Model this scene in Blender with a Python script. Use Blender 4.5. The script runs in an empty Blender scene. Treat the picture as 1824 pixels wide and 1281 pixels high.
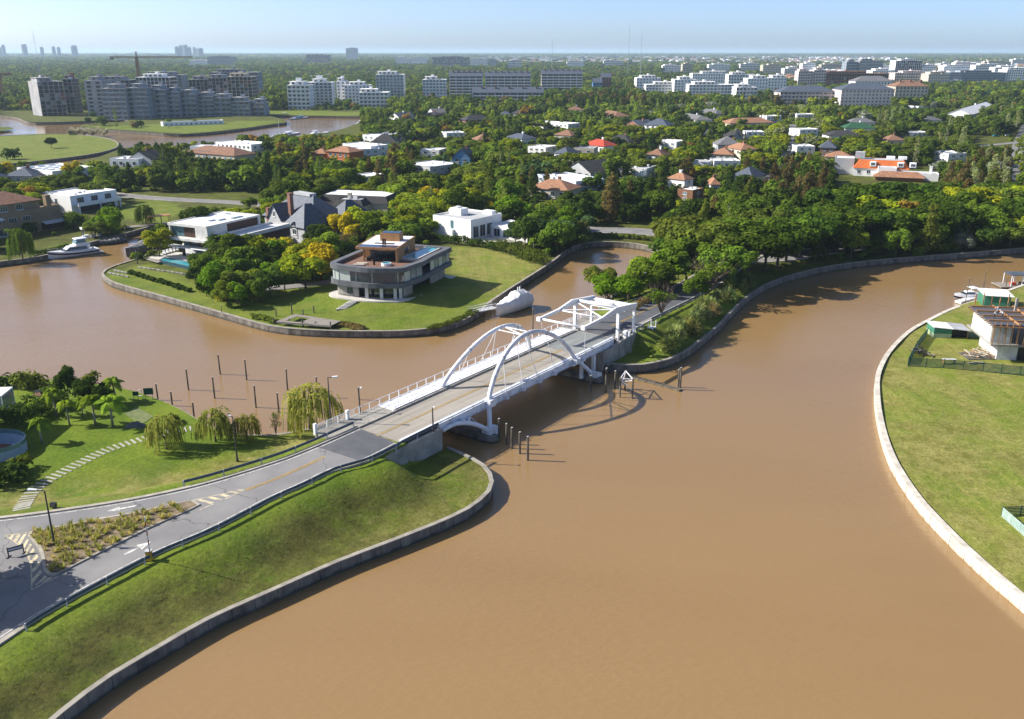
import bpy, bmesh, math, random
import numpy as np
from mathutils import Vector, Matrix
from mathutils.geometry import delaunay_2d_cdt
from mathutils.bvhtree import BVHTree
R = math.radians
random.seed(7); RNG = np.random.default_rng(11)
SC = bpy.context.scene
COL = SC.collection
# ---------------------------------------------------------------- camera
CAM_H, F_PX, HOR_Y, CX, CY = 55.0, 1600.0, 92.0, 912.0, 640.5
PITCH = math.atan((CY - HOR_Y) / F_PX)
cam_d = bpy.data.cameras.new('camera'); cam = bpy.data.objects.new('camera', cam_d); COL.objects.link(cam)
cam.location = (0, 0, CAM_H); cam.rotation_euler = (math.pi / 2 - PITCH, 0, 0)
cam_d.sensor_width = 36.0; cam_d.lens = 36.0 * F_PX / 1824.0
cam_d.clip_start = 0.5; cam_d.clip_end = 120000
SC.camera = cam
# ---------------------------------------------------------------- sky, sun, exposure
SUN_EL, SUN_AZ = R(35.0), R(174.3)      # azimuth of the sun measured from +X
world = bpy.data.worlds.new('World'); SC.world = world; world.use_nodes = True
wn = world.node_tree.nodes; wl = world.node_tree.links
bg = wn['Background']; sky = wn.new('ShaderNodeTexSky'); sky.sky_type = 'NISHITA'
sky.sun_disc = False; sky.sun_elevation = SUN_EL; sky.sun_rotation = math.pi / 2 - SUN_AZ
sky.altitude = 0; sky.air_density = 0.45; sky.dust_density = 1.0; sky.ozone_density = 3.0
wl.new(sky.outputs[0], bg.inputs[0]); bg.inputs[1].default_value = 0.128
sun_d = bpy.data.lights.new('sun', 'SUN'); sun_d.energy = 5.0; sun_d.angle = R(0.53); sun_d.color = (1.0, 0.94, 0.84)
sun = bpy.data.objects.new('sun', sun_d); COL.objects.link(sun)
sdir = Vector((math.cos(SUN_EL) * math.cos(SUN_AZ), math.cos(SUN_EL) * math.sin(SUN_AZ), math.sin(SUN_EL)))
sun.rotation_euler = (-sdir).to_track_quat('-Z', 'Y').to_euler(); sun.location = sdir * 400
SC.view_settings.view_transform = 'Standard'; SC.view_settings.look = 'None'
SC.view_settings.exposure = 0.8; SC.view_settings.gamma = 1.0; SC.view_settings.use_curve_mapping = False
SC.render.engine = 'CYCLES'
SC.cycles.max_bounces = 6; SC.cycles.diffuse_bounces = 2; SC.cycles.glossy_bounces = 3
SC.cycles.transmission_bounces = 4; SC.cycles.transparent_max_bounces = 6; SC.cycles.volume_bounces = 1
# ---------------------------------------------------------------- helpers
cp, sp = math.cos(PITCH), math.sin(PITCH)
def G(x, y, z=0.0):                      # where a sight line of the photograph meets the level z
    dx, dy = x - CX, y - CY
    t = (CAM_H - z) / (dy * cp + F_PX * sp)
    return Vector((dx * t, (F_PX * cp - dy * sp) * t, z))
def proj(p):
    d = CAM_H - p[2]; zc = p[1] * cp + d * sp
    return CX + F_PX * p[0] / zc, CY + F_PX * (d * cp - p[1] * sp) / zc, zc
def top_z(px, py, z0, ty):               # height of a vertical thing whose foot is at (px,py,z0) and whose top shows at row ty
    a = G(px, py, z0); lo, hi = 0.0, 200.0
    for _ in range(50):
        m = (lo + hi) / 2
        if proj((a.x, a.y, z0 + m))[1] > ty: lo = m
        else: hi = m
    return z0 + lo
BA = R(54); BU = Vector((math.cos(BA), math.sin(BA), 0)); BV = Vector((-math.sin(BA), math.cos(BA), 0))
def UV(u, v, z=0): return BU * u + BV * v + Vector((0, 0, z))
def lerp(a, b, t): return a + (b - a) * t
def sstep(t): t = max(0.0, min(1.0, t)); return t * t * (3 - 2 * t)
def interp(x, xs, ys): return float(np.interp(x, xs, ys))
ORD = ['first','second','third','fourth','fifth','sixth','seventh','eighth','ninth','tenth','eleventh','twelfth','thirteenth','fourteenth','fifteenth','sixteenth','seventeenth','eighteenth','nineteenth','twentieth']
def tag(o, label=None, cat=None, group=None, kind=None):
    if label: o['label'] = label
    if cat: o['category'] = cat
    if group: o['group'] = group
    if kind: o['kind'] = kind
    return o
def thing(name, label, cat, loc=(0, 0, 0), rz=0.0, group=None):
    o = bpy.data.objects.new(name, None); COL.objects.link(o); o.empty_display_size = 0.3
    o.location = loc; o.rotation_euler = (0, 0, rz)
    return tag(o, label, cat, group)
class MB:
    def __init__(s): s.v = []; s.f = []; s.m = []; s.cur = 0
    def mat(s, i): s.cur = i; return s
    def face(s, idx): s.f.append(tuple(idx)); s.m.append(s.cur)
    def poly(s, pts):
        b = len(s.v); s.v += [tuple(p) for p in pts]; s.face(range(b, b + len(pts))); return s
    def box(s, x0, x1, y0, y1, z0, z1):
        b = len(s.v)
        s.v += [(x0,y0,z0),(x1,y0,z0),(x1,y1,z0),(x0,y1,z0),(x0,y0,z1),(x1,y0,z1),(x1,y1,z1),(x0,y1,z1)]
        for q in ((3,2,1,0),(4,5,6,7),(0,1,5,4),(1,2,6,5),(2,3,7,6),(3,0,4,7)): s.face([b+i for i in q])
        return s
    def obox(s, c, ax, hx, hy, z0, z1):      # box centred at c (xy), long axis ax
        a = Vector((ax[0], ax[1], 0)).normalized(); n = Vector((-a.y, a.x, 0)); c = Vector((c[0], c[1], 0))
        P4 = [c-a*hx-n*hy, c+a*hx-n*hy, c+a*hx+n*hy, c-a*hx+n*hy]
        return s.prism([(p.x, p.y) for p in P4], z0, z1)
    def prism(s, poly, z0, z1, bottom=True):
        n = len(poly); b = len(s.v)
        zt = z1 if hasattr(z1, '__len__') else [z1]*n; zb = z0 if hasattr(z0, '__len__') else [z0]*n
        s.v += [(p[0],p[1],zb[i]) for i, p in enumerate(poly)] + [(p[0],p[1],zt[i]) for i, p in enumerate(poly)]
        s.face([b+n+i for i in range(n)])
        if bottom: s.face([b+n-1-i for i in range(n)])
        for i in range(n):
            j = (i+1) % n; s.face([b+i, b+j, b+n+j, b+n+i])
        return s
    def xz(s, poly, y0, y1):                  # profile in xz extruded along y
        n = len(poly); b = len(s.v)
        s.v += [(p[0],y0,p[1]) for p in poly] + [(p[0],y1,p[1]) for p in poly]
        s.face([b+i for i in range(n)]); s.face([b+2*n-1-i for i in range(n)])
        for i in range(n):
            j = (i+1) % n; s.face([b+j, b+i, b+n+i, b+n+j])
        return s
    def yz(s, poly, x0, x1):
        n = len(poly); b = len(s.v)
        s.v += [(x0,p[0],p[1]) for p in poly] + [(x1,p[0],p[1]) for p in poly]
        s.face([b+n-1-i for i in range(n)]); s.face([b+n+i for i in range(n)])
        for i in range(n):
            j = (i+1) % n; s.face([b+i, b+j, b+n+j, b+n+i])
        return s
    def tube(s, pts, rad, n=8, caps=True):
        pts = [Vector(p) for p in pts]; k = len(pts)
        rr = rad if hasattr(rad, '__len__') else [rad]*k
        b = len(s.v); up = Vector((0,0,1))
        for i in range(k):
            d = (pts[min(i+1,k-1)] - pts[max(i-1,0)]).normalized()
            ref = up if abs(d.z) < 0.95 else Vector((1,0,0))
            e1 = d.cross(ref).normalized(); e2 = e1.cross(d)
            for j in range(n):
                a = 2*math.pi*j/n; s.v.append(tuple(pts[i] + (e1*math.cos(a)+e2*math.sin(a))*rr[i]))
        for i in range(k-1):
            for j in range(n):
                j2 = (j+1) % n; s.face([b+i*n+j, b+i*n+j2, b+(i+1)*n+j2, b+(i+1)*n+j])
        if caps:
            s.face([b+n-1-j for j in range(n)]); s.face([b+(k-1)*n+j for j in range(n)])
        return s
    def bar(s, p0, p1, w, h):                  # rectangular bar between two points
        p0, p1 = Vector(p0), Vector(p1); d = (p1-p0).normalized()
        ref = Vector((0,0,1)) if abs(d.z) < 0.95 else Vector((1,0,0))
        e1 = d.cross(ref).normalized()*w/2; e2 = e1.cross(d).normalized()*h/2; b = len(s.v)
        for p in (p0, p1):
            for q in (-e1-e2, e1-e2, e1+e2, -e1+e2): s.v.append(tuple(p+q))
        for q in ((3,2,1,0),(4,5,6,7),(0,1,5,4),(1,2,6,5),(2,3,7,6),(3,0,4,7)): s.face([b+i for i in q])
        return s
    def hip(s, x0, x1, y0, y1, z0, rise, ridge=None, over=0.5, th=0.15):   # hip roof, ridge along the longer side
        x0 -= over; x1 += over; y0 -= over; y1 += over
        w, d = x1-x0, y1-y0
        k = (min(w, d)/2 if ridge is None else ridge)
        b = len(s.v)
        if w >= d: rg = [(x0+k, (y0+y1)/2, z0+rise), (x1-k, (y0+y1)/2, z0+rise)]
        else: rg = [((x0+x1)/2, y0+k, z0+rise), ((x0+x1)/2, y1-k, z0+rise)]
        s.v += [(x0,y0,z0),(x1,y0,z0),(x1,y1,z0),(x0,y1,z0)] + rg + [(x0,y0,z0-th),(x1,y0,z0-th),(x1,y1,z0-th),(x0,y1,z0-th)]
        if w >= d: fs = [(0,1,5,4),(1,2,5),(2,3,4,5),(3,0,4)]
        else: fs = [(0,1,4),(1,2,5,4),(2,3,5),(3,0,4,5)]
        for q in fs + [(6,7,1,0),(7,8,2,1),(8,9,3,2),(9,6,0,3),(9,8,7,6)]: s.face([b+i for i in q])
        return s
    def gable(s, x0, x1, y0, y1, z0, rise, axis='x', over=0.4, th=0.18):   # gable roof with thickness
        if axis == 'x':
            m = (y0+y1)/2; hh = (y1-y0)/2; sl = rise/hh; e = z0-over*sl
            s.yz([(y0-over,e),(m,z0+rise),(y1+over,e),(y1+over,e-th),(m,z0+rise-th),(y0-over,e-th)], x0-over, x1+over)
        else:
            m = (x0+x1)/2; hh = (x1-x0)/2; sl = rise/hh; e = z0-over*sl
            s.xz([(x0-over,e),(m,z0+rise),(x1+over,e),(x1+over,e-th),(m,z0+rise-th),(x0-over,e-th)], y0-over, y1+over)
        return s
    def mesh(s, name, mats, smooth=False):
        me = bpy.data.meshes.new(name); me.from_pydata(s.v, [], s.f)
        mats = mats if isinstance(mats, (list, tuple)) else [mats]
        for m in mats: me.materials.append(m)
        if len(mats) > 1: me.polygons.foreach_set('material_index', s.m)
        if smooth: me.polygons.foreach_set('use_smooth', [True]*len(me.polygons))
        me.update(); return me
    def build(s, name, mats, parent=None, smooth=False, loc=None):
        return put(name, s.mesh(name, mats, smooth), parent, loc)
def put(name, me, parent=None, loc=None, rz=0.0, sc=None):
    o = bpy.data.objects.new(name, me); COL.objects.link(o); o.parent = parent
    if loc is not None: o.location = loc
    if rz: o.rotation_euler = (0, 0, rz)
    if sc is not None: o.scale = sc if hasattr(sc, '__len__') else (sc, sc, sc)
    return o
def outward(me):                              # make normals consistent
    bm = bmesh.new(); bm.from_mesh(me); bmesh.ops.recalc_face_normals(bm, faces=bm.faces); bm.to_mesh(me); bm.free(); return me
def copy_tree(o, parent=None):
    c = o.copy(); COL.objects.link(c); c.parent = parent
    for ch in list(o.children): copy_tree(ch, c)
    return c
# ---------------------------------------------------------------- materials
MATS = {}
def nodes_mat(name):
    m = bpy.data.materials.new(name); m.use_nodes = True
    nt = m.node_tree; return m, nt, nt.nodes, nt.links, nt.nodes['Principled BSDF']
def rgb(c): return (c[0], c[1], c[2], 1.0)
def mat(name, c, c2=None, scale=1.0, rough=0.7, metal=0.0, bump=0.0, bscale=None, detail=4.0, spec=0.3, stretch=None, lo=0.35, hi=0.65):
    """plain surface with noise between two colours and a little relief, in metres"""
    m, nt, N, L, b = nodes_mat(name)
    b.inputs['Roughness'].default_value = rough; b.inputs['Metallic'].default_value = metal
    b.inputs['Specular IOR Level'].default_value = spec
    co = N.new('ShaderNodeTexCoord'); src = co.outputs['Object']
    if stretch:
        mp = N.new('ShaderNodeMapping'); mp.inputs['Scale'].default_value = stretch; L.new(src, mp.inputs[0]); src = mp.outputs[0]
    if c2 is None: c2 = tuple(x*0.82 for x in c)
    nz = N.new('ShaderNodeTexNoise'); nz.inputs['Scale'].default_value = scale; nz.inputs['Detail'].default_value = detail; nz.inputs['Roughness'].default_value = 0.6
    L.new(src, nz.inputs['Vector'])
    cr = N.new('ShaderNodeValToRGB'); cr.color_ramp.elements[0].position = lo; cr.color_ramp.elements[1].position = hi
    cr.color_ramp.elements[0].color = rgb(c2); cr.color_ramp.elements[1].color = rgb(c)
    L.new(nz.outputs[0], cr.inputs[0]); L.new(cr.outputs[0], b.inputs['Base Color'])
    if bump:
        n2 = N.new('ShaderNodeTexNoise'); n2.inputs['Scale'].default_value = bscale or scale*4; n2.inputs['Detail'].default_value = 3
        L.new(src, n2.inputs['Vector'])
        bp = N.new('ShaderNodeBump'); bp.inputs['Strength'].default_value = bump; bp.inputs['Distance'].default_value = 0.1
        L.new(n2.outputs[0], bp.inputs['Height']); L.new(bp.outputs[0], b.inputs['Normal'])
    MATS[name] = m; return m
def glass_mat(name, c, rough=0.06, spec=0.7):
    m, nt, N, L, b = nodes_mat(name)
    b.inputs['Base Color'].default_value = rgb(c); b.inputs['Roughness'].default_value = rough
    b.inputs['Specular IOR Level'].default_value = spec; b.inputs['IOR'].default_value = 1.6
    MATS[name] = m; return m
M_conc = mat('concrete', (0.36,0.34,0.30), (0.22,0.21,0.19), 0.5, 0.85, bump=0.3, bscale=3)
M_coping = mat('coping', (0.34,0.315,0.265), (0.22,0.20,0.17), 0.6, 0.85, bump=0.2)
M_wallpan = mat('wall_panel', (0.22,0.20,0.17), (0.09,0.08,0.07), 0.7, 0.9, bump=0.3, stretch=(1,1,0.3))
def tide(m, z0=0.35, c=(0.045,0.042,0.03)):
    nt = m.node_tree; N, L = nt.nodes, nt.links; b = N['Principled BSDF']; src = b.inputs['Base Color'].links[0].from_socket
    co = N.new('ShaderNodeTexCoord'); sx = N.new('ShaderNodeSeparateXYZ'); L.new(co.outputs['Object'], sx.inputs[0])
    nz = N.new('ShaderNodeTexNoise'); nz.inputs['Scale'].default_value = 0.8; nz.inputs['Detail'].default_value = 5; L.new(co.outputs['Object'], nz.inputs['Vector'])
    ad = N.new('ShaderNodeMath'); ad.operation = 'MULTIPLY_ADD'; ad.inputs[1].default_value = 0.9; L.new(nz.outputs[0], ad.inputs[0]); L.new(sx.outputs['Z'], ad.inputs[2])
    mr = N.new('ShaderNodeMapRange'); mr.inputs['From Min'].default_value = z0+0.3; mr.inputs['From Max'].default_value = z0+0.62; mr.inputs['To Min'].default_value = 0.85; mr.inputs['To Max'].default_value = 0.0; L.new(ad.outputs[0], mr.inputs[0])
    mx = N.new('ShaderNodeMix'); mx.data_type = 'RGBA'; L.new(mr.outputs[0], mx.inputs[0]); L.new(src, mx.inputs[6]); mx.inputs[7].default_value = rgb(c); L.new(mx.outputs[2], b.inputs['Base Color'])
tide(M_wallpan); tide(M_conc, 0.2)
M_wallpale = mat('wall_pale', (0.62,0.58,0.50), (0.42,0.38,0.32), 0.7, 0.9, bump=0.3, stretch=(1,1,0.3)); tide(M_wallpale, 0.1, (0.30,0.20,0.10))
M_white = mat('white_paint', (0.80,0.80,0.80), (0.70,0.71,0.72), 0.4, 0.45)
M_steel = mat('white_steel', (0.74,0.75,0.78), (0.46,0.46,0.46), 0.8, 0.45, spec=0.4, lo=0.28, hi=0.5, detail=7)
M_walk = mat('walkway_white', (0.84,0.83,0.86), (0.68,0.67,0.70), 0.5, 0.6)
M_deckc = mat('bridge_concrete', (0.34,0.31,0.265), (0.20,0.185,0.16), 0.35, 0.9, stretch=(0.10,1.6,1), bump=0.1, lo=0.3, hi=0.62, detail=6)
M_deckst = mat('bascule_deck', (0.25,0.265,0.26), (0.17,0.18,0.18), 0.4, 0.8, stretch=(0.25,1.2,1))
M_dark = mat('dark_gap', (0.03,0.03,0.035), rough=0.8)
M_galv = mat('galvanised_rail', (0.10,0.13,0.16), (0.06,0.08,0.10), 1.5, 0.45, metal=0.3)
M_galvp = mat('galvanised_post', (0.55,0.56,0.57), (0.40,0.41,0.42), 1.5, 0.5)
M_pole = mat('dark_pole', (0.045,0.045,0.055), rough=0.5)
M_lampw = mat('lamp_white', (0.75,0.76,0.78), rough=0.4)
M_wood = mat('weathered_wood', (0.20,0.165,0.12), (0.09,0.075,0.055), 2.0, 0.9, stretch=(1,1,0.2))
M_pile = mat('pile_wood', (0.17,0.145,0.11), (0.06,0.055,0.045), 2.0, 0.9, stretch=(1,1,0.3))
M_paintw = mat('road_white', (0.62,0.61,0.58), (0.30,0.295,0.285), 1.6, 0.8, detail=7, lo=0.38, hi=0.55)
M_painty = mat('road_yellow', (0.60,0.52,0.34), (0.34,0.30,0.22), 1.6, 0.8, detail=7, lo=0.38, hi=0.55)
M_painto = mat('road_orange', (0.52,0.33,0.08), (0.36,0.25,0.09), 0.8, 0.8)
M_kerb = mat('kerb', (0.42,0.38,0.32), (0.28,0.26,0.22), 0.8, 0.9)
M_soil = mat('soil', (0.24,0.185,0.12), (0.13,0.10,0.065), 1.2, 0.95, bump=0.5)
M_glass = glass_mat('window_glass', (0.025,0.04,0.05))
M_glassb = glass_mat('blue_glass', (0.10,0.19,0.22))
M_glassg = glass_mat('curtain_glass', (0.42,0.46,0.43), 0.15, 0.5)
def asphalt():
    m, nt, N, L, b = nodes_mat('asphalt'); b.inputs['Roughness'].default_value = 0.85; b.inputs['Specular IOR Level'].default_value = 0.25
    co = N.new('ShaderNodeTexCoord')
    n1 = N.new('ShaderNodeTexNoise'); n1.inputs['Scale'].default_value = 0.22; n1.inputs['Detail'].default_value = 5
    n2 = N.new('ShaderNodeTexNoise'); n2.inputs['Scale'].default_value = 9; n2.inputs['Detail'].default_value = 3
    for n in (n1, n2): L.new(co.outputs['Object'], n.inputs['Vector'])
    a = N.new('ShaderNodeValToRGB'); a.color_ramp.elements[0].color = rgb((0.17,0.166,0.168)); a.color_ramp.elements[1].color = rgb((0.245,0.238,0.232))
    a.color_ramp.elements[0].position = 0.35; a.color_ramp.elements[1].position = 0.7
    L.new(n1.outputs[0], a.inputs[0])
    mx = N.new('ShaderNodeMix'); mx.data_type = 'RGBA'; mx.blend_type = 'MULTIPLY'; mx.inputs[0].default_value = 0.5
    L.new(a.outputs[0], mx.inputs[6]); L.new(n2.outputs[0], mx.inputs[7])
    # cracks
    n3 = N.new('ShaderNodeTexNoise'); n3.inputs['Scale'].default_value = 0.5; n3.inputs['Detail'].default_value = 3
    L.new(co.outputs['Object'], n3.inputs['Vector'])
    ad = N.new('ShaderNodeVectorMath'); ad.operation = 'MULTIPLY_ADD'; ad.inputs[1].default_value = (2.5,2.5,2.5)
    L.new(n3.outputs['Color'], ad.inputs[0]); L.new(co.outputs['Object'], ad.inputs[2])
    vo = N.new('ShaderNodeTexVoronoi'); vo.feature = 'DISTANCE_TO_EDGE'; vo.inputs['Scale'].default_value = 0.085
    L.new(ad.outputs[0], vo.inputs['Vector'])
    cr = N.new('ShaderNodeValToRGB'); cr.color_ramp.elements[0].position = 0.003; cr.color_ramp.elements[1].position = 0.008
    cr.color_ramp.elements[0].color = rgb((0.45,0.45,0.45)); cr.color_ramp.elements[1].color = rgb((1,1,1))
    L.new(vo.outputs['Distance'], cr.inputs[0])
    m2 = N.new('ShaderNodeMix'); m2.data_type = 'RGBA'; m2.blend_type = 'MULTIPLY'; m2.inputs[0].default_value = 1.0
    L.new(mx.outputs[2], m2.inputs[6]); L.new(cr.outputs[0], m2.inputs[7])
    hs = N.new('ShaderNodeBrightContrast'); hs.inputs['Bright'].default_value = 0.05
    L.new(m2.outputs[2], hs.inputs[0]); L.new(hs.outputs[0], b.inputs['Base Color'])
    return m
M_asph = asphalt()
M_asphn = mat('asphalt_fresh', (0.105,0.108,0.12), (0.08,0.083,0.092), 0.5, 0.85)
def grass():
    m, nt, N, L, b = nodes_mat('grass'); b.inputs['Roughness'].default_value = 0.9; b.inputs['Specular IOR Level'].default_value = 0.15
    co = N.new('ShaderNodeTexCoord'); o = co.outputs['Object']
    def noise(s, d=4, r=0.6):
        n = N.new('ShaderNodeTexNoise'); n.inputs['Scale'].default_value = s; n.inputs['Detail'].default_value = d; n.inputs['Roughness'].default_value = r
        L.new(o, n.inputs['Vector']); return n.outputs[0]
    def ramp(f, p0, c0, p1, c1):
        r_ = N.new('ShaderNodeValToRGB'); e = r_.color_ramp.elements; e[0].position = p0; e[1].position = p1; e[0].color = rgb(c0); e[1].color = rgb(c1)
        L.new(f, r_.inputs[0]); return r_.outputs[0]
    def mix(f, a, c):
        x = N.new('ShaderNodeMix'); x.data_type = 'RGBA'
        if isinstance(f, float): x.inputs[0].default_value = f
        else: L.new(f, x.inputs[0])
        for s, v in ((6, a), (7, c)):
            if isinstance(v, tuple): x.inputs[s].default_value = rgb(v)
            else: L.new(v, x.inputs[s])
        return x.outputs[2]
    def attr(n):
        a = N.new('ShaderNodeAttribute'); a.attribute_name = n; return a.outputs['Fac']
    def math_(op, a, c):
        x = N.new('ShaderNodeMath'); x.operation = op; x.use_clamp = True
        for i, v in enumerate((a, c)):
            if isinstance(v, (int, float)): x.inputs[i].default_value = v
            else: L.new(v, x.inputs[i])
        return x.outputs[0]
    green = ramp(noise(0.16, 5), 0.35, (0.085,0.150,0.008), 0.68, (0.160,0.215,0.016))
    fine = ramp(noise(2.2, 4, 0.7), 0.3, (0.55,0.55,0.5), 0.7, (1.15,1.12,1.1))
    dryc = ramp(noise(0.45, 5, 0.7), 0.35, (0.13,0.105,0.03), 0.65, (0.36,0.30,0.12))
    dirt_shade = ramp(noise(0.3, 5, 0.7), 0.30, (0.026,0.036,0.006), 0.70, (0.105,0.098,0.022))  # dark soil tone; also carries the shade painted on the south embankment
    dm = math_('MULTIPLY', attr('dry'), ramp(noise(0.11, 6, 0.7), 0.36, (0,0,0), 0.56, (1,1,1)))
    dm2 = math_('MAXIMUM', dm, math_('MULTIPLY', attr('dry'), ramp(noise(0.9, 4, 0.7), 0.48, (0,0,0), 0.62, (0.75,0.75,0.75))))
    # mowing bands
    mp = N.new('ShaderNodeMapping'); mp.inputs['Rotation'].default_value = (0,0,R(28)); mp.inputs['Scale'].default_value = (0.9,0.06,1); L.new(o, mp.inputs[0])
    wv = N.new('ShaderNodeTexNoise'); wv.inputs['Scale'].default_value = 0.55; wv.inputs['Detail'].default_value = 5; wv.inputs['Roughness'].default_value = 0.7; wv.inputs['Distortion'].default_value = 0.6; L.new(mp.outputs[0], wv.inputs['Vector'])
    mown = ramp(wv.outputs[0], 0.34, (0.115,0.195,0.012), 0.68, (0.27,0.285,0.055))
    green = mix(math_('MULTIPLY', attr('mow'), 0.85), green, mown)
    c = mix(dm2, green, dryc); c = mix(math_('MULTIPLY', attr('dirt_shade'), ramp(noise(0.22, 6, 0.7), 0.34, (0.35,0.35,0.35), 0.56, (1,1,1))), c, dirt_shade)
    x = N.new('ShaderNodeMix'); x.data_type = 'RGBA'; x.blend_type = 'MULTIPLY'; x.inputs[0].default_value = 0.85
    L.new(c, x.inputs[6]); L.new(fine, x.inputs[7]); L.new(x.outputs[2], b.inputs['Base Color'])
    bp = N.new('ShaderNodeBump'); bp.inputs['Strength'].default_value = 0.55; bp.inputs['Distance'].default_value = 0.25
    L.new(noise(1.6, 5, 0.7), bp.inputs['Height']); L.new(bp.outputs[0], b.inputs['Normal'])
    return m
M_grass = grass()
def water_mat():
    m, nt, N, L, b = nodes_mat('river_water')
    b.inputs['Specular IOR Level'].default_value = 0.85; b.inputs['IOR'].default_value = 1.33
    co = N.new('ShaderNodeTexCoord'); o = co.outputs['Object']
    n1 = N.new('ShaderNodeTexNoise'); n1.inputs['Scale'].default_value = 0.02; n1.inputs['Detail'].default_value = 5; n1.inputs['Distortion'].default_value = 0.8
    mq = N.new('ShaderNodeMapping'); mq.inputs['Rotation'].default_value = (0,0,R(60)); mq.inputs['Scale'].default_value = (0.45,1.6,1); L.new(o, mq.inputs[0]); L.new(mq.outputs[0], n1.inputs['Vector'])
    cr = N.new('ShaderNodeValToRGB'); cr.color_ramp.elements[0].position = 0.35; cr.color_ramp.elements[1].position = 0.65
    cr.color_ramp.elements[0].color = rgb((0.242,0.150,0.063)); cr.color_ramp.elements[1].color = rgb((0.262,0.165,0.071))
    L.new(n1.outputs[0], cr.inputs[0]); L.new(cr.outputs[0], b.inputs['Base Color'])
    b.inputs['Roughness'].default_value = 0.07
    mp = N.new('ShaderNodeMapping'); mp.inputs['Scale'].default_value = (0.7,1.5,1.0); mp.inputs['Rotation'].default_value = (0,0,R(12)); L.new(o, mp.inputs[0])
    n2 = N.new('ShaderNodeTexNoise'); n2.inputs['Scale'].default_value = 1.1; n2.inputs['Detail'].default_value = 4; n2.inputs['Roughness'].default_value = 0.62; L.new(mp.outputs[0], n2.inputs['Vector'])
    n3 = N.new('ShaderNodeTexNoise'); n3.inputs['Scale'].default_value = 0.02; n3.inputs['Detail'].default_value = 3; L.new(o, n3.inputs['Vector'])
    st = N.new('ShaderNodeMapRange'); st.inputs['From Min'].default_value = 0.35; st.inputs['From Max'].default_value = 0.65; st.inputs['To Min'].default_value = 0.10; st.inputs['To Max'].default_value = 0.34
    L.new(n3.outputs[0], st.inputs[0])
    bp = N.new('ShaderNodeBump'); bp.inputs['Distance'].default_value = 0.25
    L.new(st.outputs[0], bp.inputs['Strength']); L.new(n2.outputs[0], bp.inputs['Height']); L.new(bp.outputs[0], b.inputs['Normal'])
    return m
M_water = water_mat()
M_pool = mat('pool_water', (0.06,0.36,0.42), (0.05,0.30,0.37), 0.8, 0.08, spec=0.6)
def leaf_mat(name):
    """foliage tinted by the object's own colour"""
    m = bpy.data.materials.new(name); m.use_nodes = True; nt = m.node_tree; N, L = nt.nodes, nt.links
    N.remove(N['Principled BSDF']); out = N['Material Output']
    oi = N.new('ShaderNodeObjectInfo'); co = N.new('ShaderNodeTexCoord')
    nz = N.new('ShaderNodeTexNoise'); nz.inputs['Scale'].default_value = 0.9; nz.inputs['Detail'].default_value = 3; L.new(co.outputs['Object'], nz.inputs['Vector'])
    cr = N.new('ShaderNodeValToRGB'); cr.color_ramp.elements[0].position = 0.3; cr.color_ramp.elements[1].position = 0.7
    cr.color_ramp.elements[0].color = rgb((0.6,0.66,0.6)); cr.color_ramp.elements[1].color = rgb((1.4,1.28,0.95)); L.new(nz.outputs[0], cr.inputs[0])
    mx = N.new('ShaderNodeMix'); mx.data_type = 'RGBA'; mx.blend_type = 'MULTIPLY'; mx.inputs[0].default_value = 1.0
    L.new(oi.outputs['Color'], mx.inputs[6]); L.new(cr.outputs[0], mx.inputs[7])
    hs = N.new('ShaderNodeHueSaturation'); ma = N.new('ShaderNodeMapRange'); ma.inputs['To Min'].default_value = 0.75; ma.inputs['To Max'].default_value = 1.3
    L.new(oi.outputs['Random'], ma.inputs[0]); L.new(ma.outputs[0], hs.inputs['Value']); L.new(mx.outputs[2], hs.inputs['Color'])
    d = N.new('ShaderNodeBsdfDiffuse'); t = N.new('ShaderNodeBsdfTranslucent'); ms = N.new('ShaderNodeMixShader'); ms.inputs[0].default_value = 0.42
    L.new(hs.outputs[0], d.inputs[0]); L.new(hs.outputs[0], t.inputs[0]); L.new(d.outputs[0], ms.inputs[1]); L.new(t.outputs[0], ms.inputs[2])
    L.new(ms.outputs[0], out.inputs['Surface']); return m
M_leaf = leaf_mat('foliage')
M_bark = mat('bark', (0.13,0.10,0.075), (0.06,0.047,0.035), 1.5, 0.95)
M_barkp = mat('pale_bark', (0.30,0.28,0.25), (0.18,0.165,0.15), 1.5, 0.95)
# ================================================================ land, water, roads
def inside(pts, poly):
    if not pts: return []
    m = in_poly(np.array([p[0] for p in pts]), np.array([p[1] for p in pts]), poly); return [p for p, k in zip(pts, m) if k]
def catmull(pts, step, closed=False):
    pts = [Vector(p) for p in pts]; out = []; n = len(pts)
    for i in range(n - 1):
        p0, p1, p2, p3 = pts[max(i-1,0)], pts[i], pts[i+1], pts[min(i+2,n-1)]
        k = max(1, int((p2-p1).length/step))
        for j in range(k):
            t = j/k; t2 = t*t; t3 = t2*t
            out.append(0.5*((2*p1)+(p2-p0)*t+(2*p0-5*p1+4*p2-p3)*t2+(3*p1-p0-3*p2+p3)*t3))
    out.append(pts[-1]); return out
def v2(p): return Vector((p[0], p[1]))
def seg_dist(px, py, A, B):
    """distance of points (arrays) to segment AB and the position along it"""
    ax, ay = A[0], A[1]; dx, dy = B[0]-ax, B[1]-ay; l2 = dx*dx+dy*dy+1e-9
    t = np.clip(((px-ax)*dx+(py-ay)*dy)/l2, 0, 1)
    return np.hypot(px-ax-t*dx, py-ay-t*dy), t
def line_dist(px, py, pts):
    """distance to polyline and interpolated z of the nearest point"""
    best = np.full(px.shape, 1e9); bz = np.zeros(px.shape)
    for a, b in zip(pts[:-1], pts[1:]):
        d, t = seg_dist(px, py, a, b); m = d < best
        best = np.where(m, d, best); bz = np.where(m, a[2]+(b[2]-a[2])*t, bz)
    return best, bz
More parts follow.
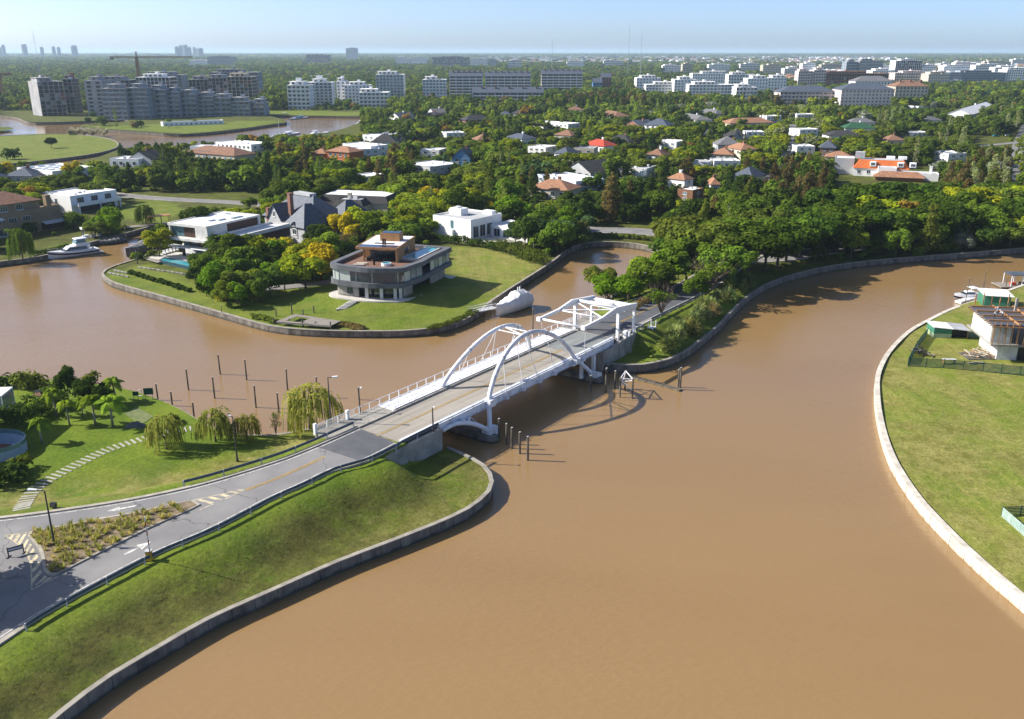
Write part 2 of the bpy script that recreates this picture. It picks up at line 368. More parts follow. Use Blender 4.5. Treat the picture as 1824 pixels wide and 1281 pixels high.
def in_poly(px, py, poly):
    ins = np.zeros(px.shape, bool); n = len(poly); j = n-1
    for i in range(n):
        xi, yi, xj, yj = poly[i][0], poly[i][1], poly[j][0], poly[j][1]
        c = ((yi > py) != (yj > py)) & (px < (xj-xi)*(py-yi)/((yj-yi) if abs(yj-yi) > 1e-12 else 1e-12)+xi)
        ins ^= c; j = i
    return ins
def ss(t): t = np.clip(t, 0, 1); return t*t*(3-2*t)
WT = 1.4                                     # top of the quay walls
def outline(px, step=2.0, z=WT): return [v2(p) for p in catmull([G(x, y, z) for x, y in px], step)]
# ---- near road: paired edge points (far side, near side)
def zroad_s(s): return interp(s, [-60,-30,5,18,30,40,52,60], [2.8,2.8,3.0,3.3,3.8,4.4,5.0,5.0])
def zr(x, y): return zroad_s(x*0.8+y*0.6)
def GR(px, py, dz=0.0):
    z = 4.0
    for _ in range(8): p = G(px, py, z); z = zr(p.x, p.y)
    return Vector((p.x, p.y, z+dz))
RL_px = [(600,781),(540,806),(480,828),(368,862),(263,886),(158,904),(0,925),(-160,938),(-330,948)]
RR_px = [(651,809),(590,838),(540,862),(478,890),(372,945),(268,990),(93,1083),(0,1142),(-130,1230)]
JL, JR = UV(81.3,85.7,5.0), UV(80.6,77.6,5.0)
RL = catmull([JL, UV(77,85.7,4.99)] + [GR(*p) for p in RL_px[1:]], 1.0)
RR = catmull([JR, UV(74.5,77.7,4.9)] + [GR(*p) for p in RR_px[1:]], 1.0)
def resample(pts, n):
    d = [0]
    for a, b in zip(pts[:-1], pts[1:]): d.append(d[-1]+(b-a).length)
    ts = np.linspace(0, d[-1], n); k = len(pts[0])
    return [Vector(tuple(float(np.interp(t, d, [p[i] for p in pts])) for i in range(k))) for t in ts]
RL, RR = resample(RL, 90), resample(RR, 90)
road_poly = [v2(p) for p in RL] + [v2(p) for p in reversed(RR)]
# ---- roads on the far side
def Gz(px, py, z=2.0): return G(px, py, z)
CW = catmull([UV(139,81.7,5), UV(150,81.9,5), UV(160,82.7,4.5), UV(170,83.8,3.8), UV(183,85.2,3.0), UV(205,87.5,2.4), UV(222,90,2.2), UV(240,91,2.1)], 2.0)
canal_rd = catmull([Gz(1240,452), Gz(1300,462), Gz(1380,460), Gz(1450,449), Gz(1528,440), Gz(1633,430.5), Gz(1730,422), Gz(1817,414.5), Gz(1950,403)], 3.0)
left_rd = catmull([Gz(940,404), Gz(1000,405), Gz(1053,410), Gz(1130,412), Gz(1195,417), Gz(1260,424), Gz(1330,420), Gz(1450,405)], 3.0)
inner_rd = catmull([Gz(130,338), Gz(237,350), Gz(316,356), Gz(447,363), Gz(560,376)], 3.0)
street1 = catmull([Gz(1000,395), Gz(880,352), Gz(905,322), Gz(950,290), Gz(985,265)], 3.0)
street2 = catmull([Gz(1330,350), Gz(1390,300), Gz(1400,270), Gz(1408,245), Gz(1412,222)], 3.0)
street3 = catmull([Gz(1815,385), Gz(1812,330), Gz(1806,290), Gz(1812,262), Gz(1822,235), Gz(1835,205)], 3.0)
street4 = catmull([Gz(1720,262), Gz(1770,258), Gz(1830,252), Gz(1900,246)], 3.0)
drive = catmull([Gz(440,516), Gz(490,513), Gz(540,508), Gz(590,502)], 2.0)
drive2 = catmull([Gz(505,490), Gz(528,468), Gz(540,448), Gz(560,420)], 2.0)
FAR_ROADS = [(CW, 4.0), (canal_rd, 3.6), (left_rd, 4.2), (inner_rd, 3.0), (street1, 3.0), (street2, 2.6), (street3, 2.8), (street4, 3.0), (drive, 2.0), (drive2, 2.4)]
# ---- shorelines (photograph rows of the wall tops)
shA_s = outline([(20,1345),(120,1258),(200,1200),(268,1160),(372,1101),(480,1053),(600,1000),(700,962),(800,922),(845,898),(868,878),(876,856),(868,836),(850,822),(826,811),(797,798)])
shA_n = [v2(UV(88.5,76.5)), v2(UV(88.5,89.5))] + outline([(640,738),(600,753),(540,768),(480,777),(420,776),(380,767),(350,750),(316,730),(274,712),(222,696),(150,685),(70,678),(0,673),(-120,668),(-300,664)])
shB = outline([(-250,488),(-100,478),(0,466),(80,455),(140,437),(195,423),(240,411),(290,397),(312,396),(322,404),(300,424),(275,448),(240,463),(215,470),(192,479),(183,487),(192,497),(215,507),(300,530),(400,558),(460,575),(500,583),(560,588),(640,590),(720,589),(780,583),(820,572),(850,556),(875,538),(908,516),(980,470),(1005,450),(1025,440),(1060,433),(1100,433),(1140,437),(1168,444),(1192,458),(1180,474),(1150,492),(1110,516),(1085,534),(1066,550)], 2.5)
shB += [v2(UV(146,91.5)), v2(UV(136.5,89.5)), v2(UV(135.5,84)), v2(UV(133.5,76))]
shC = outline([(1075,647),(1100,652),(1140,652),(1180,645),(1215,630),(1250,605),(1280,580),(1305,553),(1330,530),(1360,510),(1400,494),(1450,481),(1500,472),(1560,465),(1640,458),(1720,452),(1824,443),(1950,432),(2150,420)], 3.0)
shD = outline([(2050,470),(1900,487),(1824,508),(1750,534),(1734,538),(1694,551),(1659,568),(1626,586),(1601,607),(1582,629),(1570,650),(1563,671),(1562,694),(1565,730),(1575,775),(1590,815),(1610,850),(1640,892),(1680,935),(1720,975),(1770,1020),(1824,1065),(1950,1170)], 2.0)
shE_near = outline([(-260,322),(-100,312),(0,304),(60,300),(110,294),(170,283),(215,268),(260,262),(330,264),(420,256),(500,247),(580,238),(628,225),(648,213)], 6.0)
shE_far = outline([(646,209),(600,208),(540,207),(475,206),(498,212),(511,219),(490,222),(420,232),(330,240),(250,236),(150,229),(143,226),(152,223),(190,220),(230,217),(200,212),(170,216),(60,219),(22,209),(-60,205),(-300,203)], 8.0)
isl = outline([(-160,262),(-40,245),(0,243),(60,240),(130,240),(195,248),(209,262),(165,275),(90,285),(0,294),(-160,305),(-160,262)], 6.0)
quay = outline([(-80,236),(0,234),(20,231),(22,228),(0,226),(-80,226),(-80,236)], 8.0)
far_pts = [Vector((-2500,1000)), Vector((-45000,6000)), Vector((-45000,60000)), Vector((45000,60000)), Vector((45000,6000)), Vector((2500,300))]
polyA = shA_s + shA_n + [Vector((-400,200)), Vector((-400,-60))]
polyM = shB + shC + far_pts[::-1] + shE_far[::-1] + shE_near[::-1] + [Vector((-420,240))]
polyD = shD + [Vector((140,40)), Vector((420,60)), Vector((420,300))]
def zA(x, y):
    s = x*0.8+y*0.6; zroad = np.interp(s, [-60,-30,5,18,30,40,52,60], [2.8,2.8,3.0,3.3,3.8,4.4,5.0,5.0])
    dl, _ = line_dist(x, y, RL); dr, _ = line_dist(x, y, RR); ins = in_poly(x, y, road_poly)
    d = np.where(ins, 0, np.minimum(dl, dr))
    wid = np.where(dr < dl, 9.5, 7.5)
    u_ = x*BU.x+y*BU.y; v_ = x*BV.x+y*BV.y
    base = 1.25 + 0.5*ss((dl-4)/20)*(dl < dr)
    z = base + (zroad-base)*(1-ss((d-1.3)/wid))
    z = np.where(d < 1.3, zroad-0.10, z)
    # under the bridge approach the ground stays low beside the wing walls
    near = ss((u_-76)/5)
    wing = (v_ < 76.9)
    z = np.where(wing, z*(1-near)+near*np.minimum(z, 1.35), z)
    z = np.where((u_ > 81.5) & (v_ >= 76.9), z*(1-ss((u_-81.5)/4))+1.2*ss((u_-81.5)/4), z)
    return z
HC = G(700, 508, 2.6)                          # mound under the round-fronted villa
def zM(x, y):
    z = np.full(x.shape, 1.3) + 0.7*ss((y-270)/60)
    d = np.hypot((x-HC.x)*0.9, y-HC.y); z = np.maximum(z, 1.3+1.5*(1-ss((d-13)/9)))
    dc, zc = line_dist(x, y, CW)
    e = 1.3+(zc-1.3)*(1-ss((dc-5.0)/9)); z = np.maximum(z, np.where(dc < 5.2, zc-0.10, e))
    for pl, w in FAR_ROADS[1:]:
        d, zz = line_dist(x, y, pl); z = np.where(d < w+2.5, lerp(zz-0.10, z, ss((d-w-0.8)/1.7)), z)
    u_ = x*BU.x+y*BU.y; v_ = x*BV.x+y*BV.y
    z = np.where((u_ < 145) & (u_ > 130) & (v_ < 76.6) & (v_ > 60), np.minimum(z, 1.35), z)
    z = np.where((u_ < 140) & (v_ > 70) & (v_ < 95), np.minimum(z, 1.3), z)
    return z
def grid(x0, x1, y0, y1, st, jit=0.25):
    gx, gy = np.meshgrid(np.arange(x0, x1, st), np.arange(y0, y1, st)); gx = gx.ravel(); gy = gy.ravel()
    return gx+RNG.uniform(-jit, jit, gx.shape)*st, gy+RNG.uniform(-jit, jit, gy.shape)*st
def offs(pl, ds):
    out = []
    for i in range(len(pl)):
        d = (v2(pl[min(i+1,len(pl)-1)])-v2(pl[max(i-1,0)])).normalized(); n = Vector((-d.y, d.x))
        for k in ds: out.append(v2(pl[i])+n*k)
    return out
BVHS = []
def gz(x, y):                              # ground height
    for b in BVHS:
        h = b.ray_cast(Vector((x, y, 60)), Vector((0, 0, -1)))
        if h[0] is not None: return h[0].z
    return 1.5
def land(name, poly, pts, zf, dry=None, dirt_shade=None, mow=None):
    n = len(poly); vs = list(poly) + [Vector(p) for p in pts]
    ve, ed, fa, *_ = delaunay_2d_cdt(vs, [], [list(range(n))], 1, 1e-4)
    xs = np.array([p.x for p in ve]); ys = np.array([p.y for p in ve]); zs = zf(xs, ys)
    me = bpy.data.meshes.new(name); me.from_pydata([(float(a), float(b), float(c)) for a, b, c in zip(xs, ys, zs)], [], fa)
    me.materials.append(M_grass)
    for nm, fn in (('dry', dry), ('dirt_shade', dirt_shade), ('mow', mow)):
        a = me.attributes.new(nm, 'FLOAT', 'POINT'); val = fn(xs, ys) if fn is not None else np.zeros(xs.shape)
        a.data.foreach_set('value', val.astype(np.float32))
    me.polygons.foreach_set('use_smooth', [True]*len(me.polygons)); me.update()
    BVHS.append(BVHTree.FromPolygons([tuple(v.co) for v in me.vertices], [tuple(p.vertices) for p in me.polygons]))
    return tag(put(name, me), kind='structure')
def keep(xs, ys, poly, lim=None):
    m = in_poly(xs, ys, poly); return list(zip(xs[m].tolist(), ys[m].tolist()))
gx, gy = grid(-130, 5, 45, 150, 2.0)
ptsA = keep(gx, gy, polyA) + inside([v2(UV(u, v)) for u in np.arange(68, 88.4, 0.8) for v in (74.5,75.5,76.3,76.7,76.95,77.2,77.5)], polyA) + inside(offs(RL[::2], (0, 1.2, -1.6, -3.0, -5.5)) + offs(RR[::2], (0, -1.2, 1.6, 3.0, 5.5)), polyA)
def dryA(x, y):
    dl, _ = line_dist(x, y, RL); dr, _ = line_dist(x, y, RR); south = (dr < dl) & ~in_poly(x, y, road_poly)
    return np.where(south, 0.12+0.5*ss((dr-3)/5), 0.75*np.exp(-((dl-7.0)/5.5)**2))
def rough_shadeA(x, y):  # dark rough growth, plus shade of the sun-averted slope painted into its colour
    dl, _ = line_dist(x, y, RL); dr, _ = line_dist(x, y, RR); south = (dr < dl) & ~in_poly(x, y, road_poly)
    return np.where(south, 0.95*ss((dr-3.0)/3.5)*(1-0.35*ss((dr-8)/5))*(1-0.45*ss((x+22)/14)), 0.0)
land('lawn_ground', polyA, ptsA, zA, dryA, rough_shadeA)
gx, gy = grid(-150, 175, 145, 330, 3.0); g2x, g2y = grid(-420, 420, 200, 900, 16)
ptsM = keep(gx, gy, polyM) + keep(g2x, g2y, polyM)
CW_in = inside(offs(CW, (0,4.2,5.2,7,10,14,-4.2,-5.2,-7,-10,-14)), polyM)
ptsM += CW_in
for pl, w in FAR_ROADS[1:]: ptsM += inside(offs(pl, (0, w, -w, w+0.8, -w-0.8, w+3, -w-3)), polyM)
LAWNS_px = [[(205,360),(290,358),(330,375),(300,398),(232,392),(215,380)], [(795,437),(880,440),(968,468),(930,500),(880,525),(800,480)], [(190,487),(260,468),(330,500),(440,556),(300,528)],
            [(500,560),(590,540),(860,530),(855,555),(780,580),(560,585)], [(475,198),(640,200),(700,203),(640,208),(475,206)], [(150,226),(330,222),(480,215),(490,222),(330,240)]]
LAWNS = [[v2(G(x, y, 1.6)) for x, y in l] for l in LAWNS_px]
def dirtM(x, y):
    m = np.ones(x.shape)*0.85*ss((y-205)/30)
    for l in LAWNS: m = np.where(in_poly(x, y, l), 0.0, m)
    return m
def dryM(x, y): return np.where(in_poly(x, y, LAWNS[1]), 0.55, 0.25)
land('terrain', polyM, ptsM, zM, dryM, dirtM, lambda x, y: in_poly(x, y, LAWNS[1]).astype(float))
gx, gy = grid(45, 190, 55, 230, 4.0)
def zD(x, y): return np.full(x.shape, 1.25)+0.25*ss((x-70)/30)+0.12*np.sin(x*0.35)*np.sin(y*0.22)
land('island_ground', polyD, keep(gx, gy, polyD), zD, lambda x, y: np.full(x.shape, 0.6), None, lambda x, y: np.full(x.shape, 1.0))
land('grass_island', isl[:-1], keep(*grid(-340, -150, 380, 640, 12), isl), lambda x, y: np.full(x.shape, 1.5), lambda x, y: np.full(x.shape, 0.35))
land('quay_ground', quay[:-1], [], lambda x, y: np.full(x.shape, 1.5), None, lambda x, y: np.full(x.shape, 0.7))
w_ = MB(); w_.poly([(-46000,-400,0),(46000,-400,0),(46000,61000,0),(-46000,61000,0)])
tag(w_.build('river_water', M_water), kind='structure')
# ---- quay walls of concrete panels
def seawall(label, pts, side, length, mpan, top=WT, cop=0.62, z0=-0.9, mcop=M_coping):
    """side +1: water on the left of the run"""
    P = resample([Vector((p[0], p[1], 0)) for p in pts], max(2, int(sum((pts[i+1]-pts[i]).length for i in range(len(pts)-1))/length)+1))
    root = thing('seawall', label, 'quay wall', P[0])
    o0 = P[0]; nn = []
    for i in range(len(P)):
        d = (P[min(i+1,len(P)-1)]-P[max(i-1,0)]).normalized(); nn.append(Vector((-d.y, d.x, 0))*side)
    cm = MB()
    for i in range(len(P)-1):
        a, b = P[i]-o0, P[i+1]-o0; t = (b-a).normalized()*0.03; pr = random.uniform(0, 0.03)
        q = [a+t, b-t, b-t+nn[i+1]*(0.3+pr), a+t+nn[i]*(0.3+pr)]
        if side < 0: q = q[::-1]
        MB().prism([(p.x, p.y) for p in q[::1]], z0, top-0.002).build('panel', mpan, root)
        q = [a-nn[i]*(cop-0.4), b-nn[i+1]*(cop-0.4), b+nn[i+1]*0.36, a+nn[i]*0.36]
        if side < 0: q = q[::-1]
        cm.prism([(p.x, p.y) for p in q], top, top+0.13)
    cm.build('coping', mcop, root)
    return root
seawall('long curved concrete quay wall below the grassy road embankment in the foreground', shA_s, -1, 2.6, M_wallpan)
seawall('low concrete edging along the palm lawn and willows beside the canal', shA_n[2:], -1, 2.6, M_conc, cop=0.6)
iT = min(range(len(shB)), key=lambda i: (shB[i]-v2(G(183,487,WT))).length); iR = min(range(len(shB)), key=lambda i: (shB[i]-v2(G(868,542,WT))).length); iE = min(range(len(shB)), key=lambda i: (shB[i]-v2(G(1192,458,WT))).length)
iL = min(range(len(shB)), key=lambda i: (shB[i]-v2(G(312,396,WT))).length)
seawall('quay wall beside the motor yacht in front of the tan stucco house', shB[:iL+1], -1, 4.0, M_wallpan)
seawall('short quay wall behind the grey tarpaulin covered boat', shB[iL:iT+1], -1, 4.0, M_wallpan)
seawall('curved quay wall round the villa peninsula with the timber dock', shB[iT:iR+1], -1, 2.6, M_wallpan)
seawall('quay wall of the basin beside the mown field and wrapped boat', shB[iR:iE+1], -1, 2.6, M_wallpan, top=WT+0.3)
seawall('quay wall on the basin side of the causeway under the small trees', shB[iE:-4], -1, 4.0, M_wallpan)
seawall('dark curving quay wall below the pampas grass and street trees', [shB[-1]]+shC, -1, 3.0, M_wallpan, top=WT+0.2)
seawall('pale sunlit quay wall round the construction plot on the right', shD, -1, 1.6, M_wallpale, cop=0.85, mcop=M_wallpale)
seawall('dark quay wall round the flat grassy island', isl, -1, 12.0, M_wallpan, top=1.6)
seawall('quay wall below the apartment lawn with the far swimming pool', shE_far, -1, 14.0, M_wallpan, top=1.6)
# ---- road surfaces
def ribbon(name, Lp, Rp, m, dz=0.0, kind='structure', nseg=1):
    b = MB()
    for i in range(len(Lp)-1): b.poly([Lp[i]+Vector((0,0,dz)), Rp[i]+Vector((0,0,dz)), Rp[i+1]+Vector((0,0,dz)), Lp[i+1]+Vector((0,0,dz))])
    o = b.build(name, m); me = o.data
    return tag(o, kind=kind)
def shift(pts, d):
    out = []
    for i in range(len(pts)):
        t = pts[min(i+1,len(pts)-1)]-pts[max(i-1,0)]; n = Vector((-t.y, t.x, 0)).normalized(); out.append(pts[i]+n*d)
    return out
ribbon('road', RR, RL, M_asph)
nf = 11
ribbon('fresh_road', RR[:nf], RL[:nf], M_asphn, 0.012)
def kerb(name, pts, d0, d1, m, h=0.14, z=-0.25):
    a, b_ = shift(pts, d0), shift(pts, d1); b = MB()
    for i in range(len(a)-1):
        q = [a[i], b_[i], b_[i+1], a[i+1]]
        b.prism([(p.x, p.y) for p in q], [p.z+z for p in q], [p.z+h for p in q])
    o = b.build(name, m); outward(o.data); return tag(o, kind='structure')
kerb('kerb_far_side', RL, 0.0, -0.55, M_kerb)     # the run goes from the bridge towards the left
kerb('kerb_near_side', RR, 0.0, 0.55, M_kerb)
def centre_road(name, pl, w, m, dz=0.0):
    ribbon(name, shift(pl, -w), shift(pl, w), m, dz)
centre_road('causeway_road', CW, 3.9, M_asphn, 0.0)
kerb('causeway_kerb_canal', shift(CW, -3.9), 0.0, -0.6, M_kerb); kerb('causeway_kerb_basin', shift(CW, 3.9), 0.0, 0.6, M_kerb)
for nm, (pl, w) in zip(('canal_road','villa_road','garden_road','shaded_street','lawn_street','right_street','junction_street','driveway','courtyard_drive'), FAR_ROADS[1:]):
    centre_road(nm, pl, w, M_asph, 0.02 if nm != 'junction_street' else 0.03)
    if nm in ('canal_road','villa_road','garden_road'):
        kerb(nm+'_kerb', shift(pl, -w), 0.0, -0.5, M_kerb); kerb(nm+'_kerb_far', shift(pl, w), 0.0, 0.5, M_kerb)
# ---- painted markings (flat sheets on the asphalt)
mk = {'w': MB(), 'y': MB(), 'o': MB()}
def strip(pts, w, key, dz=0.02):
    a, b = shift(pts, w/2), shift(pts, -w/2); z = Vector((0,0,dz))
    for i in range(len(a)-1): mk[key].poly([b[i]+z, b[i+1]+z, a[i+1]+z, a[i]+z])
def quadm(px, key, dz=0.022): mk[key].poly([GR(x, y, dz) for x, y in px])
strip([p for p in shift(RL, 0.45)], 0.14, 'w'); strip([p for p in shift(RR, -0.45)], 0.14, 'w')
ctr = catmull([UV(81.3,81.7,5.0)] + [GR(*p) for p in ((600,804),(540,832),(484,856),(438,873))], 1.5)
strip(shift(ctr, 0.16), 0.13, 'o', 0.03); strip(shift(ctr, -0.16), 0.13, 'o', 0.03)
za = lambda x, y: (x/3.767, 820+y/3.767)
strip(catmull([GR(*za(*p)) for p in ((1640,195),(1500,225),(1310,265),(1150,295))], 1.0), 0.13, 'y'); strip(catmull([GR(*za(*p)) for p in ((1640,200),(1500,265),(1340,332))], 1.0), 0.13, 'y')
for q in (((1320,268),(1345,262),(1440,285),(1410,293)), ((1385,250),(1415,243),(1490,262),(1465,272)), ((1460,232),(1490,226),(1545,238),(1520,248)), ((1530,212),(1560,206),(1600,214),(1580,222)), ((1590,200),(1610,196),(1632,200),(1615,206))):
    quadm([za(*p) for p in q[::-1]], 'y')
out_l = [(35,505),(100,550),(160,600),(190,650),(206,700),(212,780),(214,870)]; in_l = [(178,492),(195,540),(225,590),(255,640),(268,700),(280,760),(335,782)]
strip(catmull([GR(*za(*p)) for p in out_l], 0.8), 0.13, 'y'); strip(catmull([GR(*za(*p)) for p in ((214,872),(300,822),(400,778))], 0.8), 0.13, 'y'); strip([GR(*za(35,505)), GR(*za(185,486))], 0.13, 'y')
for q in (((70,505),(95,502),(78,530),(62,522)), ((115,500),(142,497),(110,548),(92,538)), ((160,495),(180,495),(135,568),(118,556)), ((180,530),(195,535),(162,595),(150,582)), ((200,560),(215,568),(180,625),(170,610)), ((222,590),(235,605),(196,655),(188,638)),
          ((248,630),(258,650),(206,705),(202,680)), ((262,680),(270,705),(212,765),(208,738)), ((270,735),(282,752),(216,830),(213,800)), ((300,775),(320,785),(240,842),(228,850)), ((335,785),(355,788),(290,822),(275,825))):
    quadm([za(*p) for p in q], 'y')
quadm([za(*p) for p in ((915,301),(917,308),(808,331),(806,322))][::1], 'w'); mk['w'].poly([GR(*za(*p), 0.022) for p in ((718,343),(806,342),(806,312))])
quadm([za(*p) for p in ((832,628),(926,584),(934,592),(838,637))][::-1], 'w'); mk['w'].poly([GR(*za(*p), 0.022) for p in ((1016,547),(915,570),(952,600))])
strip([UV(u, 81.7+0.16, 5.0) for u in np.arange(81.6, 128, 2.0)], 0.12, 'o', 0.03); strip([UV(u, 81.7-0.16, 5.0) for u in np.arange(81.6, 128, 2.0)], 0.12, 'o', 0.03)
cwc = CW[3:]
strip(shift(cwc, 0.16), 0.12, 'o', 0.03); strip(shift(cwc, -0.16), 0.12, 'o', 0.03); strip(shift(cwc, 3.5), 0.13, 'w', 0.03); strip(shift(cwc, -3.5), 0.13, 'w', 0.03)
for k, nm, m in (('w','white_road_markings',M_paintw), ('y','cream_road_markings',M_painty), ('o','orange_centre_lines',M_painto)):
    tag(mk[k].build(nm, m), kind='structure')
# ---- planted traffic island
isl_px = [(345,892),(357,900),(340,909),(271,939.5),(186,982),(114,1018),(98,1026),(86,1025),(77,1014),(74,992),(64,971),(50,955),(53,949),(106,939),(170,926),(239,914),(305,900)]
ip = catmull([GR(*p) for p in isl_px+isl_px[:1]], 1.0)[:-1]
tr = thing('traffic_island', 'planted traffic island of dry tufted grass splitting the road', 'traffic island', sum(ip, Vector())/len(ip)); o0 = Vector(tr.location)
cen = v2(o0)
inn = [p+(o0-p).normalized()*0.35 for p in ip]
b = MB()
for i in range(len(ip)):
    j = (i+1) % len(ip); q = [ip[i]-o0, ip[j]-o0, inn[j]-o0, inn[i]-o0]
    b.prism([(p.x, p.y) for p in q], [p.z-0.2 for p in q], [p.z+0.16 for p in q])
o = b.build('kerb', M_kerb, tr); outward(o.data)
b = MB(); b.poly([p-o0+Vector((0,0,0.12)) for p in inn]); o = b.build('soil', M_soil, tr); outward(o.data)
# ================================================================ the bridge (local x along the road, y towards the walkway)
BU0, BV0 = 112.0, 81.5
br = thing('arch_bridge', 'white twin arch road bridge with bascule span over the brown river', 'bridge', UV(BU0, BV0, 0), BA)
def bx(u): return u-BU0
def by(v): return v-BV0
DZ = 5.0
joints = [81.25, 88.9, 97.5, 106, 115, 127.2]
for a, b_ in zip(joints[:-1], joints[1:]):
    MB().box(bx(a)+0.04, bx(b_)-0.04, by(77.75), by(85.75), DZ-0.45, DZ).build('deck_slab', M_deckc, br)
MB().box(bx(127.25), bx(138.6), by(77.75), by(85.75), DZ-0.35, DZ+0.02).build('bascule_leaf', M_deckst, br)
MB().box(bx(138.7), bx(146.5), by(77.7), by(85.75), DZ-0.5, DZ).build('deck_slab', M_deckc, br)
MB().box(bx(76.5), bx(81.2), by(86.1), by(89.3), DZ-0.7, DZ+0.06).build('approach_walk', M_conc, br)
MB().box(bx(81.3), bx(88.8), by(86.1), by(89.3), DZ-0.6, DZ+0.05).build('approach_walk', M_conc, br)
for a, b_ in ((88.9,100),(100,112),(112,124),(124,138.6)):
    MB().box(bx(a)+0.03, bx(b_)-0.03, by(86.35), by(89.1), DZ-0.3, DZ+0.12).build('walkway', M_walk, br)
MB().box(bx(138.7), bx(150), by(86.1), by(89.2), DZ-0.6, DZ+0.06).build('approach_walk', M_conc, br)
# kerbs and low parapet rails
for v0, v1, h in ((77.55,77.95,0.28),(85.55,85.8,0.22)):
    MB().box(bx(81.3), bx(138.5), by(v0), by(v1), DZ+0.001, DZ+h).build('kerb', M_steel if v0 < 80 else M_kerb, br)
MB().box(bx(88.9), bx(138.5), by(85.85), by(86.3), DZ-0.8, DZ-0.5).build('gap_beam', M_dark, br)
MB().box(bx(84), bx(138.5), by(85.82), by(85.98), DZ-0.4, DZ+0.12).build('gap_channel', M_dark, br)
for v, z1 in ((77.45,DZ+0.1),(86.2,DZ+0.2),(89.2,DZ+0.1)):
    b = MB(); b.box(bx(88.9), bx(138.4), by(v)-0.09, by(v)+0.09, DZ-0.95, z1); b.box(bx(88.9), bx(138.4), by(v)-0.28, by(v)+0.28, DZ-1.0, DZ-0.94); b.box(bx(88.9), bx(138.4), by(v)-0.22, by(v)+0.22, z1, z1+0.05)
    b.build('edge_girder', M_steel, br)
b = MB(); b.tube([(bx(89),by(77.5),DZ+0.62),(bx(138.4),by(77.5),DZ+0.62)], 0.045, 6)
for u in np.arange(89.2, 138.4, 2.45): b.box(bx(u)-0.04, bx(u)+0.04, by(77.5)-0.04, by(77.5)+0.04, DZ+0.1, DZ+0.62)
b.build('low_rail', M_steel, br)
b = MB()
for z in (0.55, 0.85): b.tube([(bx(89),by(86.0),DZ+z-0.25),(bx(138.4),by(86.0),DZ+z-0.25)], 0.05, 6)
for u in np.arange(89.2, 138.4, 3.0): b.box(bx(u)-0.05, bx(u)+0.05, by(86.0)-0.05, by(86.0)+0.05, DZ, DZ+0.62)
b.build('inner_rail', M_steel, br)
rl = MB().tube([(bx(76.5),by(89.2),DZ+1.15),(bx(150),by(89.2),DZ+1.15)], 0.05, 6).tube([(bx(76.5),by(89.2),DZ+0.2),(bx(150),by(89.2),DZ+0.2)], 0.035, 6).build('railing', M_steel, br)
pm = MB().box(-0.05,0.05,-0.05,0.05,0.0,1.2).mesh('rail_post', M_steel)
for u in np.arange(76.6, 150.1, 2.1): put('rail_post', pm, br, (bx(u), by(89.2), DZ))
bm_ = MB().box(-0.015,0.015,-0.015,0.015,0.2,1.15).mesh('baluster', M_steel)
bb = MB()
for u in np.concatenate([np.arange(76.8, 84, 0.16), np.arange(139, 149, 0.16)]): bb.box(bx(u)-0.012, bx(u)+0.012, by(89.2)-0.012, by(89.2)+0.012, DZ+0.2, DZ+1.15)
bb.build('fine_balusters', M_steel, br)
for x in (76.5, 82.6): MB().box(bx(x)-0.2, bx(x)+0.2, by(89.2)-0.2, by(89.2)+0.2, DZ-0.2, DZ+1.45).build('gate_pillar', M_white, br)
# floor beams
for u in (93.5, 99.6, 104.3, 108.8, 113.3, 117.8, 123.4, 126.8):
    MB().yz([(by(76.4),DZ-0.55),(by(76.4),DZ-0.8),(by(77.6),DZ-1.15),(by(88.9),DZ-1.15),(by(90.0),DZ-0.8),(by(90.0),DZ-0.55)], bx(u)-0.18, bx(u)+0.18).build('floor_beam', M_steel, br)
    outward(br.children[-1].data)
# arches: inward leaning tubes that continue below the deck to the piers
def arch_pts(base_v, top_v, foot_v):
    pts = [(bx(98.4), by(foot_v), 0.9), (bx(99.5), by(lerp(foot_v, base_v, 0.6)), 3.4)]
    for t in np.linspace(0, 1, 25):
        u = lerp(100.2, 124.4, t); k = 1-(2*t-1)**2; k = k**0.82
        pts.append((bx(u), by(lerp(base_v, top_v, k)), 5.2+7.2*k))
    pts += [(bx(126.8), by(lerp(foot_v, base_v, 0.5)), 3.0), (bx(129.0), by(foot_v), 0.8)]
    return catmull(pts, 0.8)
AN, AF = arch_pts(77.1, 78.6, 75.6), arch_pts(86.5, 84.0, 88.6)
for pts in (AN, AF):
    a = MB().tube(pts, 0.36, 12).build('arch', M_steel, br, smooth=True)
    up = [p for p in pts if p.z > DZ]
    for fr in (0.24, 0.265, 0.29, 0.5, 0.52, 0.70, 0.725, 0.75):
        i = int(fr*(len(up)-1)); d = (up[i+1]-up[i]).normalized()
        MB().tube([up[i]-d*0.10, up[i]+d*0.10], 0.43, 12).build('collar', M_steel, a, smooth=False)
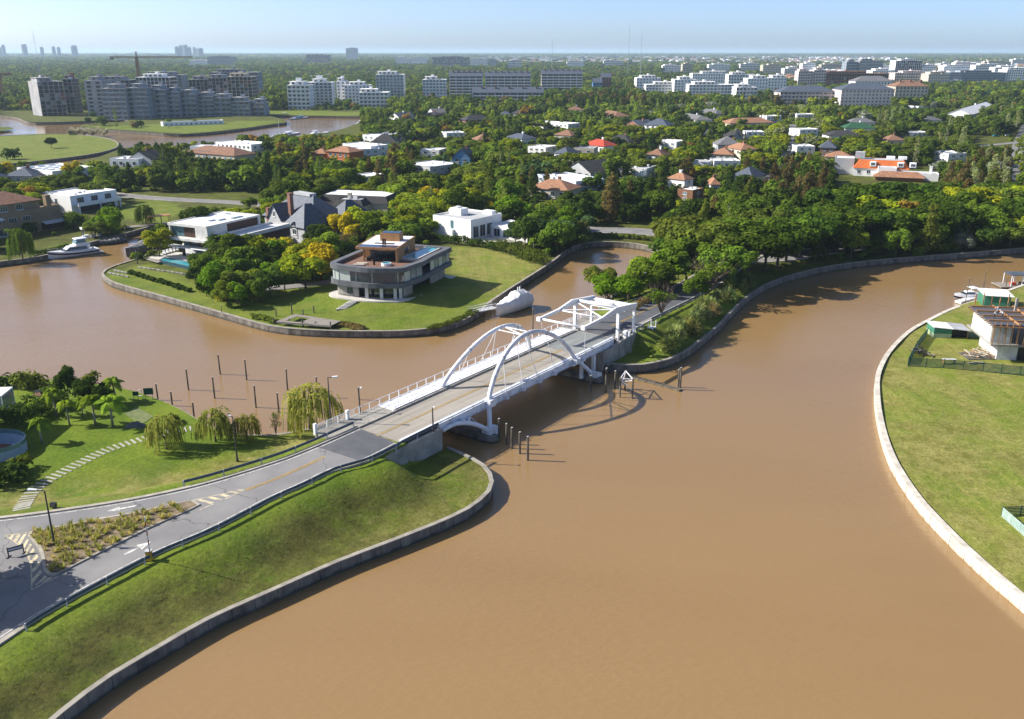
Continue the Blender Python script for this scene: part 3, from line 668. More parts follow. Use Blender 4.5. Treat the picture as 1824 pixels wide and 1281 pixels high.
for s, (bv, fv) in ((0, (77.0, 75.6)), (1, (86.6, 88.6))):
    MB().box(bx(100.4)-0.8, bx(100.4)+0.7, by(bv)-0.6, by(bv)+0.6, DZ-0.75, DZ+0.35).build('arch_shoe', M_steel, br)
    MB().box(bx(124.6)-0.6, bx(124.6)+0.8, by(bv)-0.55, by(bv)+0.55, DZ-0.8, DZ+0.1).build('arch_shoe', M_steel, br)
    for u0, sg in ((98.4, 1), (129.0, -1)):
        MB().prism([(bx(u0)-0.95,by(fv)-0.8),(bx(u0)+0.95,by(fv)-0.8),(bx(u0)+0.95,by(fv)+0.8),(bx(u0)-0.95,by(fv)+0.8)], 0.55, [1.5,1.9,1.9,1.5] if sg > 0 else [1.9,1.5,1.5,1.9]).build('foot_block', M_steel, br)
    # curved half arch from the abutment to the pier, and the post standing on it
    h = [(bx(89.3), by(bv+0.2 if s == 0 else bv-0.2), 4.0), (bx(92), by(bv), 4.15), (bx(94.6), by(lerp(bv,fv,0.4)), 3.5), (bx(96.8), by(lerp(bv,fv,0.8)), 2.3), (bx(98.0), by(fv), 1.2)]
    MB().tube(catmull(h, 0.5), 0.36, 10).build('half_arch', M_steel, br, smooth=True)
    MB().box(bx(95.0)-0.28, bx(95.0)+0.28, by(bv)-0.25, by(bv)+0.25, 3.2, DZ-0.9).build('column', M_steel, br)
    MB().box(bx(126.6)-0.28, bx(126.6)+0.28, by(bv)-0.25, by(bv)+0.25, 0.9, DZ-0.9).build('column', M_steel, br)
    MB().box(bx(131.5)-0.3, bx(131.5)+0.3, by(bv+0.5 if s == 0 else bv-0.5)-0.3, by(bv+0.5 if s == 0 else bv-0.5)+0.3, 0.5, DZ-0.9).build('column', M_steel, br)
    for p, q in (((95.2,3.4),(97.9,1.8)),((90.5,4.1),(94.8,3.4))): MB().tube([(bx(p[0]),by(bv),p[1]+0.9),(bx(q[0]),by(bv),q[1])], 0.06, 6).build('tie_rod', M_steel, br)
# hangers
def at_u(pts, u):
    up = [p for p in pts if p.z > DZ-0.5]; i = min(range(len(up)), key=lambda k: abs(up[k].x-bx(u))); return up[i]
for pts, v in ((AN, 76.8), (AF, 86.9)):
    for ut, ub in ((105.0,104.3),(108.8,108.8) if v < 80 else (111.0,108.8),(111.5,113.3),(117.3,117.8)):
        MB().tube([at_u(pts, ut), (bx(ub), by(v), DZ-0.6)], 0.055, 6).build('hanger', M_steel, br)
# bracing between the arches
for ua, ub in ((111.2,111.2),(113.0,113.0),(111.2,113.0),(106.8,118.4)):
    MB().tube([at_u(AN, ua), at_u(AF, ub)], 0.09, 6).build('arch_brace', M_steel, br)
# piers in the water
def pier(u, lab):
    n = 10; half = 1.2; v0, v1 = 75.2, 89.0; pl = []
    for k in range(n+1): a = -math.pi*k/n; pl.append((bx(u)+half*math.cos(a), by(v0)+1.6*math.sin(a)))
    for k in range(n+1): a = math.pi*k/n; pl.append((bx(u)-half*math.cos(a), by(v1)+1.6*math.sin(a)))
    b = MB(); b.prism(pl, -1.5, 0.65); pl2 = [(bx(u)+(x-bx(u))*0.8, y*0.97) for x, y in pl]; b.prism(pl2, 0.65, 0.95)
    o = b.build('pier', M_wallpan, br); outward(o.data)
pier(97.6, 'near'); pier(128.6, 'far')
# abutments
b = MB(); b.xz([(bx(71.5),3.9),(bx(78.6),DZ-0.35),(bx(88.8),DZ-0.35),(bx(88.8),0.2),(bx(71.5),0.2)], by(76.75), by(77.3)); o = b.build('wing_wall', M_conc, br); outward(o.data)
b = MB(); b.box(bx(88.2), bx(88.8), by(77.4), by(89.4), 0.1, DZ-0.62); b.build('abutment', M_conc, br)
b = MB(); b.xz([(bx(77.2),DZ-0.5),(bx(88.7),DZ-0.5),(bx(88.7),0.2),(bx(83),0.2),(bx(77.2),2.0)], by(89.4), by(89.8)); o = b.build('wing_wall', M_conc, br); outward(o.data)
b = MB(); b.prism([(bx(133.4),by(76.6)),(bx(136.2),by(76.2)),(bx(137.4),by(90.3)),(bx(135.2),by(90.3))], 0.2, DZ-1.05); b.build('abutment', M_conc, br); outward(br.children[-1].data)
b = MB(); b.xz([(bx(136.2),DZ-1.05),(bx(139),DZ-0.4),(bx(147),DZ-0.1),(bx(154),DZ-0.3),(bx(154),2.6),(bx(145),1.0),(bx(136.2),0.2)], by(76.3), by(76.9)); o = b.build('wing_wall', M_conc, br); outward(o.data)
for u in (138.5,140.8,143.1,145.4,147.7): MB().box(bx(u)-0.12, bx(u)+0.12, by(76.12), by(76.3), 1.2, DZ-0.75).build('wall_rib', M_conc, br)
# portal and balance beams of the bascule span
for v in (77.2, 86.5):
    MB().box(bx(139.4)-0.27, bx(139.4)+0.27, by(v)-0.27, by(v)+0.27, 3.0 if v < 80 else 4.4, 10.1).build('portal_post', M_white, br)
    MB().box(bx(145.4)-0.22, bx(145.4)+0.22, by(v)-0.22, by(v)+0.22, 4.4, 9.6).build('rear_post', M_white, br)
    b = MB(); top = [(127.6,10.15),(133.5,10.35),(138.2,11.1),(146.2,10.2)]; bot = [(146.2,9.5),(138.4,9.9),(133.5,9.75),(127.6,9.6)]
    b.xz([(bx(u),z) for u, z in top+bot], by(v)-0.2, by(v)+0.2); o = b.build('balance_beam', M_white, br); outward(o.data)
    MB().box(bx(127.3)-0.35, bx(127.3)+0.3, by(v)-0.4, by(v)+0.4, 9.55, 10.25).build('beam_end', M_white, br)
    MB().tube([(bx(127.9), by(v), 9.6), (bx(128.2), by(77.5 if v < 80 else 86.0), DZ)], 0.035, 5).build('lift_rod', M_steel, br)
for u, r, z in ((127.5,0.2,9.9),(134.0,0.12,10.0),(140.2,0.28,10.5)):
    MB().tube([(bx(u),by(77.3),z),(bx(u),by(86.4),z)], r, 10).build('cross_tube', M_white, br, smooth=True)
for p, q in (((134,77.3),(139.6,86.4)),((134,86.4),(139.6,77.3))): MB().tube([(bx(p[0]),by(p[1]),10.05),(bx(q[0]),by(q[1]),10.35)], 0.13, 8).build('cross_brace', M_white, br)
for q in ((142.2,143.3),(144.7,146.0)): MB().box(bx(q[0]), bx(q[1]), by(77.45), by(86.25), 9.35, 9.95).build('counterweight', M_white, br)
for v in (79.5,81.8,84.1): MB().box(bx(143.3), bx(144.7), by(v)-0.1, by(v)+0.1, 9.5, 9.75).build('lattice_bar', M_white, br)
MB().box(bx(142.4), bx(143.1), by(80.2), by(81.0), 9.95, 10.35).build('service_box', M_galvp, br)
b = MB()
for u, v, w, d, h in ((141.3,76.6,0.9,0.7,1.3),(142.6,76.6,0.5,0.5,0.8),(144.4,76.6,0.4,0.4,0.6)): MB().box(bx(u)-w/2, bx(u)+w/2, by(v)-d/2, by(v)+d/2, DZ-0.3, DZ-0.3+h).build('control_box', M_white, br)
b = MB().tube([(bx(139.8),by(76.5),DZ+0.7),(bx(148),by(76.5),DZ+0.7)], 0.04, 6)
for u in np.arange(140, 148.1, 1.0): b.box(bx(u)-0.03, bx(u)+0.03, by(76.5)-0.03, by(76.5)+0.03, DZ-0.4, DZ+0.7)
b.build('service_railing', M_steel, br)
b = MB(); z0 = 2.6
for dx in (-0.6, 0.6):
    for dy in (-0.5, 0.5): b.box(bx(149.3)+dx-0.05, bx(149.3)+dx+0.05, by(75.3)+dy-0.05, by(75.3)+dy+0.05, 1.2, DZ+1.4)
b.box(bx(148.6), bx(150.0), by(74.7), by(75.9), DZ-0.1, DZ+0.02); b.tube([(bx(148.7),by(74.8),DZ+1.0),(bx(149.9),by(74.8),DZ+1.0)], 0.04, 6); b.build('service_platform', M_steel, br)
# ================================================================ houses
S_white = mat('stucco_white', (0.86,0.86,0.85), (0.78,0.78,0.77), 0.3, 0.85)
S_grey = mat('stucco_grey', (0.46,0.47,0.48), (0.38,0.39,0.40), 0.3, 0.9)
S_cream = mat('stucco_cream', (0.60,0.54,0.43), (0.50,0.45,0.36), 0.3, 0.9)
S_tan = mat('stucco_tan', (0.30,0.22,0.135), (0.23,0.17,0.105), 0.3, 0.9)
S_pink = mat('stucco_pink', (0.74,0.65,0.62), (0.66,0.57,0.54), 0.3, 0.9)
S_orange = mat('stucco_orange', (0.48,0.15,0.05), (0.40,0.12,0.04), 0.3, 0.9)
S_brick = mat('brick_wall', (0.27,0.14,0.10), (0.20,0.10,0.075), 1.2, 0.9)
S_blue = mat('painted_blue', (0.10,0.25,0.42), (0.08,0.20,0.35), 0.4, 0.7)
S_pale = mat('pale_blue_wall', (0.58,0.66,0.72), (0.50,0.58,0.64), 0.4, 0.7)
S_brown = mat('brown_render', (0.24,0.12,0.07), (0.18,0.09,0.05), 0.5, 0.9)
S_stone = mat('pale_stone', (0.66,0.65,0.62), (0.50,0.49,0.46), 0.6, 0.85, bump=0.2)
R_slate = mat('slate_roof', (0.095,0.115,0.15), (0.055,0.068,0.09), 0.8, 0.6, bump=0.3, stretch=(1,1,4))
R_dark = mat('dark_shingle', (0.05,0.05,0.052), (0.03,0.03,0.032), 0.8, 0.8, bump=0.3)
R_grey = mat('grey_shingle', (0.17,0.17,0.175), (0.11,0.11,0.115), 0.7, 0.8, bump=0.3)
R_terra = mat('terracotta_tile', (0.37,0.19,0.11), (0.22,0.115,0.07), 1.0, 0.85, bump=0.6, bscale=3)
R_rust = mat('weathered_tile', (0.27,0.15,0.095), (0.16,0.085,0.055), 1.0, 0.9, bump=0.6, bscale=3)
R_orange = mat('orange_tile', (0.58,0.15,0.035), (0.45,0.11,0.03), 1.0, 0.75, bump=0.5, bscale=3)
R_red = mat('red_tile', (0.45,0.07,0.035), (0.35,0.05,0.03), 1.0, 0.8, bump=0.4)
R_green = mat('green_roof', (0.03,0.10,0.05), rough=0.7)
R_white = mat('white_membrane', (0.80,0.80,0.80), (0.62,0.62,0.63), 0.35, 0.8)
R_lgrey = mat('grey_membrane', (0.44,0.45,0.46), (0.34,0.35,0.36), 0.35, 0.85)
W_wood = mat('cedar_cladding', (0.42,0.22,0.09), (0.30,0.15,0.06), 1.5, 0.6, stretch=(3,3,0.2))
W_dark = mat('dark_wood', (0.075,0.035,0.022), (0.05,0.024,0.016), 1.5, 0.6, stretch=(3,3,0.2))
W_deck = mat('timber_deck', (0.22,0.125,0.085), (0.15,0.085,0.06), 1.0, 0.75, stretch=(0.3,3,1))
W_grey = mat('grey_timber', (0.30,0.27,0.235), (0.19,0.17,0.15), 1.0, 0.85, stretch=(0.4,3,1))
M_char = mat('charcoal_render', (0.125,0.13,0.145), (0.10,0.105,0.115), 0.4, 0.75)
M_pave = mat('pale_paving', (0.56,0.53,0.49), (0.44,0.42,0.39), 0.7, 0.85)
M_solar = glass_mat('solar_panel', (0.015,0.03,0.08), 0.12)
M_black = mat('black_metal', (0.02,0.02,0.022), rough=0.5)
M_fab = mat('white_canvas', (0.78,0.78,0.78), (0.68,0.68,0.70), 0.8, 0.9)
_win = {}
def win_mesh(w, h, frame=M_white, glass=M_glass, mull=1):
    k = (round(w,2), round(h,2), frame.name, glass.name, mull)
    if k not in _win:
        b = MB(); t = 0.09
        b.mat(0); b.box(0,w,-0.07,0,0,t); b.box(0,w,-0.07,0,h-t,h); b.box(0,t,-0.07,0,t,h-t); b.box(w-t,w,-0.07,0,t,h-t)
        for i in range(1, mull+1): x = w*i/(mull+1); b.box(x-t/2.5,x+t/2.5,-0.06,0,t,h-t)
        b.box(-0.08,w+0.08,-0.16,0,-0.09,-0.005)
        b.mat(1); b.poly([(t,-0.025,t),(w-t,-0.025,t),(w-t,-0.025,h-t),(t,-0.025,h-t)])
        _win[k] = b.mesh('window', [frame, glass])
    return _win[k]
def wins_row(root, side, L, D, z, n, w, h, frame=M_white, glass=M_glass, off=0.0, mull=1, a0=None, a1=None):
    """windows evenly spaced on a side of the box (0..L, 0..D): f front, l left, r right"""
    span = L if side == 'f' else D; a0 = a0 if a0 is not None else 0.6; a1 = a1 if a1 is not None else span-0.6
    if n < 1: return
    p = (a1-a0)/n; me = win_mesh(min(w, p-0.2), h, frame, glass, mull); ww = min(w, p-0.2)
    for i in range(n):
        s = a0+p*(i+0.5)
        if side == 'f': put('window', me, root, (s-ww/2, off-0.004, z), 0)
        elif side == 'l': put('window', me, root, (-0.004, s+ww/2, z), -math.pi/2)
        else: put('window', me, root, (L+0.004, s-ww/2, z), math.pi/2)
HOUSES = []      # (visible box in photograph pixels, distance) kept clear of nearer trees
FOOT = []        # footprints kept free of trees
def frame(pl, pr, ze):
    a, b = G(pl[0], pl[1], ze), G(pr[0], pr[1], ze); d = b-a
    return a, d.length, math.atan2(d.y, d.x)
def register(root, x0, x1, y0, y1, z1, pad=1.5, vis=True, lowfrac=0.55):
    M = Matrix.Translation(root.location) @ Matrix.Rotation(root.rotation_euler.z, 4, 'Z')
    cs = [M @ Vector((x, y, 0)) for x, y in ((x0-pad,y0-pad),(x1+pad,y0-pad),(x1+pad,y1+pad),(x0-pad,y1+pad))]
    FOOT.append([(c.x, c.y) for c in cs])
    if vis:
        pp = [proj(M @ Vector((x, y, z))) for x in (x0, x1) for y in (y0, y1) for z in (z1*lowfrac, z1)]
        HOUSES.append((min(p[0] for p in pp), min(p[1] for p in pp), max(p[0] for p in pp), max(p[1] for p in pp), min(p[2] for p in pp)))
def flat_roof(root, x0, x1, y0, y1, z, wm, rm, par=0.45, name='roof'):
    b = MB(); t = 0.22; b.box(x0,x1,y0,y0+t,z,z+par); b.box(x0,x1,y1-t,y1,z,z+par); b.box(x0,x0+t,y0+t,y1-t,z,z+par); b.box(x1-t,x1,y0+t,y1-t,z,z+par)
    b.build('parapet', wm, root)
    return MB().box(x0+t,x1-t,y0+t,y1-t,z-0.2,z+0.08).build(name, rm, root)
def clutter(root, x0, x1, y0, y1, z, n):
    for _ in range(n):
        w, d, h = random.uniform(0.6,1.6), random.uniform(0.6,1.4), random.uniform(0.4,1.0); x, y = random.uniform(x0+0.6,x1-2), random.uniform(y0+0.6,y1-2)
        MB().box(x,x+w,y,y+d,z,z+h).build('roof_unit', random.choice([M_galvp, M_white, M_galvp]), root)
def chimney(root, x, y, z0, z1, m, w=0.5):
    b = MB(); b.box(x-w,x+w,y-w,y+w,z0,z1); b.box(x-w-0.1,x+w+0.1,y-w-0.1,y+w+0.1,z1,z1+0.2); b.build('chimney', m, root)
def house(label, pl, pr, ze, depth, floors, roof, rise=2.5, wm=S_white, rm=R_grey, z0=1.9, axis='x', chim=0, units=0, name='house', vis=True, back=0.0, low=0.5):
    a, w, rz = frame(pl, pr, ze); H = ze-z0
    root = thing(name, label, 'house', (a.x, a.y, z0), rz)
    ov = 0.0 if roof == 'flat' else 0.5
    if ov: # walls stand back from the eaves
        x0, x1, y0, y1 = ov, w-ov, ov, depth-ov
    else: x0, x1, y0, y1 = 0, w, 0, depth
    b = MB(); b.box(x0,x1,y0,y1,-1.0,H)
    if roof == 'gable':
        if axis == 'x':
            m = (y0+y1)/2
            for x in (x0, x1-0.2): b.yz([(y0,H),(y1,H),(m,H+rise*0.96)], x, x+0.2)
        else:
            m = (x0+x1)/2
            for y in (y0, y1-0.2): b.xz([(x0,H),(x1,H),(m,H+rise*0.96)], y, y+0.2)
    o = b.build('wall', wm, root); outward(o.data)
    r = None
    if roof == 'flat': r = flat_roof(root, 0, w, 0, depth, H, wm, rm); clutter(root, 0, w, 0, depth, H+0.08, units)
    elif roof == 'hip': r = MB().hip(x0,x1,y0,y1,H,rise,over=ov).build('roof', rm, root)
    elif roof == 'gable': r = MB().gable(x0,x1,y0,y1,H,rise,axis).build('roof', rm, root)
    outward(r.data)
    fh = H/floors; gl = random.choice([M_glass, M_glass, M_glassb])
    for f in range(floors):
        z = f*fh+0.75*fh/3; hh = fh*0.5
        M2 = thing_local(root, x0, y0)
        wins_row(root, 'f', x1, y1, z, max(1, int((x1-x0)/3.6)), 1.7, hh, glass=gl, off=y0, a0=x0+0.6, a1=x1-0.6)
        if x0 == 0:
            wins_row(root, 'l', x1, y1, z, max(1, int(depth/4.2)), 1.4, hh, glass=gl); wins_row(root, 'r', x1, y1, z, max(1, int(depth/4.2)), 1.4, hh, glass=gl)
    d = win_mesh(1.0, 2.0, M_white, M_black, 0); put('door', d, root, (x0+(x1-x0)*0.45, y0-0.01, 0.05))
    for k in range(chim): chimney(root, lerp(x0, x1, (k+1)/(chim+1)+0.1), lerp(y0, y1, 0.55), H*0.5, H+rise+0.8, S_white if wm is S_white else S_brick)
    register(root, x0, x1, y0, y1, H+(rise if roof != 'flat' else 0.4), vis=vis, lowfrac=low)
    return root
def thing_local(root, x, y): return None
# ---------------------------------------------------------------- villa with the rounded front on the peninsula
def inset(poly, d):
    out = []; n = len(poly)
    for i in range(n):
        p, q, r_ = Vector(poly[i-1]), Vector(poly[i]), Vector(poly[(i+1)%n])
        e1, e2 = (q-p).normalized(), (r_-q).normalized(); n1, n2 = Vector((-e1.y,e1.x)), Vector((-e2.y,e2.x))
        b = (n1+n2); b = b/max(0.3, b.length_squared)*2 if b.length > 1e-6 else n1
        out.append(q+b*d)
    return out
rim = [(-41.1,199.2),(-40.9,197.9),(-40.2,196.9),(-39.0,196.0),(-36.2,194.7),(-33.4,193.4),(-31.8,192.9),(-30.0,192.6),(-25.6,192.6),(-24.4,192.9),(-23.5,193.7),(-20.0,200.0),(-18.6,205.0),(-15.4,213.4),(-14.7,215.4),(-33.2,222.6)]
vr = thing('villa', 'charcoal villa with rounded glass front and rooftop pool on the peninsula', 'house', (-29, 206, 2.75), 0)
VO = Vector((-29, 206)); RIM = [Vector(p)-VO for p in rim]
def ring(b, poly, d, z0, z1):
    inn_ = inset(poly, d); n = len(poly)
    for i in range(n):
        j = (i+1)%n; b.prism([poly[i],poly[j],inn_[j],inn_[i]], z0, z1)
    return b
for z0, z1, nm in ((2.75,3.85,'lower_band'),(6.25,7.3,'upper_band')):
    o = ring(MB(), RIM, 1.4, z0, z1).build(nm, M_char, vr); outward(o.data)
o = MB().prism(inset(RIM, 0.9), 2.9, 3.5).build('floor_slab', M_pave, vr); outward(o.data)
o = MB().prism(inset(RIM, 0.9), 6.3, 6.55).build('roof_deck', W_deck, vr); outward(o.data)
o = MB().prism(inset(RIM, -0.7), -0.9, 0.03).build('terrace', M_pave, vr); outward(o.data)
core = inset(RIM, 3.6); o = MB().prism(core, 0.03, 6.28).build('interior', M_black, vr); outward(o.data)
# upper storey glazing
gp = inset(RIM, 0.55); ng = len(gp)
for i in range(ng):
    a, c = gp[i], gp[(i+1)%ng]; L = (c-a).length
    if L < 0.2: continue
    k = max(1, round(L/2.2)); d = (c-a)/k
    for q in range(k):
        p0, p1 = a+d*q, a+d*(q+1)
        if i == 11: continue                                   # recess on the right side
        mg = M_glassg if (i in (0,1,2,3) or i in (12,13) and q % 2 == 0 or (i == 10 and q == 0)) else M_glassb if i in (10,12,13) else M_glass
        MB().obox(((p0+p1)/2)[:], (p1-p0)[:], (p1-p0).length/2-0.05, 0.03, 3.86, 6.24).build('pane', mg, vr)
        MB().obox(p0[:], (p1-p0)[:], 0.05, 0.09, 3.86, 6.24).build('mullion', M_char, vr)
for i in (4, 6, 8):
    p = lerp(gp[i], gp[i+1], 0.5); MB().obox(p[:], (1,0), 0.17, 0.17, 3.86, 6.24).build('column', M_conc, vr)
# ground storey
lw = inset(RIM, 1.5)
for (i, t0, t1) in ((15,0.6,1.0),(0,0,1),(1,0,1),(2,0,1),(3,0,1),(4,0.0,0.45),(10,0.1,0.6),(12,0.2,1.0),(13,0.0,1.0)):
    a, c = lw[i], lw[(i+1)%ng]; p0, p1 = lerp(a, c, t0), lerp(a, c, t1)
    if (p1-p0).length > 0.1: MB().obox(((p0+p1)/2)[:], (p1-p0)[:], (p1-p0).length/2, 0.15, 0.03, 2.75).build('wall', M_conc, vr)
for (i, t) in ((5,0.3),(7,0.2),(7,0.95),(9,0.6)):
    p = lerp(lw[i], lw[i+1], t); b = MB(); b.prism([(p.x-0.35,p.y-0.3),(p.x+0.35,p.y-0.3),(p.x+0.35,p.y+0.3),(p.x-0.35,p.y+0.3)], 0.03, 2.74); b.build('pillar', S_stone, vr)
li = inset(RIM, 3.2)
for i in (4,5,6,7,8,9):
    a, c = li[i], li[i+1]
    if (c-a).length > 0.3: MB().obox(((a+c)/2)[:], (c-a)[:], (c-a).length/2-0.06, 0.03, 0.05, 2.7).build('pane', M_glass, vr)
put('window', win_mesh(1.6,1.3,M_char,M_glass), vr, ((lerp(lw[3],lw[4],0.4))[0], (lerp(lw[3],lw[4],0.4))[1]-0.2, 0.8), R(-25))
# penthouse
A2 = Vector((-35.9,203.2))-VO; ax = Vector((-26.3,201.0))-Vector((-36.0,202.8)); wpen = ax.length; ax.normalize(); rzp = math.atan2(ax.y, ax.x)
dd = 14.5
def PL(x, y): n = Vector((-ax.y, ax.x)); return A2+ax*x+n*y
def pbox(x0, x1, y0, y1): return [PL(x0,y0), PL(x1,y0), PL(x1,y1), PL(x0,y1)]
b = MB(); b.prism(pbox(0.6,wpen,4.2,dd), 6.5, 9.4); o = b.build('penthouse_wall', W_wood, vr); outward(o.data)
for q in ((wpen-0.35,wpen,0.0,4.2),(1.6,1.95,0.4,0.8)): o = MB().prism(pbox(*q), 6.5, 9.4).build('penthouse_fin', W_wood, vr); outward(o.data)
b = MB(); b.prism(pbox(0,wpen+0.05,-0.05,0.25), 9.4, 9.95); b.prism(pbox(wpen-0.2,wpen+0.06,0.25,dd), 9.4, 9.95); b.prism(pbox(0,0.25,0.25,dd), 9.4, 9.95); o = b.build('fascia', W_wood, vr); outward(o.data)
o = MB().prism(pbox(0.25,wpen-0.2,0.25,3.2), 9.4, 9.88).build('canopy_roof', M_solar, vr); outward(o.data)
o = MB().prism(pbox(0.25,wpen-0.2,3.2,dd), 9.4, 9.9).build('penthouse_roof', R_white, vr); outward(o.data)
o = MB().prism(pbox(3.4,8.2,7.6,10.6), 9.9, 11.7).build('roof_box', W_wood, vr); outward(o.data)
for k in range(5): o = MB().prism(pbox(3.7+k*0.9,4.5+k*0.9,7.9,10.3), 11.75, 11.83).build('solar_panel', M_solar, vr); outward(o.data)
for k in (0, 1): o = MB().prism(pbox(3.0+k*2.6,5.2+k*2.6,4.3,5.2), 9.92, 10.0).build('skylight', M_black, vr); outward(o.data)
for x in (5.3, 5.8): o = MB().prism(pbox(x,x+0.35,3.4,3.75), 9.9, 11.3).build('flue', W_dark, vr); outward(o.data)
o = MB().prism(pbox(2.0,wpen-0.6,4.1,4.18), 6.6, 9.2).build('pane', M_glass, vr); outward(o.data)
o = MB().prism(pbox(wpen+0.002,wpen+0.05,6,9.0), 7.4, 8.6).build('pane', M_glass, vr); outward(o.data)
# rooftop pool, tub, planters, furniture
pp = [Vector(p)-VO for p in ((-25.3,204.6),(-21.9,203.5),(-17.6,215.6),(-20.7,217.0))]
o = ring(MB(), pp, -0.35, 6.4, 7.18).build('pool_rim', M_pave, vr); outward(o.data)
o = MB().prism(pp, 6.5, 7.08).build('pool_water', M_pool, vr); outward(o.data)
tc = Vector((-28.4,198.9))-VO
o = MB().tube([(tc.x,tc.y,6.55),(tc.x,tc.y,7.15)], 1.15, 20).build('hot_tub', M_white, vr); o2 = MB().tube([(tc.x,tc.y,7.1),(tc.x,tc.y,7.17)], 0.95, 20).build('tub_water', M_pool, o)
MB().box(tc.x-3.0,tc.x-2.6,tc.y+0.3,tc.y+0.7,6.55,9.3).build('outdoor_flue', M_black, vr)
for k in range(2): MB().box(tc.x-7.4+k*0.5,tc.x-5.0+k*0.5,tc.y-0.6+k*1.3,tc.y+0.2+k*1.3,6.55,6.9).build('sun_lounger', S_cream, vr)
for k in range(6):
    x, y = PL(2.6+k%3*1.9, 1.4+k//3*1.4); MB().box(x-0.5,x+0.5,y-0.4,y+0.4,6.55,7.3).build('lounge_seat', M_black, vr)
for k in range(2): MB().box(-4.6+k*2.2+2,-3.0+k*2.2+2,-2.6,-1.8,6.55,6.95).build('sun_lounger', M_black, vr)
register(vr, -13, 15, -14, 17, 10.5, lowfrac=0.0)
HOUSES.append((585,410,802,560,200))
# stepping path of the villa garden
sp_ = thing('garden_steps', 'short flight of white slab steps in the lawn below the villa', 'steps', G(617,545,2.2)); 
for k in range(6):
    p = lerp(G(629,537,2.7), G(608,550,1.75), k/5)-sp_.location; MB().obox((p.x,p.y), (1,0.25), 1.1, 0.32, p.z-0.2, p.z+0.1).build('slab', M_pave, sp_)
# ---------------------------------------------------------------- white modern house with ground-floor pool
a = Vector((-94.1,244.0)); rz = math.atan2(-6.2, 12.6)
h2 = thing('modern_house', 'white stone modern house with cantilevered upper floor beside turquoise pool', 'house', (a.x, a.y, 1.9), rz)
Wd, Dp = 14.2, 21.0
b = MB(); b.box(0,Wd,0.35,0.75,4.7,5.4); b.box(0,Wd,0.0,0.4,8.3,9.0); b.box(0,0.4,0.4,Dp,4.7,9.0); b.box(Wd-0.4,Wd,0.0,7.5,4.7,9.0); b.box(Wd-0.4,Wd,7.5,Dp,8.5,9.0); b.box(Wd-0.4,Wd,Dp-1,Dp,4.7,8.5); b.box(0.4,Wd-0.4,Dp-0.4,Dp,4.7,9.0); b.box(9.9,Wd-0.4,0.0,0.4,5.4,8.3); b.box(0.4,Wd-0.4,0.75,Dp-0.4,4.7,5.1); b.box(0,Wd,-1.2,0.35,4.7,5.35)
b.build('stone_shell', S_stone, h2)
MB().box(0.4,Wd-0.4,0.4,Dp-0.4,8.55,8.8).build('roof', R_white, h2); MB().box(0.4,Wd-0.9,1.6,Dp-0.6,5.1,8.5).build('interior', M_black, h2)
for k in range(3): MB().box(0.5+k*1.5,1.9+k*1.5,1.0,1.06,5.42,8.28).build('pane', M_glassb, h2)
for k in range(3): MB().box(5.0+k*1.35,6.3+k*1.35,0.85,0.95,5.42,8.28).build('sliding_shutter', W_dark, h2)
MB().box(9.2,9.88,1.0,1.06,5.42,8.28).build('pane', M_glassb, h2)
MB().box(Wd-0.5,Wd-0.35,7.6,Dp-1.1,5.0,8.45).build('timber_screen', W_dark, h2)
for x, y, w, d in ((8,7,0.9,2.0),(9.5,9,0.9,2.5),(10.5,13,1.1,4.0),(4,18,1.5,0.6)): MB().box(x,x+w,y,y+d,8.8,9.05).build('skylight', M_glassb, h2)
b = MB(); b.box(3,Wd+0.2,2.2,Dp-1,2.6,4.68); b.build('middle_storey', W_dark, h2)
for x, m in ((3.0,M_glassb),(6.0,M_glass),(9.0,W_dark),(11.6,M_glass)): MB().box(x+0.1,x+2.5,2.05,2.15,2.75,4.6).build('pane', m, h2)
MB().box(1.0,Wd,3.4,Dp-1,0.0,2.58).build('ground_wall', S_white, h2)
for k in range(3): MB().box(6.0+k*2.4,8.2+k*2.4,3.25,3.35,0.1,2.3).build('pane', M_glassb, h2)
MB().box(4.1,4.6,0.2,0.9,0,2.6).build('pillar', M_black, h2)
MB().box(-1,Wd,-0.6,2.1,2.45,2.62).build('canopy', S_white, h2)
MB().box(-3,Wd+4,-6.0,3.2,-0.5,0.12).build('terrace', M_pave, h2)
# lower wing with the roof terrace
b = MB(); b.box(Wd+0.3,Wd+7.2,3.0,Dp+4,0,5.7); b.build('wing_wall', S_stone, h2); flat_roof(h2, Wd+0.3, Wd+7.2, 3.0, Dp+4, 5.7, S_stone, R_white, 0.7, 'wing_roof')
MB().box(Wd+7.2,Wd+7.3,9.0,Dp+3.6,3.0,5.4).build('timber_screen', W_dark, h2)
register(h2, -1, Wd+8, 0, Dp+4, 9, lowfrac=0.25)
HOUSES.append((290,372,492,450,246))
pl_ = thing('swimming_pool', 'turquoise lap pool in front of the white modern house', 'pool', G(300,464,2.0))
pc = [G(x,y,2.05)-pl_.location for x, y in ((283,464),(293,458.5),(375,474),(366,482.5))]
o = ring(MB(), [Vector((p.x,p.y)) for p in pc], -0.4, -1.0, 0.16).build('pool_rim', M_galv, pl_); outward(o.data); o = MB().prism([(p.x,p.y) for p in pc], -0.5, 0.1).build('water', M_pool, pl_); outward(o.data)
dk = thing('timber_terrace', 'dark timber sun terrace beside the turquoise pool', 'deck', G(275,460,1.6))
for k in range(12):
    t = k/12; p, q = lerp(G(262,462,1.9), G(295,449,1.9), t)-dk.location, lerp(G(282,468,1.9), G(316,455,1.9), t)-dk.location
    MB().bar((p.x,p.y,0.32), (q.x,q.y,0.32), 0.55, 0.1).build('plank', W_grey, dk)
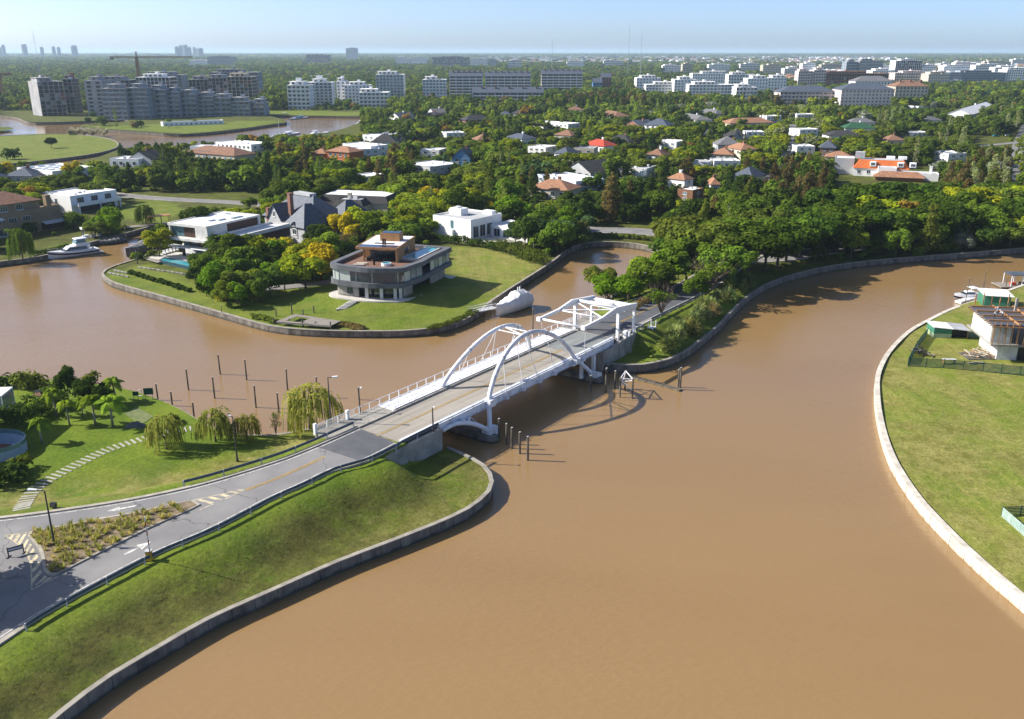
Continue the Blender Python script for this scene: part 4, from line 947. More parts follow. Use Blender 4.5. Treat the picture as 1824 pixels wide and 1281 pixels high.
for k in range(5):
    p = G(292+k*6.0, 452.5-k*1.6, 2.1); o = thing('sun_lounger', f'white sun lounger on the dark timber terrace, {ORD[k]} from the covered boat', 'sun lounger', p, R(20), 'white loungers by the modern house')
    MB().box(-0.35,0.35,-1.0,0.5,0.25,0.4).build('seat', M_fab, o); MB().yz([(0.5,0.25),(1.1,0.75),(1.1,0.9),(0.5,0.4)], -0.35, 0.35).build('backrest', M_fab, o); MB().box(-0.3,0.3,-0.9,0.4,0,0.25).build('base', M_white, o)
# ---------------------------------------------------------------- grey manor with slate roofs
a = Vector((-77.5,276.5)); rz = R(-41)
h3 = thing('manor_house', 'grey stucco manor with steep slate roofs and brick chimneys', 'house', (a.x, a.y, 1.9), rz); H = 5.4
b = MB(); b.box(0.5,25,1.0,15,-1,H); b.box(5.6,12.4,-1.2,1.0,-1,H+0.3); b.xz([(5.6,H+0.3),(12.4,H+0.3),(9.0,H+4.4)], -1.2, -1.0); b.box(16,25.4,-2.6,1.0,-1,H-0.6); b.box(18,28,10,22,-1,H-0.2); o = b.build('wall', S_grey, h3); outward(o.data)
o = MB().hip(0.5,25,1.0,15,H,7.0,ridge=9.0,over=0.6).build('roof', R_slate, h3); outward(o.data)
o = MB().gable(5.6,12.4,-1.3,8.0,H+0.3,4.3,'y',over=0.35).build('gable_roof', R_slate, h3); outward(o.data)
o = MB().hip(16,25.4,-2.6,8,H-0.6,6.0,ridge=4.6,over=0.5).build('wing_roof', R_slate, h3); outward(o.data)
o = MB().hip(18,28,10,22,H-0.2,5.4,over=0.5).build('rear_roof', R_slate, h3); outward(o.data)
for x, y, z in ((19.0,-2.9,3.4),): 
    o = MB().gable(x,x+3.2,y,y+3.5,z+1.2,1.5,'y',over=0.25).build('dormer_roof', R_slate, h3); outward(o.data); b = MB(); b.box(x+0.15,x+3.05,y+0.15,y+3,z-2,z+1.2); b.xz([(x+0.15,z+1.2),(x+3.05,z+1.2),(x+1.6,z+2.5)], y+0.15, y+0.35); o = b.build('dormer', S_grey, h3); outward(o.data)
for x, z, w, y in ((8.3,H+0.7,1.2,-1.2),(8.5,2.6,1.6,-1.2),(19.8,2.4,1.9,-2.76),(13.3,0.2,1.6,1.0),(2.0,2.4,1.5,1.0)): put('window', win_mesh(w,1.7), h3, (x, y-0.004, z))
for y in (3.0, 6.5): put('window', win_mesh(1.4,1.6), h3, (25.41, y-4.6, 2.2), math.pi/2)
chimney(h3, 12.9, 2.2, 2, H+7.6, S_brick, 0.62); chimney(h3, 4.6, -0.2, 0, H+2.6, S_brick, 0.55)
MB().box(8,16,7,9.5,H+6.4,H+7.2).build('roof_platform', R_lgrey, h3)
register(h3, 0, 28, -3, 22, 12, lowfrac=0.15); HOUSES.append((465,345,607,405,268))
# ---------------------------------------------------------------- cream house with dark mansard parapet
a, w, rz = frame((568,362), (690,356), 6.0)
h4 = thing('mansard_house', 'cream house with dark slate mansard rim and flat white roof', 'house', (a.x, a.y, 1.9), R(-14)); H = 4.8; W4, D4 = 25, 14
b = MB(); b.box(0,W4,0,D4,-1,H); b.box(9,19,-7,0,-1,H); b.build('wall', S_cream, h4)
def mansard(root, x0, x1, y0, y1, z, h, s, m, rm, rname='mansard_roof'):
    b = MB(); o_ = [(x0-0.4,y0-0.4),(x1+0.4,y0-0.4),(x1+0.4,y1+0.4),(x0-0.4,y1+0.4)]; i_ = [(x0+s,y0+s),(x1-s,y0+s),(x1-s,y1-s),(x0+s,y1-s)]
    for k in range(4):
        j = (k+1)%4; b.poly([(*o_[k],z),(*o_[j],z),(*i_[j],z+h),(*i_[k],z+h)])
    b.poly([(*p,z) for p in o_[::-1]]); b.build(rname, m, root)
    MB().prism(i_, z+0.02, z+h-0.25).build('flat_roof', rm, root)
mansard(h4, 0, W4, 0, D4, H, 2.3, 1.0, R_dark, R_white); mansard(h4, 9, 19, -7, -0.5, H-0.02, 2.0, 1.0, R_dark, R_lgrey)
for x in (3, 6): put('window', win_mesh(1.3,1.6), h4, (x,-0.004,2.2))
for x in (10.5, 15): put('window', win_mesh(1.5,1.7), h4, (x,-7.004,2.2))
chimney(h4, 12.5, -2, H, H+3.4, S_cream, 0.6); clutter(h4, 10, 18, -5, -2, H+1.7, 3)
register(h4, 0, W4, -7, D4, 7); HOUSES.append((563,335,690,380,300))
# ---------------------------------------------------------------- white cubic house behind the hedge
a = Vector((-24.1,273.0)); rz = math.atan2(-8.9, 11.9)
h5 = thing('cubic_house', 'bright white cubic house with stepped roof behind the long hedge', 'house', (a.x, a.y, 1.9), rz)
b = MB(); b.box(0,14.9,0,15,-1,5.6); b.box(-2.5,0,1.5,12,-1,2.8); b.box(5.8,8.4,-0.9,0,-1,2.6); b.box(15.2,29,9,19,-1,3.2); b.build('wall', S_white, h5)
flat_roof(h5, 0, 14.9, 0, 15, 5.6, S_white, R_lgrey, 0.5); flat_roof(h5, 15.2, 29, 9, 19, 3.2, S_white, R_white, 0.3, 'wing_roof'); flat_roof(h5, -2.5, -0.01, 1.5, 12, 2.8, S_white, R_white, 0.3, 'step_roof')
for q in ((2.0,6.5,5.5,9.0,5.68,7.7),(0.3,3.0,7,9.0,5.68,6.9),(9.5,13,12.4,14.6,5.68,6.8)): MB().box(*q).build('roof_box', S_white, h5)
clutter(h5, 3, 6, 6, 8, 7.7, 3); MB().box(7.0,8.2,-0.02,0.0,2.7,5.2).build('window_slot', M_glassb, h5)
for y in (1.0,4.2,7.5): put('window', win_mesh(2.6,3.6,M_white,M_glass), h5, (14.905,y,0.4), math.pi/2)
for x in (16.5,20.0,23.5): put('window', win_mesh(2.4,2.4,M_white,M_glass), h5, (x,8.995,0.1))
chimney(h5, 28.2, 10, 3.2, 5.6, S_white, 0.55); MB().box(16,27,1,8.8,-0.6,0.06).build('patio', M_pave, h5)
register(h5, -3, 29, 0, 19, 6, lowfrac=0.1); HOUSES.append((757,366,918,424,286))
# ---------------------------------------------------------------- tan house on the left edge
h6 = thing('tan_house', 'large tan stucco house with weathered tile roof at the left edge', 'house', (-142.7, 288.5, 1.7), R(-102)) 
h6.rotation_euler.z = math.atan2(289.6-280.6, -142.7+146.7)-math.pi
h6.rotation_euler.z = 0; h6.location = (0, 0, 1.7)
def h6w(t): return lerp(Vector((-165,252)), Vector((-142.7,291)), t)     # canal-side facade line
d6 = (h6w(1)-h6w(0)).normalized(); n6 = Vector((-d6.y, d6.x)); L6 = (h6w(1)-h6w(0)).length
h6.location = (h6w(0).x, h6w(0).y, 1.7); h6.rotation_euler.z = math.atan2(d6.y, d6.x)
b = MB(); b.box(0,L6,0,4.5,-1,2.9); b.box(0,L6-3,1.5,16,2.9,6.0); b.box(0,L6-9,2.5,16,6.0,9.2); b.build('wall', S_tan, h6)
o = MB().hip(0,L6-9,2.5,16,9.2,3.0,over=0.8).build('roof', R_rust, h6); outward(o.data)
b = MB(); b.box(0,L6-3,1.3,1.5,5.2,6.9); b.box(L6-3.2,L6-3,1.5,16,6.0,6.9); b.box(0,L6,-0.2,0.0,2.3,3.9); b.build('balcony_parapet', S_tan, h6)
for x in (4,9,14.5,19.5,24.5,29): put('window', win_mesh(2.6,1.8,M_white,M_glass,2), h6, (x,1.495,3.2))
for x in (3,8,13,18,23,28): put('window', win_mesh(2.4,1.7,M_white,M_glass,2), h6, (x,2.495,6.9))
for x in (5,12,20): put('window', win_mesh(2.4,2.2,M_white,M_glass,1), h6, (x,-0.005,0.1))
MB().box(L6-11,L6-1,-0.06,-0.01,0,2.3).build('garage_opening', M_black, h6); 
for x in (3.5,19): MB().yz([(1.2,5.5),(1.2,5.35),(-0.2,4.9),(-0.2,5.0)], x, x+3.4).build('awning', M_fab, h6)
MB().yz([(-0.2,2.75),(-0.2,2.6),(-2.4,2.0),(-2.4,2.1)], L6-11, L6-2).build('awning', M_galvp, h6)
chimney(h6, L6-6, 3.0, 6, 10.0, S_tan, 0.8); chimney(h6, 14, 6, 9, 13, R_rust, 0.4)
register(h6, 0, L6, 0, 16, 12, lowfrac=0.0)
HOUSES.append((0,338,126,428,270))
# ---------------------------------------------------------------- white house on the left
a = Vector((-166.5,318.5)); rz = math.atan2(-8.4, 14.6)
h7 = thing('white_house', 'white two storey house with balcony beside the tan stucco house', 'house', (a.x, a.y, 1.9), rz)
b = MB(); b.box(0,16.8,0,18.5,-1,5.6); b.build('wall', S_white, h7); flat_roof(h7, 0, 16.8, 0, 18.5, 5.6, S_white, R_white, 0.5); clutter(h7, 2, 14, 3, 15, 5.7, 4)
MB().box(16.8,19.4,1,18.2,2.5,2.8).build('balcony_slab', S_white, h7); MB().box(19.2,19.4,1,18.2,2.8,3.8).build('balcony_parapet', S_white, h7)
for y in (2.5,8.0,13.5): put('window', win_mesh(2.6,2.2,M_galvp,M_glass,2), h7, (16.805,y,3.0), math.pi/2)
MB().box(16.8,16.9,3,17,0.1,2.4).build('ground_opening', M_black, h7)
for y in (1.2,9.6,17.6): MB().box(18.9,19.3,y,y+0.4,-0.3,2.5).build('pillar', S_white, h7)
for x in (3,8): put('window', win_mesh(1.4,1.5), h7, (x,-0.005,3.2))
register(h7, 0, 20, 0, 18.5, 6, lowfrac=0.0); HOUSES.append((80,333,200,402,312))
# ---------------------------------------------------------------- the other houses of the neighbourhood
h8 = house('low white house with many square skylights near the rear canal', (30,300), (93,307), 6.0, 20, 1, 'flat', rm=R_white, wm=S_white)
for k in range(12): MB().box(3+(k%4)*5, 4.8+(k%4)*5, 3+(k//4)*5, 5.5+(k//4)*5, 4.2, 4.45).build('skylight', M_glassb, h8)
MB().box(8,11,-0.06,-0.01,0,3.4).build('timber_panel', S_brown, h8)
for args in [
 ('small house with slate hip roof at the left frame edge', (3,314), (58,314), 5.0, 14, 1, 'hip', 3.0, S_cream, R_slate),
 ('slate roofed house cut by the left frame edge', (-40,321), (4,320), 4.6, 12, 1, 'hip', 2.5, S_cream, R_slate),
 ('white flat roofed house among dark trees near the grassy island', (195,284), (246,285), 5.5, 12, 1, 'flat', 0, S_white, R_white),
 ('pale gabled house left of the solar panel roof', (270,284), (298,279), 5.5, 14, 2, 'gable', 3.5, S_grey, R_dark),
 ('white glazed modern house behind the solar panel roof', (384,254), (447,259), 7.0, 14, 2, 'flat', 0, S_white, R_white),
 ('white modern villa with flat roof right of the solar roof', (338,262), (386,263), 5.0, 10, 1, 'flat', 0, S_white, R_white),
 ('terracotta roofed wing of the orange villa', (552,273), (580,274), 5.5, 10, 2, 'hip', 2.2, S_orange, R_terra),
 ('orange stucco villa with terracotta roof', (579,269), (622,272), 8.0, 12, 2, 'hip', 2.4, S_orange, R_terra),
 ('white glass fronted house right of the orange villa', (622,268), (677,266), 6.5, 12, 2, 'flat', 0, S_pale, R_white),
 ('low white roofed house behind the orange villa', (610,257), (660,262), 7.5, 12, 2, 'flat', 0, S_white, R_white),
 ('white house with near black hip roof', (660,253), (707,253), 6.5, 12, 2, 'hip', 4.0, S_white, R_dark),
 ('long white flat roofed house with stepped roof', (677,243), (773,232), 6.5, 14, 2, 'flat', 0, S_white, R_white),
 ('pale grey flat roofed house right of the brown conifers', (716,293), (766,299), 7.0, 18, 2, 'flat', 0, S_grey, R_white),
 ('small white house half hidden by conifers', (640,318), (688,312), 5.0, 10, 1, 'flat', 0, S_white, R_white),
 ('blue gabled house with white trim', (803,280), (838,281), 7.5, 12, 2, 'gable', 4.0, S_blue, R_slate, 'y'),
 ('slate roofed low wing in front of the blue gable', (800,289), (841,290), 4.5, 8, 1, 'hip', 3.0, S_grey, R_slate),
 ('terracotta hip roofed house behind the white cubic house', (938,334), (1012,340), 5.5, 13, 1, 'hip', 3.0, S_cream, R_terra),
 ('pale blue flat roofed house above the terracotta roof', (957,312), (1026,325), 7.0, 14, 2, 'flat', 0, S_pale, R_white),
 ('mauve grey gabled house with dark roof', (1004,301), (1052,308), 6.0, 20, 2, 'gable', 4.0, S_grey, R_dark, 'y'),
 ('beige flat topped house in front of the red roof', (1022,265), (1058,266), 7.0, 12, 2, 'flat', 0, S_cream, R_lgrey),
 ('house with bright red tile roof', (1036,257), (1076,261), 6.0, 12, 1, 'hip', 3.0, S_white, R_red),
 ('white modern villa with box upper floor in the middle distance', (950,218), (1012,222), 6.0, 14, 2, 'flat', 0, S_white, R_white),
 ('far house with brown tile hip roof and white wall', (1060,204), (1094,208), 5.0, 16, 1, 'hip', 3.5, S_white, R_rust),
 ('brick gabled house with slate roof in the middle distance', (1110,223), (1141,226), 5.5, 16, 2, 'gable', 4.0, S_brick, R_slate, 'y'),
 ('tall white house with steep slate roof and dormers', (1146,222), (1188,224), 7.5, 14, 2, 'hip', 4.0, S_white, R_slate),
 ('white house with grey hip roof below the pale apartments', (1204,208), (1240,214), 6.0, 14, 2, 'hip', 3.0, S_white, R_grey),
 ('white round fronted house with lantern roof', (1240,200), (1275,203), 7.5, 12, 2, 'hip', 3.0, S_white, R_grey),
 ('wide house with salmon tile roof', (1300,220), (1380,218), 5.5, 16, 1, 'hip', 3.2, S_cream, R_terra),
 ('black roofed barn shaped house among yellow green trees', (1249,243), (1303,247), 5.0, 12, 1, 'gable', 4.0, S_grey, R_dark),
 ('small pyramid roofed pavilion right of the black roof', (1304,241), (1327,241), 5.0, 9, 1, 'hip', 4.0, S_grey, R_dark),
 ('house with charcoal hip roof left of the round green tree', (1074,251), (1121,254), 5.5, 14, 1, 'hip', 3.5, S_grey, R_dark),
 ('white house with blue grey roof beside the shaded street', (898,244), (929,248), 5.0, 12, 1, 'hip', 2.5, S_white, R_slate),
 ('grey hip roofed house behind the tan tile roofs', (1278,258), (1323,258), 7.5, 14, 2, 'hip', 4.0, S_grey, R_grey),
 ('house with layered tan tile hip roofs', (1263,274), (1305,276), 5.5, 12, 1, 'hip', 3.0, S_cream, R_terra),
 ('upper tan tile roof of the layered villa', (1291,262), (1320,267), 8.0, 10, 2, 'hip', 2.6, S_cream, R_terra),
 ('long white flat roof in front of the tan tile roofs', (1272,288), (1319,288), 5.0, 12, 1, 'flat', 0, S_white, R_white),
 ('white flat house with roof terrace left of the layered villa', (1234,290), (1262,291), 5.5, 10, 1, 'flat', 0, S_white, R_lgrey),
 ('brown cube shaped house behind dark street trees', (1207,338), (1234,341), 6.0, 8, 2, 'flat', 0, S_brown, R_white),
 ('white house with small orange tile roof', (1220,321), (1238,318), 7.0, 9, 2, 'hip', 2.2, S_white, R_terra),
 ('house with low orange tile roof between conifers', (1265,329), (1285,329), 5.0, 9, 1, 'hip', 2.2, S_grey, R_terra),
 ('house with blue grey hip roof between conifers', (1303,312), (1340,316), 5.5, 12, 1, 'hip', 3.5, S_white, R_slate),
 ('terracotta villa left of the orange mansard house', (1468,279), (1520,281), 5.0, 12, 1, 'hip', 2.5, S_cream, R_terra),
 ('dark hip roofed brick house behind the terracotta villa', (1459,263), (1491,264), 6.5, 12, 2, 'hip', 3.5, S_brick, R_slate),
 ('dark roofed white house right of the tall palm', (1476,242), (1537,242), 5.5, 14, 1, 'hip', 3.0, S_white, R_dark),
 ('house with dark green roof', (1505,229), (1562,229), 6.0, 14, 1, 'hip', 3.5, S_white, R_green),
 ('grey roofed white house behind the green roof', (1514,218), (1561,218), 6.0, 12, 1, 'hip', 2.8, S_white, R_grey),
 ('house with pinkish tile roof left of the dense trees', (1344,216), (1370,216), 5.0, 12, 1, 'hip', 2.8, S_white, R_terra),
 ('small white modern house above the pinkish tile roof', (1366,208), (1392,207), 6.5, 10, 2, 'flat', 0, S_white, R_white),
 ('brick house with dark hip roof beyond the long white house', (829,215), (880,213), 5.5, 14, 1, 'hip', 3.5, S_brick, R_dark),
 ('small slate roofed house in front of the brick apartments', (890,204), (911,204), 5.0, 10, 1, 'hip', 2.8, S_grey, R_slate),
 ('white gabled house with slate roof near the inlet', (712,210), (742,208), 5.5, 14, 1, 'gable', 3.5, S_white, R_slate),
 ('pale gabled house below the white apartment tower', (772,201), (801,200), 5.0, 14, 1, 'gable', 3.2, S_white, R_grey),
 ('low brick house left of the pale gabled house', (752,204), (776,205), 4.5, 12, 1, 'hip', 2.2, S_brick, R_dark),
 ('dark hip roofed house below the brick apartments', (931,203), (964,199), 5.5, 12, 1, 'hip', 3.5, S_cream, R_dark),
 ('long low white building behind the poplars', (1636,190), (1712,187), 5.0, 14, 1, 'flat', 0, S_white, R_white),
 ('white gabled hall beside the tall thin palms', (1732,204), (1776,190), 6.0, 20, 1, 'gable', 4.0, S_white, R_white),
]+[
 ('white flat house right of the shaded street', (940,262), (972,264), 6.0, 12, 2, 'flat', 0, S_white, R_white), ('cream brown tiled house among trees right of the shaded street', (985,240), (1018,242), 5.5, 12, 1, 'hip', 2.8, S_cream, R_rust),
 ('white cube house behind the boat basin conifers', (1120,300), (1152,302), 7.0, 12, 2, 'flat', 0, S_white, R_lgrey), ('white flat house left of the black barn roof', (1170,252), (1205,254), 6.0, 12, 2, 'flat', 0, S_white, R_white),
 ('brown tiled white house above the basin conifers', (1148,275), (1180,277), 5.5, 12, 1, 'hip', 2.8, S_white, R_rust), ('white modern house right of the lawn street', (1420,262), (1452,262), 6.5, 12, 2, 'flat', 0, S_white, R_white),
 ('white flat house between the street and terracotta villa', (1425,232), (1458,231), 6.0, 12, 2, 'flat', 0, S_white, R_white), ('brown tiled cream house below the dark green roof', (1580,250), (1614,250), 5.5, 12, 1, 'hip', 2.8, S_cream, R_rust),
 ('white flat house right of the dark green roof', (1625,238), (1660,237), 6.0, 12, 2, 'flat', 0, S_white, R_lgrey), ('white flat house near the right street', (1690,275), (1722,274), 6.0, 12, 2, 'flat', 0, S_white, R_white),
 ('pale house with grey roof near the right poplars', (1650,215), (1680,214), 5.5, 12, 1, 'hip', 2.8, S_white, R_grey), ('white flat house left of the blue gable', (748,268), (782,269), 6.0, 12, 2, 'flat', 0, S_white, R_white),
 ('cream house behind the blue gable', (850,250), (880,249), 6.0, 12, 2, 'hip', 2.8, S_cream, R_rust), ('white flat house beyond the blue gable', (795,238), (828,237), 6.0, 12, 2, 'flat', 0, S_white, R_white),
 ('white flat house below the salmon tile roof', (1330,236), (1362,236), 6.0, 12, 2, 'flat', 0, S_white, R_white), ('white house with slate roof left of the red roof', (985,272), (1012,274), 5.5, 12, 1, 'hip', 2.8, S_white, R_slate),
 ('brown tiled white house in the distant garden trees', (1010,196), (1040,196), 5.5, 14, 1, 'hip', 3.0, S_white, R_rust), ('white flat house in the distant garden trees', (1420,205), (1452,204), 6.0, 12, 2, 'flat', 0, S_white, R_white),
]:
    lab, pl, pr, ze, dep, fl, rf, rise, wm, rm = args[:10]
    house(lab, pl, pr, ze, dep, fl, rf, rise, wm, rm, axis=args[10] if len(args) > 10 else 'x', chim=1 if rf in ('hip','gable') and random.random() < 0.5 else 0, units=2 if rf == 'flat' else 0)
sh = house('rust tiled house carrying a field of solar panels', (327,271), (417,278), 5.5, 16, 1, 'hip', 3.2, S_cream, R_rust)
for k in range(10):
    x = 6+(k%5)*2.3; y = 2.2+(k//5)*2.2; z = 3.6+y*0.36
    MB().poly([(x,y,z+0.1),(x+2.0,y,z+0.1),(x+2.0,y+1.9,z+0.1+0.7),(x,y+1.9,z+0.8)]).build('solar_panel', M_solar, sh)
# orange mansard villa
a, w, rz = frame((1519,299), (1621,303), 5.5)
hm_ = thing('mansard_villa', 'white villa with bright orange tile mansard roof and three dormers', 'house', (a.x, a.y, 1.9), rz); H = 3.6
b = MB(); b.box(0.5,w-0.5,0.5,15,-1,H); b.build('wall', S_white, hm_); mansard(hm_, 0.5, w-0.5, 0.5, 15, H, 3.6, 2.2, R_orange, R_lgrey)
for x in (7.0, 18.5, 23.5):
    b = MB(); b.box(x,x+2.6,0.2,3.0,H+0.9,H+3.0); b.build('dormer', S_white, hm_); put('window', win_mesh(1.8,1.3), hm_, (x+0.4,0.19,H+1.3))
b = MB(); b.box(10.5,18,-7,0.4,-1,4.4); b.build('front_block', S_white, hm_); flat_roof(hm_, 10.5, 18, -7, 0.4, 4.4, S_white, R_lgrey, 0.5, 'block_roof')
b = MB(); b.box(20,35,-8,0.3,-1,2.6); b.build('terrace_wing', S_white, hm_); flat_roof(hm_, 20, 35, -8, 0.3, 2.6, S_white, R_lgrey, 0.6, 'wing_roof'); chimney(hm_, 32, -3, 2.6, 5.6, S_white, 0.5)
b = MB(); b.box(-8,0.4,4,14,-1,7.0); b.build('grey_block', S_grey, hm_); flat_roof(hm_, -8, 0.4, 4, 14, 7.0, S_grey, R_white, 0.4, 'block_roof'); MB().box(0.6,4.6,6,10,7.2,10.0).build('stair_tower', S_grey, hm_)
for x in (14,19): MB().box(x,x+3.5,9,12,H+3.4,H+4.6).build('roof_box', S_white, hm_)
o = MB().hip(9,29,-14,-8.5,1.9,2.2,over=0.5).build('porch_roof', R_terra, hm_); outward(o.data); MB().box(9.5,28.5,-13.5,-9,-1,1.9).build('porch_wall', S_brown, hm_)
for x in (2,6,26): put('window', win_mesh(1.6,1.6), hm_, (x,0.495,1.2))
register(hm_, -8, 35, -14, 15, 8, lowfrac=0.0); HOUSES.append((1494,268,1652,330,430))
# ================================================================ apartment buildings and the far town
BLK = []
def IN(x, y): return BVHS[1].ray_cast(Vector((x, y, 60)), Vector((0, 0, -1)))[0] is not None
def wrow_mesh(bays, bw, wh, frac, m):
    b = MB()
    for i in range(bays): b.box(i*bw+bw*(1-frac)/2, i*bw+bw*(1+frac)/2, -0.06, 0, 0, wh)
    return b.mesh('window_row', m)
A_conc = mat('bare_concrete', (0.38,0.38,0.39), (0.27,0.27,0.28), 0.15, 0.9); A_grey = mat('grey_facade', (0.30,0.34,0.39), (0.24,0.28,0.33), 0.1, 0.85); A_brickr = mat('red_block_infill', (0.27,0.11,0.075), (0.20,0.085,0.06), 0.3, 0.9)
A_glass = glass_mat('balcony_glass', (0.20,0.28,0.32), 0.12)
def block(label, x0, x1, yb, ytop, depth, floors, style, wm, slab=None, yb1=None, roof=None, rm=R_lgrey, bay=4.0, z0=1.6, parts=True, name='apartment_block', chim=0, gm=M_glass, tower=False):
    yb1 = yb if yb1 is None else yb1; a, c = G(x0, yb, z0), G(x1, yb1, z0); w = (c-a).length; rz = math.atan2(c.y-a.y, c.x-a.x); zt = top_z(x0, yb, z0, ytop); H = zt-z0; fh = H/floors
    root = thing(name, label, 'apartments', (a.x, a.y, z0), rz); slab = slab or wm; bays = max(2, round(w/bay)); bw = w/bays
    ins = 1.6 if style in ('balcony','frame') else 0.0
    core = M_black if style == 'frame' else wm
    MB().box(ins*0.4, w-ins*0.4, ins, depth-ins*0.3, 0, H-0.05).build('core', core, root)
    sm = MB().box(0, w, -0.1 if ins else -0.12, depth, -0.18, 0.18).mesh('floor_slab', slab); bm2 = MB().box(0, w, -0.12, 0.02, 0.18, 1.0).mesh('balcony_front', slab if style == 'balcony' and gm is not A_glass else A_glass)
    wr = wrow_mesh(bays, bw, fh*0.55, 0.62 if style != 'punched' else 0.48, gm)
    wsd = win_mesh(bw*0.62 if style != 'punched' else bw*0.45, fh*0.55, slab, M_glass if gm is A_glass else gm, 1)
    nb = max(1, round(depth/5.0)); ws2 = win_mesh(1.8, fh*0.5, slab, M_glass, 1)
    for f in range(floors+1):
        if style != 'punched' or f == floors: put('floor_slab', sm, root, (0,0,f*fh))
        if f == floors: break
        if style == 'balcony': put('balcony_front', bm2, root, (0,0,f*fh))
        if style == 'frame':
            if f % 2 == 0 or random.random() < 0.6:
                for i in range(bays):
                    if random.random() < 0.35: MB().box(i*bw+0.3,(i+1)*bw-0.3,1.3,1.55,f*fh+0.2,(f+1)*fh-0.2).build('infill', random.choice([A_brickr, A_conc]), root)
        elif parts:
            for i in range(bays): put('window', wsd, root, (i*bw+bw*(0.19 if style != 'punched' else 0.27), ins-0.004, f*fh+fh*0.22))
        else: tag(put('window_row', wr, root, (0, ins-0.004, f*fh+fh*0.22)), kind='stuff')
        if style != 'frame':
            for i in range(nb):
                y = (i+0.5)*depth/nb; xl, xr = ins*0.4, w-ins*0.4; put('window', ws2, root, (xl-0.004, y+0.9, f*fh+fh*0.22), -math.pi/2); put('window', ws2, root, (xr+0.004, y-0.9, f*fh+fh*0.22), math.pi/2)
    if style in ('balcony','frame'):
        for i in range(0, bays+1, 2 if style == 'balcony' else 1): MB().box(max(0,i*bw-0.25), min(w,i*bw+0.25), 0.0, 0.5 if style == 'frame' else 1.7, 0, H-0.2).build('column' if style == 'frame' else 'party_wall', slab, root)
    if style == 'frame':
        MB().box(-0.02, 0.3, 0.6, depth, 0.0, H-0.2).build('end_wall', wm, root)
    if roof == 'hip': o = MB().hip(0, w, 0, depth, H+0.2, min(6, depth*0.28), over=0.8).build('roof', rm, root); outward(o.data)
    elif roof == 'gable': o = MB().gable(0, w, 0, depth, H+0.2, 5.5, 'x', 0.5).build('roof', rm, root); outward(o.data)
    else:
        t = random.uniform(0.04,0.3); t1 = t+random.uniform(0.45,0.68); MB().box(w*t, w*t1, depth*0.22, depth*0.85, H+0.18, H+3.1).build('penthouse', wm, root); MB().box(w*t-0.8, w*t1+0.8, depth*0.12, depth*0.9, H+3.1, H+3.35).build('penthouse_roof', slab, root)
        pn = max(1, int(w*(t1-t)/4.5)); pw = win_mesh(2.8, 2.0, slab, M_glass, 1)
        for i in range(pn): put('penthouse_window', pw, root, (w*t+(i+0.5)*w*(t1-t)/pn-1.4, depth*0.22-0.004, H+0.6))
        MB().box(w*lerp(t,t1,0.5), w*lerp(t,t1,0.5)+3.0, depth*0.5, depth*0.7, H+3.35, H+5.2).build('roof_tank', wm, root)
        if tower: MB().box(w*0.35, w*0.6, depth*0.3, depth*0.48, H+3.35, H+6.6).build('roof_tower', wm, root)
        for _ in range(3):
            x, y = random.uniform(0, w-3), random.uniform(0.5, depth-3); MB().box(x, x+random.uniform(1,3), y, y+2, H+0.18, H+random.uniform(0.8,2)).build('roof_unit', M_galvp, root)
    for i in range(chim): chimney(root, w*(i+0.7)/(chim+0.2), depth*0.35, H, H+6.5, S_brick, 0.9)
    M = Matrix.Translation(root.location) @ Matrix.Rotation(rz, 4, 'Z'); cs = [M @ Vector(p) for p in ((0,-4,0),(w,-4,0),(w,depth,0),(0,depth,0))]
    HOUSES.append((min(x0,x1), ytop-3, max(x0,x1), lerp(ytop, max(yb,yb1), 0.92), a.y*cp+53*sp)); BLK.append((min(x0,x1), ytop, max(x0,x1), lerp(ytop, max(yb,yb1), 0.95), [(p.x, p.y) for p in cs])); FOOT.append([(p.x, p.y) for p in cs])
    return root
block('unfinished concrete tower standing alone at the far left', 76, 122, 208, 146, 26, 9, 'frame', A_conc, yb1=206)
block('brown scaffolded tower behind the lone unfinished tower', 120, 136, 203, 141, 16, 10, 'frame', A_brickr, A_conc)
block('grey checkerboard block with square dark openings', 158, 190, 207, 144, 24, 9, 'punched', A_conc, bay=6.5, gm=M_black)
block('unfinished penthouse storeys behind the checkerboard block', 176, 236, 200, 143, 20, 9, 'frame', A_conc)
for i, (x0, x1, t, yb) in enumerate([(186,229,158,214),(230,267,157,213),(268,299,160,211),(300,322,164,210),(323,352,168,209),(353,383,172,208),(384,413,175,208),(414,446,181,208),(447,472,184,207)]):
    block(f'grey terraced waterfront apartment segment, {ORD[i]} from the left', x0, x1, yb, t, 20, max(3, round(7-i*0.45)), 'balcony', A_grey, A_conc, bay=5.0, gm=A_glass)
block('white and brown unfinished block below the tower crane', 247, 307, 190, 138, 22, 8, 'frame', S_white)
block('dark blue apartment block behind the crane', 256, 328, 184, 134, 22, 9, 'balcony', A_grey, A_conc, gm=M_glassb)
block('brown brick frame block, left one of three', 340, 374, 188, 142, 20, 8, 'frame', A_conc); block('brown brick frame block, middle one of three', 375, 408, 188, 139, 20, 8, 'frame', A_conc); block('pale brown frame block, right one of three', 409, 452, 192, 137, 22, 9, 'frame', S_cream)
block('large dark apartment slab behind the brown frames', 378, 463, 180, 129, 22, 9, 'balcony', A_grey, A_conc)
block('white round cornered apartment block nearest the inlet', 514, 553, 196, 152, 24, 6, 'balcony', S_white, tower=True); block('tall white apartment tower right of the round cornered one', 548, 593, 190, 147, 22, 8, 'balcony', S_white, tower=True, gm=A_glass)
block('narrow white apartment stack with sunny balconies', 601, 617, 186, 145, 20, 7, 'punched', S_white); block('white stepped apartment block, tall rear part', 615, 660, 187, 152, 20, 6, 'punched', S_white); block('white stepped apartment block, low front part', 640, 692, 192, 165, 22, 4, 'balcony', S_white)
